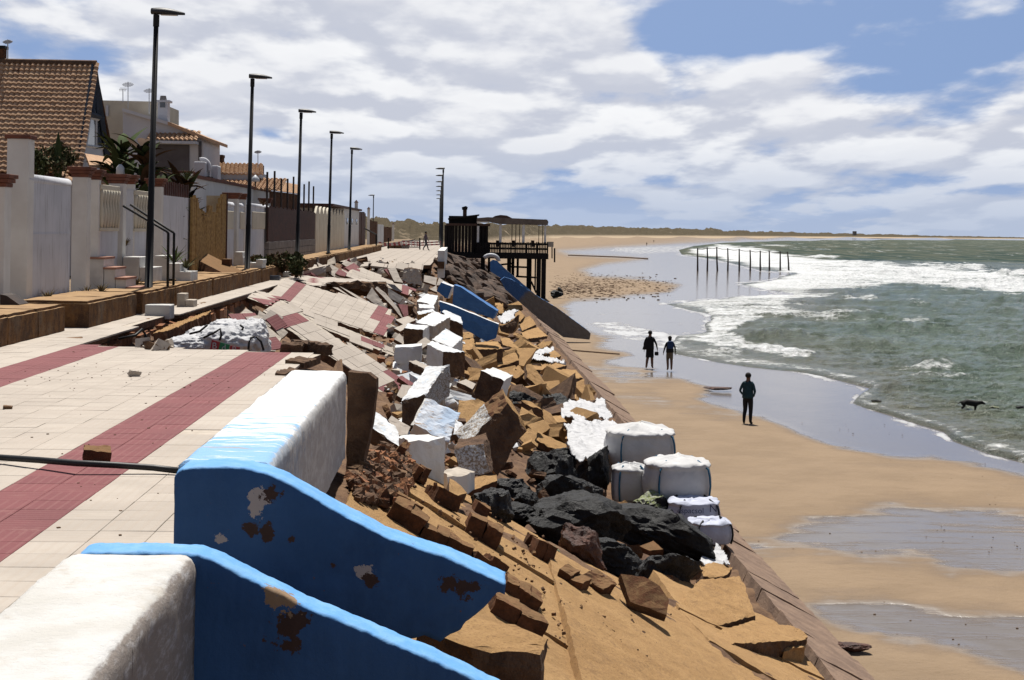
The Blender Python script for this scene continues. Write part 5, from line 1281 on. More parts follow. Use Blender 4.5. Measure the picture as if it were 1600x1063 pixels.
# ---- earth wall along the left side of the pit
mb = MB(); 
for k in range(46):
    y = 25.8 + k * .78; x = -6.42 + random.uniform(-.1, .15)
    mb.box((x - .3, y, 3.2), (x + random.uniform(.0, .12), y + .74, 4.24 + random.uniform(-.05, .03)))
o = mb.build('pit_edge', M['orange_clay']); rough_mesh(o, .07, 3, maxlen=.35); tag(o, kind='structure')
S('broken_wall_core', 'brown vertical concrete edge inside the pit left of the white bags', [(240, 520), (265, 508), (330, 485), (326, 490), (262, 517)], 0, 0, .8, Y=31.5, ext='z', top='tan_concrete', side='brick_clay', cat='wall', amp=.02)

# ---- big paving slabs that slid down
S('paving_slab', 'huge cream paving slab with a red band at both ends', [(446, 435), (500, 451), (560, 469), (594, 480), (612, 484), (608, 503), (604, 527), (560, 514), (485, 489), (454, 475), (420, 458)], -.30, .22, .16, Y=51, side='sub_base', tiles=((458, 456), (598, 502), [[(460, 441), (481, 446), (455, 475), (435, 464)], [(592, 479), (614, 483), (606, 528), (580, 521)]]))
S('paving_slab', 'narrow cream paving strip with red patch under the huge slab', [(455, 477), (510, 501), (560, 521), (620, 547), (616, 556), (560, 536), (499, 510)], -.45, .3, .14, Y=44, side='sub_base', tiles=((500, 505), (600, 543), [[(572, 527), (598, 538), (593, 546), (566, 534)]]))
S('paving_slab', 'steep cream paving slab ending in a red corner behind the parapet', [(440, 468), (454, 477), (500, 510), (540, 537), (614, 586), (634, 600), (609, 626), (587, 608), (559, 583), (509, 554), (454, 517), (432, 503), (410, 486)], -.56, .26, .18, Y=35.5, side='sub_base', tiles=((458, 500), (611, 606), [[(462, 481), (484, 496), (453, 518), (428, 500)], [(613, 584), (638, 600), (609, 628), (586, 609)]]))
S('paving_slab', 'grey edged paving piece standing left of the steep slab', [(405, 485), (430, 500), (422, 512), (401, 498)], -.35, .9, .12, Y=34.5, side='sub_base', top='concrete_block', tiles=((405, 485), (430, 500), []))
S('paving_slab', 'cream paving piece beside the white sack with red lower half', [(397, 497), (421, 512), (440, 528), (430, 549), (412, 549), (408, 528), (391, 504)], -.5, .6, .12, Y=33.0, side='sub_base', tiles=((400, 503), (430, 540), [[(421, 510), (444, 528), (432, 552), (405, 552), (409, 530)]]))
S('paving_slab', 'small red paving piece leaning in the pit corner', [(384, 482), (401, 492), (392, 500), (367, 499)], -.4, .5, .1, Y=36, top='tile_red', side='sub_base', tiles=((372, 498), (396, 497), [[(350, 470), (420, 470), (420, 510), (350, 510)]]))
S('paving_slab', 'dark red paving piece wedged under the steep slab', [(432, 502), (450, 520), (440, 529), (424, 509)], -.6, .9, .1, Y=33.8, top='tile_red', side='sub_base', tiles=((432, 504), (447, 520), [[(400, 480), (470, 480), (470, 540), (400, 540)]]))
S('paving_slab', 'thin cream paving slab lying before the huge slab at the pit edge', [(374, 461), (396, 458), (420, 458), (437, 466), (418, 478), (398, 470)], -.25, .1, .12, Y=46, side='sub_base', tiles=((380, 462), (425, 468), [[(402, 469), (434, 464), (440, 468), (418, 480)]]))
S('paving_slab', 'flat cream slab with red band on top of the earth mound', [(464, 434), (480, 432), (502, 434), (560, 436), (603, 440), (560, 442), (514, 441), (500, 448), (483, 445), (470, 440)], -.10, .05, .3, Y=60, side='earth', amp=.02, tiles=((490, 438), (560, 439), [[(480, 438), (492, 434), (504, 434), (484, 446)]]))
S('earth_mound', 'dark broken earth mound under the flat banded slab', [(510, 442), (560, 440), (603, 441), (606, 464), (590, 458), (560, 452), (530, 450)], 0, 2.5, .9, Y=59, top='earth', side='earth', cat='mound', ext=(0, 1.5, -.3), amp=.09, ml=.3)
S('paving_slab', 'long cream slab with red tip pointing at the khaki block', [(540, 431), (547, 422), (566, 418), (607, 438), (634, 447), (646, 452), (639, 461), (604, 448), (600, 441), (560, 437)], -.36, .25, .18, Y=74, side='sub_base', tiles=((545, 421), (637, 453), [[(634, 445), (649, 451), (640, 463), (625, 456)], [(538, 425), (556, 413), (566, 418), (548, 428)]]))
for lab, poly, sx, sy, Y, top in [
    ('thin cream paving sliver tilted up beside the far ledge', [(495, 410), (513, 419), (511, 425), (498, 416)], -.4, .6, 70, 'tile_cream'), ('cream paving piece tilted beside the thin sliver', [(512, 421), (517, 413), (529, 420), (523, 433), (514, 427)], -.3, .8, 70, 'tile_cream'),
    ('red paving piece right of the tilted cream piece', [(524, 427), (530, 420), (542, 427), (539, 432), (530, 430)], -.3, .6, 69, 'tile_red'), ('small cream paving piece below the far ledge', [(534, 412), (540, 407), (552, 412), (549, 418), (540, 416)], -.3, .7, 78, 'tile_cream'), ('mauve red paving piece in the far rubble', [(539, 418), (553, 411), (562, 418), (548, 424)], -.25, .5, 77, 'tile_red'),
    ('upright cream paving plate behind the huge slab', [(581, 449), (606, 484), (596, 482), (572, 465)], -.5, 1.2, 56, 'tile_cream'), ('long cream paving sliver leaning right of the upright plate', [(589, 448), (602, 458), (617, 475), (634, 497), (629, 498), (612, 478), (586, 451)], -.7, .8, 57, 'tile_cream'), ('grey ribbed paving plate leaning on the earth mound', [(604, 449), (631, 465), (624, 474), (606, 464)], -.35, 1.2, 60, 'concrete_block'),
    ('red paving piece at the end of the leaning sliver', [(622, 475), (637, 477), (638, 492), (632, 496)], -.5, .8, 56, 'tile_red'), ('narrow cream paving strip in the middle of the far slabs', [(520, 449), (530, 450), (565, 470), (555, 468)], -.4, .5, 58, 'tile_cream'), ('second narrow cream paving strip beside the far mound', [(530, 447), (540, 452), (580, 474), (570, 474)], -.4, .5, 57, 'tile_cream'),
    ('small cream chip pile right of the red tip slab', [(663, 430), (683, 434), (681, 446), (662, 440)], -.3, .8, 68, 'tile_cream'), ('pointed cream chip above the blue panel', [(686, 434), (702, 444), (682, 446)], -.5, .7, 66, 'tile_cream'), ('cream wedge left of the blue panel', [(671, 452), (682, 446), (683, 457)], -.2, .7, 63, 'tile_cream'), ('broken cream paving piece by the far barrier side', [(606, 420), (618, 418), (624, 432), (630, 442), (616, 440)], -.4, .7, 74, 'tile_cream'), ('mauve paving strip in the far rubble gap', [(600, 421), (606, 420), (617, 432), (612, 434)], -.3, .8, 75, 'tile_red'),
    ('cream flat chip right of the huge slab end', [(618, 500), (637, 494), (650, 500), (632, 508)], -.2, .3, 49, 'tile_cream'), ('cream flake below the huge slab end', [(616, 513), (634, 505), (640, 510), (625, 518)], -.2, .3, 47, 'tile_cream'), ('cream corner chip beside the dark cored block', [(616, 530), (624, 521), (631, 530), (628, 537)], -.3, .6, 45, 'tile_cream'), ('cream triangular chip before the dark cored block', [(640, 545), (664, 527), (674, 534), (660, 545)], -.3, .5, 42, 'tile_cream'),
    ('small flat cream slab beside the white topped dark block', [(715, 597), (728, 593), (744, 600), (738, 608)], -.25, .2, 31, 'tile_cream'), ('cream tiled plate in front of the parapet end', [(612, 649), (641, 667), (637, 678), (622, 681), (606, 656)], -.4, .5, 21.5, 'tile_cream'), ('cream chip left of the large white wedge', [(628, 601), (645, 603), (640, 618), (627, 622), (620, 618)], -.4, .5, 29, 'tile_cream'), ('red paving corner beside the steep slab end', [(622, 590), (628, 587), (648, 600), (640, 603)], -.5, .4, 33.5, 'tile_red')]:
    S('paving_piece', lab, poly, sx, sy, .10, Y=Y, top=top, side='sub_base', ml=.2)
S('concrete_block', 'khaki brown rounded concrete block below the far paving', [(632, 420), (640, 419), (656, 422), (660, 446), (640, 443), (628, 437), (630, 430)], 0, 4.0, .7, Y=72, ext=(0, .9, 0), top='mortar', side='broken_core', amp=.04, cat='block')

# ---- white painted wall blocks
W = 'white_paint'
for a in [
    ('white block with bluish top in the upper rubble', [(651, 470), (667, 459), (685, 462), (678, 477)], -.1, .25, .7, 58, 'z', W, 'mortar'), ('thin white plate stack in the upper rubble', [(654, 475), (677, 476), (679, 482), (655, 481)], -.1, .3, .2, 56, 'z', W, 'white_paint'), ('second thin white plate in the upper rubble', [(652, 487), (676, 483), (679, 486), (654, 492)], -.1, .3, .2, 54, 'z', W, 'tan_concrete'),
    ('large white topped block with beige front in mid rubble', [(650, 503), (679, 486), (703, 495), (677, 510)], -.12, .22, .62, 47, 'z', W, 'mortar'), ('dark cored white block left of the beige fronted one', [(631, 513), (637, 506), (671, 509), (661, 515)], -.02, .12, .58, 44, 'z', W, 'broken_core'), ('white block behind with dark broken end', [(690, 487), (695, 484), (720, 495), (723, 507), (704, 499)], -.35, .3, .6, 50, 'z', W, 'broken_core'),
    ('pale square white block above the big grey cube', [(674, 531), (696, 514), (723, 528), (707, 543)], -.22, .35, .5, 41, 'z', W, 'mortar'), ('big cube with grey left side and dark right side', [(667, 538), (675, 532), (727, 551), (692, 549)], -.25, .15, .62, 38.5, 'z', W, 'broken_core'),
    ('low beige plate under the big cube', [(639, 564), (650, 563), (671, 572), (664, 576)], -.25, .2, .2, 35, 'z', 'tile_cream', 'broken_core'), ('large white wedge with speckled right side', [(627, 626), (645, 602), (657, 586), (666, 573), (703, 570), (692, 576), (666, 617)], -.25, .42, .62, 29.5, 'z', W, 'speckled_paint'),
    ('pale blue streaked square block in the centre of the rubble', [(667, 622), (719, 645), (702, 690), (688, 684), (676, 680), (647, 662)], -.34, .75, .35, 24.0, 'n', 'pale_blue_paint', 'white_paint'), ('white slab with dark front leaning by the parapet end', [(579, 640), (605, 654), (618, 668), (635, 698), (632, 704), (605, 684), (577, 664)], -.45, .35, .34, 19.0, 'z', W, 'broken_core'),
    ('upright grey white block standing on the slope', [(624, 681), (629, 678), (676, 679), (696, 684), (640, 690)], -.02, .05, .60, 17.8, 'z', 'clean_white_paint', 'clean_white_paint'), ('white topped dark block at the middle right', [(751, 579), (770, 574), (802, 587), (787, 595)], -.18, .30, .52, 29.5, (-.16, 0, -.5), 'clean_white_paint', 'broken_core'),
    ('dark plank edge between the white wedge and the pale block', [(642, 664), (664, 622), (667, 623), (648, 664)], -.2, .8, .1, 24.3, 'n', 'pillar_paint', 'broken_core'), ('small white chip beside the pale blue block', [(712, 655), (728, 668), (722, 678), (708, 678)], -.3, .5, .15, 24, 'n', W, 'broken_core')]:
    ed = None
    if 'middle right' in a[0]: ed = {2: 'clean_white_paint'}
    if 'big cube' in a[0] and 'grey left' in a[0]: ed = {3: 'clean_white_paint'}
    if 'pale square' in a[0]: ed = {2: 'clean_white_paint'}
    if 'white wedge with' in a[0]: ed = {6: 'broken_core'}
    if 'dark cored' in a[0]: ed = {2: 'clean_white_paint'}
    if 'thin' in a[0] or 'upper' in a[0]: ed = {0: 'broken_core'}
    S('wall_block', a[0], a[1], a[2], a[3], a[4], Y=a[5], ext=a[6], top=a[7], side=a[8], cat='block', edges=ed, amp=.016, ml=.1)
S('wall_block', 'light grey block face left of the big cube', [(617, 543), (659, 541), (658, 566), (640, 568), (621, 569), (615, 560)], .0, 6.0, .5, Y=39, ext=(0, .6, .02), top='clean_white_paint', side='white_paint', cat='block', amp=.015)
S('wall_block', 'speckled worn block below the dark tilted block', [(709, 702), (732, 697), (756, 694), (762, 716), (766, 738), (736, 743), (716, 733)], -.1, 3.0, .4, Y=18.6, ext=(.05, .5, .05), top='speckled_paint', side='broken_core', cat='block', amp=.014)
S('concrete_block', 'huge dark tilted block with white lined upper edge', [(722, 699), (742, 682), (768, 655), (794, 630), (824, 671), (815, 682), (800, 700), (790, 728), (776, 745), (765, 722), (756, 694)], -.6, 3.2, .5, Y=20.4, ext=(-.10, .55, .14), top='broken_core', side='tan_concrete', cat='block', edges={0: 'speckled_paint', 1: 'speckled_paint', 2: 'brick_clay'}, amp=.03)
S('concrete_block', 'mortar and tile lump beside the upright grey white block', [(694, 735), (715, 731), (742, 735), (730, 742), (700, 745)], -.2, .1, .22, Y=17.4, ext='z', top='mortar', side='pillar_paint', cat='block')
# ---- tan slabs on the right of the rubble
for k, (lab, poly, sx, sy, th, lift, ext, side) in enumerate([
    ('long tan beam standing on edge in the rubble', [(822, 571), (830, 568), (863, 612), (861, 618), (852, 615), (824, 589)], -.75, .5, .14, .5, 'n', 'broken_core'), ('flat tan slab left of the tilted tan corner slab', [(855, 580), (880, 577), (899, 578), (911, 590), (857, 597)], -.28, .10, .2, .25, 'n', 'broken_core'), ('tan slab tilted up beside the white cloth', [(863, 613), (912, 592), (916, 619), (894, 627), (876, 625)], -.15, .45, .16, .25, 'n', 'broken_core'),
    ('tan block with dark crumbling front in mid rubble', [(815, 626), (828, 627), (848, 640), (829, 635)], -.2, .3, .45, .6, 'z', 'broken_core'), ('tan slab sliding down beside the white cloth', [(848, 638), (860, 645), (881, 678), (886, 695), (852, 662), (847, 650)], -.6, .5, .18, .35, 'n', 'broken_core'), ('curved tan slab at the lower right of the dark tilted block', [(841, 672), (856, 682), (889, 696), (885, 706), (862, 700), (838, 688)], -.4, .3, .16, .2, 'n', 'broken_core'), ('tan slope slab under the huge dark tilted block', [(826, 669), (839, 674), (834, 700), (828, 712), (800, 700), (812, 684)], -.5, .5, .15, .15, 'n', 'broken_core'),
    ('tan square slab behind the dark tilted block', [(718, 625), (769, 627), (757, 648), (729, 672), (712, 668)], -.3, .6, .16, .2, 'n', 'broken_core'), ('tan slab at the foot of the blue slab with straight top', [(787, 478), (813, 470), (817, 482), (788, 490)], -.2, .5, .15, .3, 'n', 'broken_core'), ('small tan slab tucked against the blue slab', [(775, 479), (786, 474), (787, 489), (780, 490)], -.2, .5, .15, .3, 'n', 'broken_core'), ('tan slab rising from the upper white cloth', [(795, 498), (812, 485), (820, 494), (812, 503)], -.2, .5, .15, .35, 'n', 'broken_core'),
    ('tan slab with dark side right of the upper white cloth', [(812, 507), (830, 496), (838, 507), (816, 517)], -.2, .35, .3, .4, 'n', 'broken_core'), ('cracked flat tan slab above the lower white cloth', [(810, 521), (840, 511), (856, 525), (816, 531)], -.25, .12, .15, .25, 'n', 'broken_core'), ('tan block with dark front below the cracked flat slab', [(782, 528), (796, 528), (811, 545), (786, 539)], -.3, .2, .4, .5, 'z', 'broken_core'), ('wide tan block with deep dark front in mid rubble', [(739, 545), (744, 535), (778, 534), (786, 545), (760, 546)], -.08, .12, .45, .6, 'z', 'broken_core'),
    ('long tan slab wedged below the wide tan block', [(761, 570), (790, 556), (806, 550), (811, 563), (770, 576)], -.1, .35, .2, .35, 'n', 'broken_core'), ('tan slab standing on the lower white cloth', [(846, 557), (866, 547), (877, 556), (860, 562)], -.2, .4, .2, .35, 'n', 'broken_core'), ('small tan slab left of the standing one', [(837, 541), (850, 532), (855, 542), (840, 546)], -.2, .5, .16, .3, 'n', 'broken_core'), ('flat tan step slab below the lower white cloth', [(795, 567), (812, 559), (850, 562), (886, 571), (856, 579), (820, 576)], -.25, .06, .18, .2, 'n', 'broken_core'),
    ('long tan bar left of the white topped dark block', [(715, 537), (724, 542), (740, 566), (732, 568)], -.7, .4, .16, .5, 'n', 'broken_core'), ('tan strip right of the big dark cube', [(724, 577), (748, 586), (746, 590), (724, 582)], -.4, .3, .15, .3, 'n', 'broken_core'), ('tan strip under the white topped dark block', [(798, 596), (822, 610), (815, 615), (797, 605)], -.4, .3, .15, .3, 'n', 'broken_core'), ('brown pointed slab in front of the long tan beam', [(793, 582), (810, 571), (820, 582), (806, 592)], -.3, .4, .25, .5, 'n', 'broken_core'),
    ('tan cushion shaped slab by the black rocks', [(718, 756), (748, 744), (775, 742), (778, 750), (740, 766), (720, 764)], -.25, .2, .2, .2, 'n', 'brick_clay'), ('tan plate left of the black rocks', [(704, 748), (712, 752), (730, 770), (714, 775), (702, 768)], -.4, .3, .12, .15, 'n', 'broken_core'), ('tan slab edge right of the wide tan block', [(788, 548), (800, 546), (808, 552), (795, 558)], -.2, .3, .2, .3, 'n', 'broken_core'), ('brown rounded slab left of the long wedged slab', [(730, 572), (745, 560), (768, 572), (752, 582)], -.3, .3, .2, .3, 'n', 'brick_clay'),
    ('tan lump above the blue fallen slab end', [(722, 519), (739, 518), (740, 527), (724, 530)], -.2, .4, .4, .5, 'z', 'broken_core'), ('brown lump beside the blue fallen slab end', [(722, 532), (740, 528), (742, 540), (726, 545)], -.2, .3, .4, .4, 'z', 'broken_core'), ('tan chip on the blue fallen slab', [(760, 497), (766, 496), (777, 506), (768, 504)], -.3, .4, .15, .5, 'n', 'broken_core')]):
    S('concrete_slab', lab, poly, sx, sy, th, lift=lift, ext=ext, side=side, amp=.016, ml=.16)
S('concrete_slab', 'dark curled plate behind the upper white cloth', [(780, 509), (796, 504), (806, 495), (811, 493), (808, 512), (800, 522), (784, 519)], -.1, 3.0, .15, Y=46, ext=(.05, .4, 0), top='broken_core', side='tan_concrete', amp=.03)
# ---- blue fallen slabs and the far blue stair walls
for lab, poly, Y, ext, top, side in [
    ('small square blue wall panel standing in the far rubble', [(689, 441), (707, 448), (699, 467), (682, 455)], 62, (.1, .3, .02), 'blue_paint', 'white_paint'),
    ('long blue fallen wall with light blue upper edge', [(709, 445), (720, 449), (776, 486), (770, 498), (750, 491), (707, 477)], 58, (.10, .55, .0), 'blue_paint', 'blue_paint'),
    ('lower dark blue fallen wall cutting through the rubble', [(686, 471), (705, 477), (779, 507), (775, 529), (760, 534), (722, 512), (690, 494)], 52, (.02, .22, .02), 'blue_paint', 'white_paint'),
    ('far blue stair wall nearest the beach hut stilts', [(766, 409), (770, 406), (777, 408), (787, 418), (836, 460), (850, 472), (860, 486), (800, 446), (766, 424)], 96, (0, .5, 0), 'blue_paint', 'concrete_block')]:
    S('blue_wall', lab, poly, 0, 60, .1, Y=Y, ext=ext, top=top, side=side, cat='wall', amp=.02, ml=.3)
t = S('stair_wall', 'long grey stair wall with blue upper part running onto the sand', [(782, 438), (788, 433), (800, 437), (845, 466), (870, 481), (918, 516), (923, 521), (921, 531), (880, 527), (845, 501), (815, 475), (790, 453)], 0, 60, .1, Y=88, ext=(0, .45, 0), top='stair_wall_paint' if 'stair_wall_paint' in M else 'concrete_block', side='blue_paint', cat='wall', amp=.02, ml=.3)
m = Mat('stair_wall_paint'); v = m.co('World'); sp = m.n('ShaderNodeSeparateXYZ'); m.L.new(v, sp.inputs[0])
k = m.mth('ADD', m.mth('ADD', sp.outputs[0], m.mth('MULTIPLY', sp.outputs[2], -1.05)), m.mth('MULTIPLY', m.noise(v, 2, 5), .6))
m.color(m.mix(m.rng(k, .9, 1.3), (0.04, 0.11, 0.27), m.mix(m.noise(v, 3, 6, .7), (0.26, 0.23, 0.20), (0.10, 0.085, 0.075)))).rough(.9).bump(m.noise(v, 12, 5), .5, .03)
M['stair_wall_paint'] = m.m; t.data.materials[0] = m.m
# ---- far parapet stump
t = thing('parapet', 'far white parapet stump at the end of the collapse', 'wall', P(690, 420, Y=84))
a, b = P(683.5, 420, Y=84), P(694.5, 409, Y=84); MB().box((a.x, 84, a.z), (b.x, 84.6, b.z)).build('broken_end', M['broken_core'], t)
MB().box((a.x, 84.3, b.z - .9), (b.x, 100, P(690, 392.5, Y=84).z + .02)).build('wall_body', M['clean_white_paint'], t)
# ---- loose broken chunks filling the rubble
random.seed(61)
def chunk_mesh(mat, k, flat):
    mb = MB(); mb.box((-.5, -.5, -.5), (.5, .5, .5)); o = mb.build('broken_chunk', [M[mat]]); 
    for v in o.data.vertices: v.co += Vector((random.uniform(-.16, .16), random.uniform(-.16, .16), random.uniform(-.14, .14)))
    rough_mesh(o, .06, 2.6, maxlen=.3, seed=k * 3.3); me = o.data; bpy.data.objects.remove(o); return me
CM = {q: [chunk_mesh(q, k + 7 * i, 0) for k in range(4)] for i, q in enumerate(('tan_concrete', 'broken_core', 'white_paint', 'brick_clay', 'mortar', 'tile_cream', 'tile_red'))}
def scatter(poly, n, mats, smin, smax, label, name):
    xs = [p[0] for p in poly]; ys = [p[1] for p in poly]; k = 0; mb = MB()
    while k < n:
        x, y = random.uniform(min(xs), max(xs)), random.uniform(min(ys), max(ys))
        if not inpoly(x, y, poly): continue
        g = ground(x, y); s = random.uniform(smin, smax); mi = random.randrange(len(mats)); k += 1; me = random.choice(CM[mats[mi]])
        Mx = Matrix.Translation(g + Vector((0, 0, s * .18))) @ (Matrix.Rotation(random.uniform(0, 6.28), 4, 'Z') @ Matrix.Rotation(R(22) + random.gauss(0, .4), 4, 'Y') @ Matrix.Rotation(random.gauss(0, .4), 4, 'X')) @ Matrix.Diagonal((s * random.uniform(.7, 1.4), s * random.uniform(.6, 1.1), s * random.uniform(.18, .45), 1))
        mb.add([Mx @ v.co for v in me.vertices], [tuple(p.vertices) for p in me.polygons], mi)
    tag(mb.build(name, [M[q] for q in mats]), label, 'rubble', kind='stuff')
scatter([(700, 470), (800, 480), (850, 520), (900, 600), (930, 660), (880, 690), (800, 690), (740, 640), (700, 560)], 105, ['tan_concrete', 'tan_concrete', 'tan_concrete', 'broken_core'], .35, 1.1, 'loose tan and brown concrete chunks among the tan slabs', 'tan_rubble')
scatter([(560, 440), (640, 440), (700, 480), (730, 560), (720, 640), (650, 640), (620, 560), (600, 500)], 100, ['white_paint', 'mortar', 'white_paint', 'broken_core', 'mortar'], .25, .8, 'loose pale and brown chunks among the white wall blocks', 'pale_rubble')
scatter([(600, 620), (720, 640), (800, 690), (780, 760), (700, 770), (600, 700)], 34, ['tan_concrete', 'broken_core', 'brick_clay', 'white_paint'], .12, .34, 'loose brown chunks in the gaps behind the parapet', 'brown_rubble')
scatter([(800, 690), (900, 660), (950, 700), (1010, 780), (1100, 860), (1140, 890), (1080, 930), (960, 880), (860, 800), (740, 790)], 40, ['broken_core', 'brick_clay', 'tan_concrete', 'broken_core'], .15, .4, 'loose brown chunks between the boulders and the bags', 'boulder_rubble')
scatter([(450, 425), (560, 405), (660, 425), (640, 450), (560, 445), (500, 450)], 60, ['mortar', 'mortar', 'tile_cream', 'brick_clay', 'tile_red'], .35, 1.0, 'loose chunks among the far paving slabs', 'far_slab_rubble')
# ---- dark stone revetment beyond
random.seed(21)
simple('brown_stone', (0.11, 0.065, 0.042), (0.05, 0.033, 0.025), 1.2, 0.85, 0.8, 6, 0.06)
def stone_mesh(k):
    bm = bmesh.new(); bmesh.ops.create_icosphere(bm, subdivisions=2, radius=1)
    pl = [(Vector((random.gauss(0, 1), random.gauss(0, 1), random.gauss(0, 1))).normalized(), random.uniform(.55, .85)) for _ in range(9)]
    for v in bm.verts:
        for n, d in pl:
            q = v.co.dot(n) - d
            if q > 0: v.co -= n * q * .9
        v.co += mnoise.noise_vector(v.co * 2 + Vector((k * 5, 0, 0))) * .08
    me = bpy.data.meshes.new('stone'); bm.to_mesh(me); bm.free(); me.materials.append(M['brown_stone']); return me
SM = [stone_mesh(k) for k in range(8)]
bank_stones = bpy.data.objects.new('stone_bank', None); col.objects.link(bank_stones); tag(bank_stones, 'bank of dark brown tumbled stones below the beach hut', 'stone bank'); bank_stones.location = (0, 95, 3)
cnt = 0
for _ in range(3000):
    x, y = random.uniform(690, 815), random.uniform(398, 480)
    if not inpoly(x, y, [(696, 402), (740, 400), (768, 412), (785, 440), (812, 472), (780, 478), (740, 462), (712, 446), (700, 440), (694, 420)]): continue
    g = ground(x, y); s = random.uniform(.25, .75)
    o = mesh_obj('stone', random.choice(SM), None, bank_stones); o.location = g - Vector((0, 95, 3)) + Vector((0, 0, s * .05)); o.scale = (s * random.uniform(.9, 1.7), s * random.uniform(.7, 1.3), s * random.uniform(.35, .7)); o.rotation_euler = (random.gauss(0, .3), R(30) + random.gauss(0, .25), random.uniform(-.6, .6)); cnt += 1
    if cnt >= 260: break
# ================================================================== black boulders
random.seed(31)
def rock_mat(name, c1, c2, moss=None):
    m = Mat(name); v = m.co('World'); a = m.noise(v, 3.5, 7, .7); b = m.noise(v, 14, 5, .65); st = m.noise(m.co('World', (2, 2, 9)), 2.2, 6, .65)
    c = m.mix(m.rng(a, .35, .7), c1, c2); c = m.mix(m.mth('MULTIPLY', m.rng(b, .55, .75), .6), c, tuple(q * 3 + .012 for q in c1))
    if moss:
        g = m.n('ShaderNodeNewGeometry'); sp = m.n('ShaderNodeSeparateXYZ'); m.L.new(g.outputs['Normal'], sp.inputs[0])
        k = m.rng(m.mth('ADD', sp.outputs[2], m.mth('MULTIPLY', m.noise(v, 6, 5), .9)), .75, 1.05); c = m.mix(k, c, m.mix(m.rng(b, .4, .6), moss, (.32, .33, .26)))
    m.color(c).rough(m.rng(a, .3, .7, .42, .75)).spec(.28).bump(m.noise(v, 5, 6, .7), .8, .12).bump(b, .6, .03); M[name] = m.m
rock_mat('black_rock', (0.0035, 0.0036, 0.004), (0.010, 0.010, 0.011)); rock_mat('grey_rock', (0.012, 0.012, 0.013), (0.035, 0.035, 0.036)); rock_mat('mossy_rock', (0.012, 0.012, 0.013), (0.03, 0.03, 0.03), (0.20, 0.24, 0.05)); rock_mat('red_rock', (0.05, 0.022, 0.016), (0.13, 0.055, 0.035))
def boulder(label, x0, y0, x1, y1, mat='black_rock', seed=0, depth=1.0, tilt=0, lift=0.0, name='boulder', cat='boulder', group='black boulders dumped on the slope', cuts=22, Y=None):
    rs = random.Random(seed * 17 + 3); cx = (x0 + x1) / 2
    g = ground(cx, y1 - (y1 - y0) * .3) if Y is None else P(cx, y1, Y=Y); px = F / g.y
    c = P(cx, (y0 + y1) / 2, Y=g.y); sx = (x1 - x0) / px / 2; sz = (y1 - y0) / px / 2; sy = (sx + sz) / 2 * depth
    bm = bmesh.new(); bmesh.ops.create_icosphere(bm, subdivisions=5, radius=1.25)
    pl = [(Vector((rs.gauss(0, 1), rs.gauss(0, 1), rs.gauss(0, .9))).normalized(), rs.uniform(.50, .92)) for _ in range(cuts)]
    for v in bm.verts:
        for n, d in pl:
            q = v.co.dot(n) - d
            if q > 0: v.co -= n * q * 1.0
        p = v.co * 1.7 + Vector((seed * 3.1, 0, 0)); v.co += v.co.normalized() * (mnoise.noise(p) * .07 + mnoise.noise(p * 3.1) * .05 + mnoise.noise(p * 8) * .03 + (mnoise.voronoi(p * 1.5)[0][0] - .35) * .20 + (mnoise.voronoi(p * 3.6)[0][0] - .35) * .09)
    lo = [min(v.co[i] for v in bm.verts) for i in range(3)]; hi = [max(v.co[i] for v in bm.verts) for i in range(3)]
    for v in bm.verts:
        q = [(v.co[i] - (lo[i] + hi[i]) / 2) / ((hi[i] - lo[i]) / 2) for i in range(3)]; v.co = Vector((q[0] * sx, q[1] * sy, q[2] * sz + tilt * q[0] * sz * (1 - abs(q[2]) * .3)))
    me = bpy.data.meshes.new(name); bm.to_mesh(me); bm.free()
    for p in me.polygons: p.use_smooth = True
    me.materials.append(M[mat]); o = mesh_obj(name, me, None); o.location = c + Vector((0, sy * .3, lift)); tag(o, label, cat, group)
    md = o.modifiers.new('edges', 'EDGE_SPLIT'); md.split_angle = R(24); return o
for k, a in enumerate([('black boulder at the top left of the boulder pile', 815, 704, 905, 772), ('tall pointed black boulder beside the white sacks', 893, 702, 957, 790), ('black boulder with brown end left of the standing bag', 955, 735, 1014, 792), ('low black boulder in the middle of the pile', 826, 738, 930, 806), ('grey topped black boulder at the left end of the pile', 735, 760, 804, 816), ('small black boulder between the left boulders', 800, 764, 846, 806), ('largest black boulder with grey sunlit back', 820, 768, 990, 890), ('long black boulder right of the largest one', 930, 790, 1114, 884), ('grey streaked black boulder lowest in the pile', 984, 856, 1097, 930), ('moss topped boulder next to the stacked bags', 988, 766, 1056, 826), ('flat black boulder behind the left boulders', 765, 746, 830, 786), ('black boulder tucked under the tall pointed one', 880, 745, 945, 806), ('dark boulder between the long one and the moss topped one', 955, 790, 1050, 856), ('low dark boulder in front of the long one', 905, 838, 1005, 905), ('dark end boulder above the white sack scrap', 1040, 828, 1116, 882), ('small dark boulder at the left foot of the pile', 770, 785, 836, 824), ('black boulder highest in the pile', 850, 700, 905, 745)]):
    boulder(a[0], *a[1:], mat={4: 'grey_rock', 8: 'grey_rock', 9: 'mossy_rock', 6: 'black_rock'}.get(k, 'black_rock'), seed=k + 1, tilt={1: .3, 6: -.35, 7: -.6, 0: .25}.get(k, 0), lift=-.02)
boulder('rough reddish boulder wedged before the largest black one', 872, 823, 950, 894, 'red_rock', 21, tilt=-.55)
boulder('crumbly dark black heap beside the upper white cloth', 790, 611, 850, 650, 'black_rock', 22, group='black heaps in the rubble'); boulder('smooth black heap sloping to the white cloth', 838, 612, 889, 664, 'black_rock', 23, tilt=-.5, group='black heaps in the rubble')
boulder('black stone under the edge of the white cloth', 880, 646, 922, 668, 'black_rock', 24, group='black heaps in the rubble')
boulder('small mossy green stone on the lower slope', 857, 854, 876, 868, 'mossy_rock', 25, group=None)
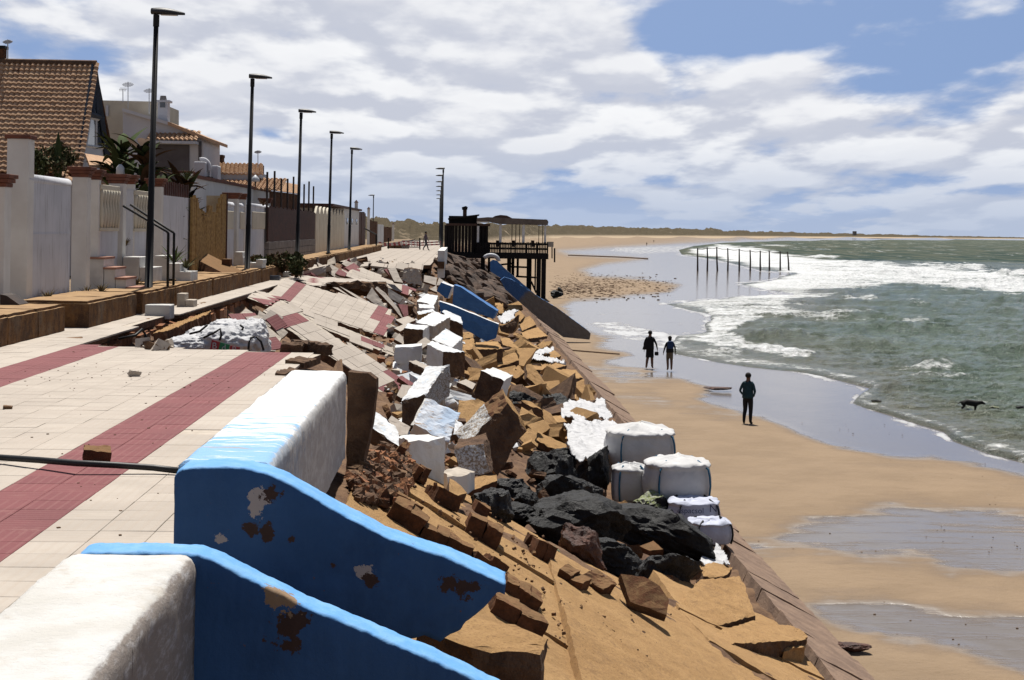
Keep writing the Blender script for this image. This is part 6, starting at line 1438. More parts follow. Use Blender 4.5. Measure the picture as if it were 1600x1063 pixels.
for k, (x0, y0, x1, y1, l) in enumerate([(860, 454, 881, 467, 'dark boulder pair on the sand beyond the stair wall'), (871, 449, 880, 460, 'smaller dark boulder on the sand beyond the stair wall'), (1310, 1008, 1362, 1022, 'dark seaweed covered stone at the slope toe'), (1360, 626, 1378, 630, 'low dark rock at the water edge'), (1546, 635, 1562, 640, 'green weedy rock at the water beside the dog'), (1588, 635, 1602, 640, 'dark rock at the right edge of the water'), (1099, 605.5, 1146, 610.5, 'flat dark driftwood plank on the wet sand')]):
    Y = P((x0 + x1) / 2, y1, Z=0).y; boulder(l, x0, y0, x1, y1, 'mossy_rock' if 'green' in l else ('red_rock' if 'drift' in l or 'seaweed' in l else 'black_rock'), 40 + k, lift=.02, name='driftwood' if 'drift' in l else 'rock', cat='driftwood' if 'drift' in l else 'rock', group=None, Y=Y)
# ================================================================== big bags and cloth
def fabric(name, c, fold=0.35):
    m = Mat(name); v = m.co('World'); b = m.noise(v, 2.5, 5); m.color(m.mix(m.rng(b, .3, .7), c, tuple(q * .86 for q in c))).rough(.8).spec(.2)
    m.bump(m.noise(v, 3.0, 3, .45, 1.2), fold, .10).bump(m.noise(m.co('World', (1, 1, 3)), 5, 2, .4, .5), fold * .6, .04); M[name] = m.m
fabric('bag_fabric', (0.64, 0.635, 0.63)); fabric('bag_fabric_lilac', (0.56, 0.59, 0.70)); fabric('sack_cloth', (0.60, 0.60, 0.61), .9); simple('strap_blue', (0.03, 0.12, 0.20), (0.04, 0.15, 0.25), 5, .8, .1); simple('strap_black', (0.012, .012, .013), (.02, .02, .02), 5, .7, .1)
def big_bag(label, x0, y0, x1, y1, ybase, mat='bag_fabric', straps='strap_blue', Y=None, seed=0, top=.25, rz=.3):
    cx = (x0 + x1) / 2; g = ground(cx, ybase) if Y is None else P(cx, ybase, Y=Y); px = F / g.y; w = (x1 - x0) / px / 2; h = (y1 - y0) / px
    b = P(cx, y1, Y=g.y); t = thing('big_bag', label, 'bag', (b.x, g.y + w * .6, b.z)); c0 = wloc(t); nu, nv = 56, 22
    vs = []
    for i in range(nv + 1):
        f = i / nv
        for k in range(nu):
            a = 2 * math.pi * k / nu + rz; sq = 1 / (abs(math.cos(a)) ** 2.7 + abs(math.sin(a)) ** 2.7) ** (1 / 2.7)
            if f < .62:
                q = f / .62; r = w * (.93 + .09 * math.sin(math.pi * q)) * sq / 1.07; z = h * .80 * q
            else:
                q = (f - .62) / .38; r = w * (1 - q ** 2.2 * .98) * sq / 1.07; z = h * (.80 + .10 * math.sin(min(1, q * 1.7) * math.pi / 2)) + h * top * (max(0, q - .45) / .55) ** 1.2 * .35
            p = Vector((math.cos(a) * r, math.sin(a) * r * .92, z)); nn = mnoise.noise(Vector((math.cos(a) * 2.2, math.sin(a) * 2.2, z * 1.3 + seed))); wr = abs(mnoise.noise(Vector((p.x * 5, p.y * 5, p.z * 4 + seed * 3))))
            k2 = .02 if f < .6 else .07
            p += p.normalized() * nn * .045 + Vector((0, 0, 1)) * ((wr - .25) * k2 * 1.1 if f > .6 else 0)
            vs.append(c0 + p)
    fs = [(i * nu + k, i * nu + (k + 1) % nu, (i + 1) * nu + (k + 1) % nu, (i + 1) * nu + k) for i in range(nv) for k in range(nu)] + [tuple(nv * nu + k for k in range(nu)), tuple(range(nu))[::-1]]
    MB().add(vs, fs).build('bag_body', M[mat], t, smooth=True)
    for a in (-2.15, -.72, .8, 2.4):
        pts = []
        for z in (.02, .2, .4, .6, .76, .84, .9, .93):
            sq = 1 / (abs(math.cos(a)) ** 2.7 + abs(math.sin(a)) ** 2.7) ** (1 / 2.7); rr = w * (1.015 if z < .78 else 1.0 - (z - .78) * 2.2) * sq / 1.07 * (.94 + .09 * math.sin(math.pi * min(1, z / .8))) * 1.04 + .012
            pts.append(c0 + Vector((math.cos(a) * rr, math.sin(a) * rr * .92, z * h)))
        MB().tube(pts, .02, 6).build('strap', M[straps], t, smooth=True)
    return t
big_bag('white big bag standing farthest back at the slope toe', 945, 668, 1063, 730, 768, seed=1, top=.5)
b2 = big_bag('white big bag with crumpled top stacked on another bag', 1005, 716, 1118, 787, 818, seed=2, top=.35, rz=.15)
b3 = big_bag('squashed lilac printed bag under the stacked white one', 1042, 778, 1130, 832, 836, 'bag_fabric_lilac', 'strap_black', seed=3, top=.0, rz=.1)
g3 = wloc(b3)
def text_on(parent, body, x, y, Y, size, mat, name='lettering', rz=0.0, shear=0):
    cu = bpy.data.curves.new('t', 'FONT'); cu.body = body; cu.size = size; cu.extrude = .001; ob = bpy.data.objects.new('t', cu); col.objects.link(ob)
    dg = bpy.context.evaluated_depsgraph_get(); me = bpy.data.meshes.new_from_object(ob.evaluated_get(dg)); bpy.data.objects.remove(ob)
    me.materials.clear(); me.materials.append(M[mat]); o = mesh_obj(name, me, None, parent); o.location = P(x, y, Y=Y) - wloc(parent); o.rotation_euler = (R(90), 0, rz); return o
simple('print_dark', (0.04, 0.05, 0.10), (0.05, 0.06, 0.12), 4, .8, 0); simple('print_teal', (0.15, 0.42, 0.45), (0.2, 0.5, 0.5), 4, .8, 0); simple('print_red', (0.42, 0.06, 0.07), (0.36, 0.05, 0.06), 4, .8, .1); simple('print_green', (0.04, 0.26, 0.12), (0.04, 0.22, 0.1), 4, .8, .1)
yb = min(v.co.y for v in b3.children[0].data.vertices) + g3.y - .03
text_on(b3, 'espacsol', 1058, 802, yb - .03, .15, 'print_dark'); text_on(b3, 'N', 1108, 800, yb - .01, .20, 'print_dark')
big_bag('flattened white bag lying at the slope toe', 1075, 812, 1150, 850, 858, 'bag_fabric_lilac', 'strap_black', seed=4, top=.0, rz=.6)
big_bag('half buried white bag between the boulders and the standing bags', 955, 724, 1014, 784, 786, seed=5, top=.2, rz=.5)
def cloth(label, poly, lift, seed, amp=.10, step=1.6, mat='sack_cloth'):
    xs = [p[0] for p in poly]; ys = [p[1] for p in poly]; mb = MB(); idx = {}
    nx = int((max(xs) - min(xs)) / step) + 2; ny = int((max(ys) - min(ys)) / (step * .6)) + 2
    for i in range(nx):
        for j in range(ny):
            x = min(xs) + i * step; y = min(ys) + j * step * .6
            wx = x + mnoise.noise((x * .06, y * .06, seed)) * 6; wy = y + mnoise.noise((x * .06, y * .06, seed + 9)) * 3
            if not inpoly(wx, wy, poly): continue
            g = ground(x, y, lift); r = 1 - abs(mnoise.noise((g.x * 2.2 + seed, g.y * .9, 0))) * 2; r2 = 1 - abs(mnoise.noise((g.x * 5 + seed, g.y * 2.4, 3))) * 2
            r = (1 - abs(mnoise.noise((g.x * 1.6 + seed, g.y * .5 + g.x * .7, 0))) * 2.4); idx[(i, j)] = len(mb.v); mb.v.append(g + Vector((0, 0, amp * (max(r, 0) ** 2 + r2 * .35 + .5 * mnoise.noise((g.x * .9, g.y * .5, seed))))))
    for (i, j), a in idx.items():
        q = [(i, j), (i + 1, j), (i + 1, j + 1), (i, j + 1)]
        if all(k in idx for k in q): mb.f.append(tuple(idx[k] for k in q[::-1])); mb.m.append(0)
    o = mb.build('torn_sack', M[mat], smooth=True); tag(o, label, 'sack', 'torn white sacks in the rubble'); s = o.modifiers.new('th', 'SOLIDIFY'); s.thickness = .02; return o
cloth('largest torn white sack beside the black heap, upper half', [(872, 640), (885, 629), (945, 627), (947, 640), (962, 652), (940, 660), (900, 660), (874, 658)], .42, 1)
cloth('torn white sack spread left of the standing white bag', [(880, 668), (905, 660), (950, 662), (968, 668), (962, 690), (945, 722), (905, 724), (884, 704), (890, 690)], .5, 2, .11)
cloth('torn white sack below the long blue fallen wall', [(776, 500), (790, 487), (812, 486), (804, 500), (784, 507)], .35, 3)
cloth('torn white sack across the tan slabs in mid rubble', [(808, 556), (840, 546), (868, 544), (866, 550), (850, 560), (884, 564), (880, 570), (850, 566), (820, 560)], .35, 4)
cloth('white sack scrap at the toe below the lowest boulder', [(1096, 872), (1118, 858), (1138, 872), (1142, 884), (1118, 892), (1094, 888)], .15, 5)
# sacks in the pit
random.seed(41)
t = thing('white_sack_pile', 'pile of crumpled white sacks with black straps in the pit', 'sack', P(340, 545, Y=29.0))
def lump(x, y, Y, rx, ry, rz, seed, mat='sack_cloth', name='sack'):
    bm = bmesh.new(); bmesh.ops.create_icosphere(bm, subdivisions=5, radius=1); c = P(x, y, Y=Y)
    for v in bm.verts:
        p = v.co.copy(); n = 1 - abs(mnoise.noise(p * 2.3 + Vector((seed, 0, 0)))) * 2; n2 = 1 - abs(mnoise.noise(p * 5.5 + Vector((0, seed, 0)))) * 2
        p *= 1 + .17 * n + .11 * n2 + .16 * mnoise.noise(p * 1.1 + Vector((0, 0, seed))); v.co = Vector((p.x * rx, p.y * ry, p.z * rz))
    me = bpy.data.meshes.new(name); bm.to_mesh(me); bm.free(); me.materials.append(M[mat])
    for q in me.polygons: q.use_smooth = True
    o = mesh_obj(name, me, None, t); o.location = c - wloc(t); return o
for a in [(350, 538, 28.3, .50, .45, .28, 1), (385, 536, 28.6, .36, .42, .34, 2), (302, 541, 28.2, .42, .4, .18, 3), (360, 516, 30.0, .42, .5, .18, 4), (398, 519, 30.2, .22, .4, .24, 5), (322, 526, 29.6, .38, .5, .16, 6), (278, 546, 28.0, .26, .3, .10, 7)]: lump(*a)
for pts in ([(318, 528), (335, 520), (344, 514), (346, 524), (343, 532)], [(388, 549), (389, 536), (392, 528), (398, 526)], [(400, 526), (408, 534), (412, 548)], [(296, 522), (312, 518), (324, 508)], [(375, 508), (380, 512), (378, 516)]):
    MB().tube([P(x, y, Y=27.5) for x, y in pts], .022, 6).build('strap', M['strap_black'], t, smooth=True)
for (px, mt, bod, lx, ly) in ([[(331, 531), (344, 535), (341, 547), (328, 546)], 'print_red', 'B', 331, 545], [[(344, 535), (359, 539), (357, 548), (341, 547)], 'print_green', 'd', 346, 548], [[(360, 540), (375, 543), (374, 550), (358, 549)], 'print_red', 'B', 362, 551]):
    MB().prism([P(x, y, Y=27.5) for x, y in px], (0, .01, 0)).build('printed_square', M[mt], t); text_on(t, bod, lx, ly, 27.485, .16, 'sack_cloth', 'letter')
debris('pit_heap', 'grey brown clods beside the white sacks in the pit', [([(205, 540), (240, 516), (268, 508), (292, 522), (280, 538), (250, 548)], 260)], ['earth', 'mortar', 'broken_core'], .05, .16, 9)
pts = [P(x, y, Y=Y) for x, y, Y in ((185, 530, 27), (212, 524, 27), (222, 515, 27.2), (228, 524, 27.4), (224, 534, 27.3), (240, 538, 27), (265, 543, 26.6))]
tag(MB().tube(pts, .025, 7).build('pit_cable', M['black_rubber'], smooth=True), 'black cable coiling at the edge of the pit', 'cable')

# ================================================================== beach hut on stilts
def hut():
    Y = 141.0
    simple('hut_black', (0.007, 0.005, 0.0045), (0.012, 0.008, 0.007), 2, .85, .3, 8, .02); simple('hut_brown', (0.10, 0.055, 0.04), (0.07, 0.04, 0.03), 2, .85, .3, 8, .02); simple('hut_white', (0.85, 0.84, 0.82), (0.75, 0.73, 0.7), 2, .8, .2)
    simple('awning', (0.20, 0.16, 0.13), (0.15, 0.115, 0.095), 1.5, .9, .3, 6, .03)
    t = thing('beach_hut', 'dark wooden beach bar on stilts with open white columned terrace', 'hut', P(780, 465, Y=Y + 2))
    def bx(x0, y0, x1, y1, Yv, d, mat, nm): 
        mb = MB(); fbox(mb, x0, y0, x1, y1, Yv, d); return mb.build(nm, M[mat], t)
    # boarded cabin: separate boards
    for k in range(13):
        x0 = 694 + k * 5.3; bx(x0, 352, x0 + 5.29, 400, Y + random.uniform(0, .05), 6, 'hut_black', 'wall_board')
    bx(701, 338, 746, 352, Y + .5, 5, 'hut_black', 'upper_store'); bx(697, 350, 766, 352.5, Y - .3, 7, 'hut_brown', 'eave')
    MB().prism([P(x, y, Y=Y - .1) for x, y in ((700, 341), (749, 335), (749, 337), (700, 343.5))], (0, 6, 0)).build('roof', M['hut_black'], t)
    c = bx(723, 326, 729.5, 348, Y + 1, .5, 'hut_brown', 'chimney'); mb = MB(); mb.prism([P(x, y, Y=Y + .8) for x, y in ((721.5, 324), (728, 322), (731, 324), (730, 328), (722, 328))], (0, .9, 0)); mb.build('chimney_cap', M['hut_black'], c)
    # terrace roof
    MB().prism([P(x, y, Y=Y - .5) for x, y in ((745, 341), (762, 339.5), (855, 343.5), (857, 347), (856, 352), (820, 351), (782, 350), (764, 346), (745, 346))], (0, 6.5, 0)).build('awning', M['awning'], t)
    MB().prism([P(x, y, Y=Y + 2) for x, y in ((768, 341), (774, 337.5), (782, 336), (792, 337), (800, 341))], (0, 3, 0)).build('parasol_top', M['hut_brown'], t)
    for x, w in ((747, 4), (782, 4.6), (818, 4.6), (852, 3.6)): bx(x - w / 2, 343, x + w / 2, 381, Y - .3, .28, 'hut_white', 'column')
    for x, w in ((760, 2.2), (800, 1.6), (806, 1.6), (812, 1.6), (842, 1.4), (848, 1.4)): bx(x - w / 2, 350, x + w / 2, 384, Y + 5.2, .2, 'hut_black' if x > 795 else 'hut_white', 'rear_post')
    bx(745, 346, 764, 348, Y - .35, .2, 'hut_white', 'beam'); bx(694, 397.5, 857, 403, Y - .6, 7, 'hut_black', 'deck')
    # railing slats
    n = 46
    for k in range(n):
        x = 746 + (855 - 746) * k / (n - 1); bx(x - .95, 379 + random.uniform(-.8, .8), x + .95, 398, Y - .55, .06, 'hut_black', 'rail_slat')
    for yy in (380.5, 388, 396): bx(745, yy, 856, yy + 1.4, Y - .5, .06, 'hut_black', 'rail')
    for k in range(12):
        x = 764 + 92 * k / 11; bx(x - .8, 381, x + .8, 399, Y + 5.6, .06, 'hut_black', 'rail_slat')
    for x in (775, 800, 830): bx(x, 376, x + 5, 386, Y + 2.5, .8, 'hut_brown', 'table')
    # stilts
    for (x0, x1, yb, Yv) in ((838, 845.6, 466, Y - .4), (845.4, 853.5, 467, Y - .42), (822.5, 831, 455, Y + 1.5), (792, 799, 440, Y + 1), (799, 804, 436, Y + 3), (807, 811, 432, Y + 5), (751, 758, 425, Y), (762, 766, 425, Y + 2), (835, 838, 455, Y + 4)): bx(x0, 400, x1, yb, Yv, .4, 'hut_black', 'stilt')
    for (p, q, Yv) in (((798, 417), (826, 418), Y + 2), ((806, 432), (838, 434), Y + 2), ((830, 440), (838, 458), Y + 2), ((770, 415), (800, 412), Y + 3)): MB().tube([P(*p, Y=Yv), P(*q, Y=Yv)], .09, 5).build('brace', M['hut_black'], t)
hut()
t = thing('notice_board', 'small khaki notice board on thin posts right of the beach hut', 'sign', P(862, 410, Y=150))
mb = MB(); fbox(mb, 855, 378, 865, 386, 150, .1); mb.build('board', M['mortar'], t)
for x in (862.5,): MB().tube([P(x, 386, Y=150.05), P(x, 404, Y=150.05)], .06, 5).build('post', M['hut_black'], t)
tag(MB().tube([P(866.5, 388, Y=150), P(866.5, 410, Y=150)], .08, 5).build('thin_post', M['hut_black']), 'lone dark post beside the notice board on the sand', 'post')
pts = [P(767 + 12 * math.sin(a), 402 - 9 * math.cos(a) + 6, Y=139) for a in [R(q) for q in range(-60, 110, 17)]]
tag(MB().tube(pts, .2, 7).build('slide_pipe', M['sheet_metal'], smooth=True), 'curved pale pipe hanging below the hut deck', 'pipe')
# ================================================================== posts standing in the surf
NP = [(1090, 388, 424, 0), (1105, 387, 424, 0), (1120, 386, 424, 1), (1137, 388, 424, 0), (1155, 389, 424, 0), (1172, 391, 424, 0), (1188, 392, 424, 0), (1202, 392, 424, 0), (1219, 393, 424, 0), (1230.5, 393.5, 424, 2)]
ords = ['leftmost', 'second', 'third', 'fourth', 'fifth', 'sixth', 'seventh', 'eighth', 'ninth', 'last leaning']
tops = []
for k, (x, yt, yb, l) in enumerate(NP):
    Y = P(x, yb - 1, Z=0).y; a, b = P(x + l, yb + 3, Y=Y), P(x, yt, Y=Y); tops.append(P(x, yt + 1.5, Y=Y))
    tag(MB().tube([a, (a + b) / 2 + Vector((random.uniform(-.06, .06), 0, 0)), b], [.17, .14, .11], 7).build('surf_post', M['iron_rust']), ords[k] + ' dark wooden post of the row standing in the surf', 'post', 'row of posts standing in the surf')
rp = []
for a, b in zip(tops, tops[1:]): rp += [a, (a + b) / 2 + Vector((0, 0, -.12))]
tag(MB().tube(rp + [tops[-1]], .05, 5).build('rope', M['iron_rust']), 'thin rope strung along the tops of the surf posts', 'rope')
# ================================================================== people and dog
for nm, c in (('skin', (0.22, 0.12, 0.08)), ('hair', (0.012, 0.009, 0.007)), ('navy_cloth', (0.012, 0.018, 0.028)), ('teal_cloth', (0.012, 0.05, 0.07)), ('black_cloth', (0.010, 0.010, 0.012)), ('khaki_cloth', (0.16, 0.12, 0.08)), ('blue_cloth', (0.02, 0.05, 0.14)), ('grey_cloth', (0.10, 0.10, 0.11)), ('lilac_cloth', (0.16, 0.12, 0.15)), ('dog_fur', (0.012, 0.010, 0.009))):
    simple(nm, c, tuple(q * .7 for q in c), 12, .85, .3, 40, .01)
def skinned(name, verts, edges, regions, mats, sub=2):
    """one continuous body: (point, radius) joints grown with a Skin modifier, then coloured by nearest joint region"""
    me = bpy.data.meshes.new(name); me.from_pydata([v[0] for v in verts], edges, []); o = bpy.data.objects.new(name, me); col.objects.link(o)
    sk = o.modifiers.new('s', 'SKIN'); sk.use_smooth_shade = True
    if not me.skin_vertices: me.skin_vertices.new()
    for i, v in enumerate(verts):
        r = v[1] if isinstance(v[1], tuple) else (v[1], v[1]); me.skin_vertices[0].data[i].radius = r
    me.skin_vertices[0].data[0].use_root = True
    ss = o.modifiers.new('u', 'SUBSURF'); ss.levels = sub; ss.render_levels = sub
    dg = bpy.context.evaluated_depsgraph_get(); dg.update(); nm = bpy.data.meshes.new_from_object(o.evaluated_get(dg)); bpy.data.objects.remove(o)
    nm.materials.clear()
    for q in mats: nm.materials.append(M[q])
    segs = [(Vector(verts[a][0]), Vector(verts[b][0]), regions[b]) for a, b in edges]
    for p in nm.polygons:
        c = Vector(p.center); best = (1e9, 0)
        for a, b, r in segs:
            ab = b - a; tt = max(0, min(1, (c - a).dot(ab) / max(1e-9, ab.length_squared))); d = (c - a - ab * tt).length
            if d < best[0]: best = (d, r)
        p.material_index = best[1]; p.use_smooth = True
    nm.name = name; return nm
def person(label, x, yf, Z, h, rz, pose, mats, hair='short', Y=None):
    """pose: lists of joint positions for a figure 1.75 m tall facing -Y"""
    J = [((0, 0, .98), (.155, .115)), ((0, 0, 1.12), (.14, .105)), ((0, 0, 1.30), (.165, .115)), ((0, .01, 1.43), (.13, .09)), ((0, .0, 1.50), (.058, .06)), ((0, -.01, 1.57), (.075, .08)), ((0, -.015, 1.645), (.088, .10)), ((0, -.01, 1.71), (.07, .08)), ((0, -.105, 1.625), (.02, .02))]
    E = [(0, 1), (1, 2), (2, 3), (3, 4), (4, 5), (5, 6), (6, 7), (6, 8)]; Rg = [1, 0, 0, 0, 2, 2, 2, 2, 2]
    for s, leg in ((-1, pose['legL']), (1, pose['legR'])):
        b = len(J); (kn, an, to) = leg
        J += [((s * .09, 0, .90), .11), ((kn[0], kn[1], (kn[2] + .9) / 2 + .03), .078), (kn, .075), ((kn[0] * .5 + an[0] * .5, kn[1] * .5 + an[1] * .5 + .015, (kn[2] + an[2]) / 2 + .04), .068), (an, .052), (to, (.042, .032))]
        J[b + 1] = (((s * .09 + kn[0]) / 2, kn[1] / 2, (.9 + kn[2]) / 2), .095)
        E += [(0, b), (b, b + 1), (b + 1, b + 2), (b + 2, b + 3), (b + 3, b + 4), (b + 4, b + 5)]; lo = pose.get('shin', 1); Rg += [1, 1, 1, lo, lo, 3]
    for s, arm in ((-1, pose['armL']), (1, pose['armR'])):
        b = len(J); el, wr, fi = arm
        J += [((s * .17, .01, 1.40), .062), (el, .045), (wr, .03), ((wr[0] + fi[0] * .05, wr[1] + fi[1] * .05, wr[2] + fi[2] * .05), (.036, .024))]
        E += [(3, b), (b, b + 1), (b + 1, b + 2), (b + 2, b + 3)]; Rg += [0, 0, 0, 2]
        if pose.get('hands', True):
            f = Vector(fi).normalized(); sd2 = f.cross(Vector((1, 0, 0))); sd2 = sd2.normalized() if sd2.length > .1 else Vector((0, 1, 0)); p0 = Vector(wr) + f * .07
            for q, (o_, L_) in enumerate(((-.027, .065), (-.009, .075), (.009, .072), (.026, .058))):
                c = len(J); p1 = p0 + sd2 * o_; p2 = p1 + f * L_ * .55; p3 = p2 + (f + Vector((-s * .5, 0, 0))).normalized() * L_ * .45
                J += [(tuple(p1), .0095), (tuple(p2), .009), (tuple(p3), .008)]; E += [(b + 3, c), (c, c + 1), (c + 1, c + 2)]; Rg += [2, 2, 2]
            c = len(J); p1 = Vector(wr) + f * .03 - sd2 * .035; p2 = p1 + (f * .6 - sd2 * .8).normalized() * .045; J += [(tuple(p1), .012), (tuple(p2), .010)]; E += [(b + 3, c), (c, c + 1)]; Rg += [2, 2]
    me = skinned('body', J, E, Rg, [mats[0], mats[1], 'skin', mats[2]])
    p = P(x, yf, Z=Z) if Y is None else P(x, yf, Y=Y)
    t = thing('person', label, 'person', (p.x, p.y, Z)); b = mesh_obj('body', me, None, t)
    bm = bmesh.new(); bmesh.ops.create_icosphere(bm, subdivisions=3, radius=1)
    for v in bm.verts:
        v.co = Vector((v.co.x * .102, v.co.y * .118 + .005, v.co.z * .105 + 1.67))
        if v.co.y < -.05 and v.co.z < 1.70: v.co.y = -.05
        if v.co.z < 1.62: v.co.z = 1.62 - (.30 if hair == 'long' and v.co.y > -.03 else .03) * (1.62 - v.co.z) / .055
    hm = bpy.data.meshes.new('hair'); bm.to_mesh(hm); bm.free(); hm.materials.append(M['hair']); mesh_obj('hair', hm, None, t)
    for o in t.children:
        for q in o.data.polygons: q.use_smooth = True
    t.scale = (h / 1.76,) * 3; t.rotation_euler = (0, 0, rz); return t
stand = dict(legL=((-.10, -.02, .50), (-.11, .02, .09), (-.13, -.11, .035)), legR=((.10, -.02, .50), (.10, .03, .09), (.12, -.10, .035)))
def jacket(t, mat, z0, z1, w0, w1, d0, d1, name='jacket', off=0.0):
    mb = MB(); n = 20; rows = 7; vs = []
    for i in range(rows + 1):
        f = i / rows; z = z0 + (z1 - z0) * f
        for k in range(n):
            a = 2 * math.pi * k / n; fl = 1 + .05 * math.sin(a * 5) * f; vs.append((math.cos(a) * (w0 + (w1 - w0) * f) * fl + off * f, math.sin(a) * (d0 + (d1 - d0) * f) * fl, z))
    mb.add(vs, [(i * n + k, (i + 1) * n + k, (i + 1) * n + (k + 1) % n, i * n + (k + 1) % n) for i in range(rows) for k in range(n)] + [tuple(range(n)), tuple(rows * n + k for k in range(n))[::-1]])
    me = bpy.data.meshes.new(name); me.from_pydata([tuple(v) for v in mb.v], [], mb.f); me.materials.append(M[mat])
    for q in me.polygons: q.use_smooth = True
    return mesh_obj(name, me, None, t)
man = person('man in teal jacket and black trousers with hands in pockets on the beach', 1168, 663.5, -0.02, 1.74, R(150), dict(stand, legR=((.10, -.03, .50), (.09, .12, .14), (.11, .03, .04)), armL=((-.27, .06, 1.14), (-.19, -.06, .98), (.3, -.3, -.8)), armR=((.27, .06, 1.14), (.19, -.06, .98), (-.3, -.3, -.8)), hands=False), ['teal_cloth', 'black_cloth', 'black_cloth'])
jacket(man, 'teal_cloth', 1.46, .90, .175, .195, .11, .14)
p2 = person('person in loose black jacket and shorts carrying shoes, left of the couple', 1015, 576, -.02, 1.78, R(165), dict(legL=((-.10, -.02, .50), (-.12, .0, .09), (-.14, -.12, .035)), legR=((.10, -.02, .50), (.15, .02, .09), (.18, -.10, .035)), shin=2, armL=((-.30, .04, 1.15), (-.33, -.10, .92), (-.1, -.2, -1)), armR=((.26, .04, 1.15), (.27, -.05, .90), (.1, -.1, -1))), ['black_cloth', 'black_cloth', 'skin'])
jacket(p2, 'black_cloth', 1.46, .88, .18, .27, .12, .2, off=.08); jacket(p2, 'black_cloth', .98, .52, .17, .19, .13, .14, 'shorts')
p3 = person('long haired person in dark top and short trousers, right of the couple', 1046, 579, -.02, 1.60, R(185), dict(legL=((-.10, -.02, .50), (-.10, .0, .09), (-.12, -.12, .035)), legR=((.10, -.02, .50), (.09, .02, .09), (.11, -.10, .035)), shin=2, armL=((-.27, .04, 1.15), (-.30, -.06, .90), (-.05, -.1, -1)), armR=((.27, .04, 1.15), (.31, -.06, .92), (.1, -.1, -1))), ['black_cloth', 'khaki_cloth', 'skin'], 'long')
jacket(p3, 'black_cloth', 1.45, .92, .17, .2, .11, .15); jacket(p3, 'khaki_cloth', .96, .62, .165, .17, .13, .13, 'shorts')
q = p3.location; o = MB().box((q.x - .14, q.y - .30, 1.0), (q.x + .14, q.y - .13, 1.36)).build('backpack', M['blue_cloth'], bevel=.05); tag(o, 'dark blue backpack on the long haired person', 'backpack')
q = p2.location; o = MB().box((q.x + .22, q.y - .14, .60), (q.x + .40, q.y + .02, .78)).build('shoes', M['black_cloth'], bevel=.04); tag(o, 'dark shoes held by the person in the loose jacket', 'shoes')
walk = person('person walking along the far promenade behind the tape', 665, 392, PROM, 1.74, R(70), dict(legL=((-.09, -.18, .52), (-.09, -.30, .10), (-.09, -.43, .05)), legR=((.09, .02, .50), (.09, .28, .16), (.09, .24, .04)), armL=((-.22, .10, 1.14), (-.20, .14, .90), (0, .1, -1)), armR=((.22, -.06, 1.14), (.2, -.2, .95), (0, -.4, -1))), ['lilac_cloth', 'grey_cloth', 'black_cloth'])
for x, y, lab in ((1010.5, 384, 'tiny distant walker at the far water edge, left one'), (1021.5, 379, 'tiny distant walker at the far water edge, right one')):
    pp = P(x, y, Z=0.05); c = copy_tree(p3, None, (pp.x, pp.y, 0.0)); c['label'] = lab
# dog
yd = P(1515, 639, Z=0.0); dv = [((0, 0, .36), (.12, .13)), ((-.16, 0, .37), (.115, .12)), ((-.30, 0, .34), (.10, .11)), ((.16, 0, .35), (.115, .14)), ((.29, 0, .38), (.085, .10)), ((.40, 0, .41), (.062, .07)), ((.48, 0, .42), (.062, .065)), ((.56, 0, .385), (.036, .034)), ((.61, 0, .37), (.026, .024)),
    ((-.38, 0, .36), .03), ((-.50, 0, .26), .018), ((.46, .055, .475), .018), ((.46, -.055, .475), .018)]
de = [(0, 1), (1, 2), (0, 3), (3, 4), (4, 5), (5, 6), (6, 7), (7, 8), (2, 9), (9, 10), (6, 11), (6, 12)]
for s in (-1, 1):
    b = len(dv); dv += [((.22, s * .08, .26), .055), ((.21, s * .085, .14), .032), ((.23, s * .085, .02), .026), ((.26, s * .085, 0.005), .028)]; de += [(3, b), (b, b + 1), (b + 1, b + 2), (b + 2, b + 3)]
    b = len(dv); dv += [((-.26, s * .085, .26), .07), ((-.22, s * .09, .18), .042), ((-.33, s * .09, .11), .028), ((-.30, s * .09, .01), .026), ((-.27, s * .09, .005), .028)]; de += [(2, b), (b, b + 1), (b + 1, b + 2), (b + 2, b + 3), (b + 3, b + 4)]
dm = skinned('dog', dv, de, [0] * len(dv), ['dog_fur']); d = mesh_obj('dog', dm, None); d.location = (yd.x, yd.y, -0.10); d.rotation_euler = (0, R(4), R(-12)); d.scale = (.9, .9, .9); tag(d, 'black dog standing in the shallow water with lowered head', 'dog')
# ================================================================== far barrier, tape, beach bits
t = thing('barrier', 'grey crowd barrier across the far promenade', 'barrier', P(640, 388, Y=150)); 
for yy in (376.5, 386.5): MB().tube([P(628, yy, Y=150), P(655, yy, Y=150)], .05, 5).build('rail', M['concrete_block'], t)
for k in range(12): x = 628 + 27 * k / 11; MB().tube([P(x, 376.5, Y=150), P(x, 387, Y=150)], .03, 4).build('bar', M['concrete_block'], t)
m = Mat('hazard_tape'); w = m.n('ShaderNodeTexWave', wave_type='BANDS', bands_direction='X'); w.inputs['Scale'].default_value = .7; m.L.new(m.co('World'), w.inputs[0]); m.color(m.mix(m.rng(w.outputs['Fac'], .45, .55), (.62, .58, .57), (.45, .09, .10))).rough(.6); M['hazard_tape'] = m.m
for k, (pp, lab) in enumerate((([(590, 380), (607, 382.5), (630, 379), (657, 381), (692, 379)], 'upper red and white hazard tape across the far promenade'), ([(595, 385), (610, 384), (640, 383), (657, 384.5), (690, 383)], 'lower red and white hazard tape across the far promenade'))):
    mb = MB(); P3 = [P(x, y, Y=147 + k) for x, y in pp]
    for a, b in zip(P3, P3[1:]): mb.prism([a, b, b + Vector((0, 0, .14)), a + Vector((0, 0, .14))], (0, .01, 0))
    tag(mb.build('hazard_tape', M['hazard_tape']), lab, 'tape')
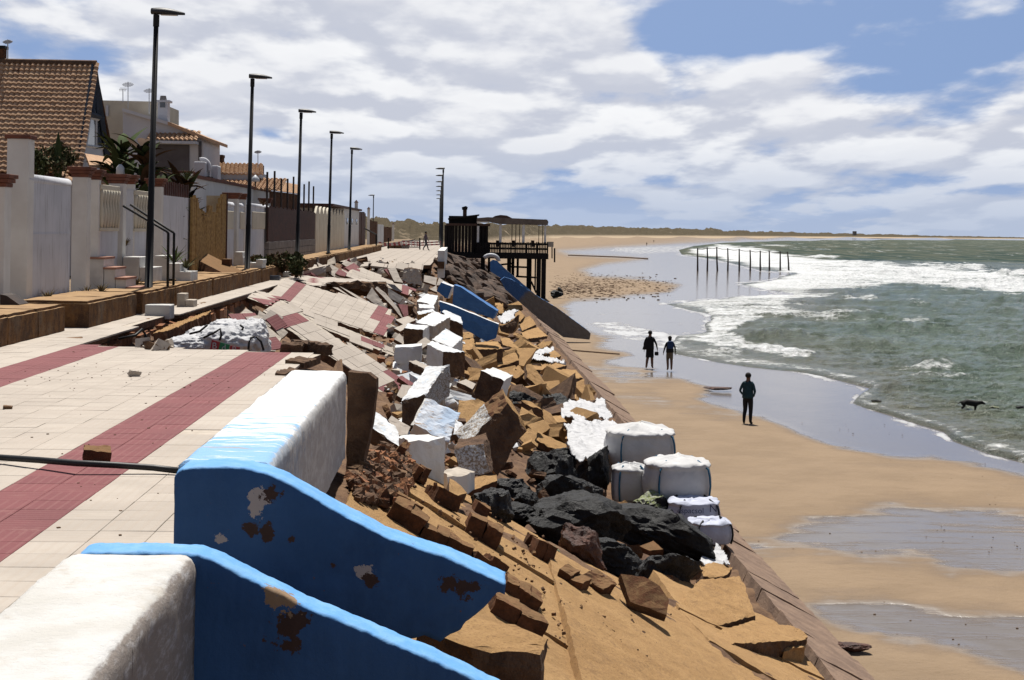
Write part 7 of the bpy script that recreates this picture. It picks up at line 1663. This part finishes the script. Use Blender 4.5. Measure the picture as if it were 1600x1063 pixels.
for x, yb, l in ((607, 389, 'left thin post holding the hazard tape'), (656, 391, 'right thin post holding the hazard tape')): tag(MB().tube([P(x, yb, Y=146), P(x, 372, Y=146)], .07, 6).build('tape_post', M['iron_black']), l, 'post')
tag(MB().tube([P(570, 357, Y=118), P(588, 367, Y=116), P(588, 384, Y=116)], .06, 5).build('far_handrail', M['iron_black']), 'dark far handrail at the end of the garden walls', 'handrail')
mb = MB(); 
for k in range(30): a = P(614 + random.uniform(-2, 18), 386 + random.uniform(-3, 2), Y=152); s = random.uniform(.15, .4); mb.box((a.x - s, a.y - s, a.z - s), (a.x + s, a.y + s, a.z + s * .6), 0, random.random())
tag(mb.build('far_rubble', M['earth']), 'low dark rubble beside the crowd barrier', 'rubble', kind='stuff')
mb = MB(); p = P(1334.5, 366, Y=2400); q = P(1338.5, 361.5, Y=2400); mb.box((p.x, 2400, p.z - 2), (q.x, 2410, q.z)); tag(mb.build('dune_hut', M['concrete_block']), 'tiny square building on the distant dune', 'building')
tag(MB().tube([P(888, 399, Z=.1), P(930, 400.5, Z=.1), P(970, 402, Z=.1), P(1012, 404.5, Z=.1)], .16, 5).build('weed_line', M['broken_core']), 'long dark weed line on the distant wet sand', 'seaweed')
tag(MB().tube([P(888, 547, Z=.03), P(925, 550, Z=.03), P(968, 553.5, Z=.03)], .035, 5).build('driftwood_pole', M['broken_core']), 'thin dark pole lying on the wet sand before the stair wall', 'driftwood')
random.seed(51); mb = MB()
def bits(n, f, smin, smax, mi):
    for _ in range(n):
        x, y = f(); p = P(x, y, Z=-.02); s = random.uniform(smin, smax)
        vs = [Vector((random.uniform(.6, 1) * a, random.uniform(.6, 1) * b, random.uniform(.2, .5) * c)) * s for a in (-1, 1) for b in (-1, 1) for c in (-1, 1)]; Rm = Matrix.Rotation(random.random() * 6.28, 3, 'Z')
        mb.add([p + Rm @ v for v in vs], [(0, 1, 3, 2), (4, 6, 7, 5), (0, 4, 5, 1), (2, 3, 7, 6), (0, 2, 6, 4), (1, 5, 7, 3)], mi)
bits(170, lambda: (random.uniform(1000, 1600), random.uniform(600, 1060)), .006, .022, 0)
bits(1500, lambda: (random.triangular(858, 1060, 890), random.gauss(447, 8)), .03, .15, 1); bits(260, lambda: (random.uniform(860, 960), random.gauss(453, 5)), .05, .2, 1)
tag(mb.build('beach_pebbles', [M['earth'], M['broken_core']]), 'dark pebbles and stones scattered over the sand', 'pebbles', kind='stuff')
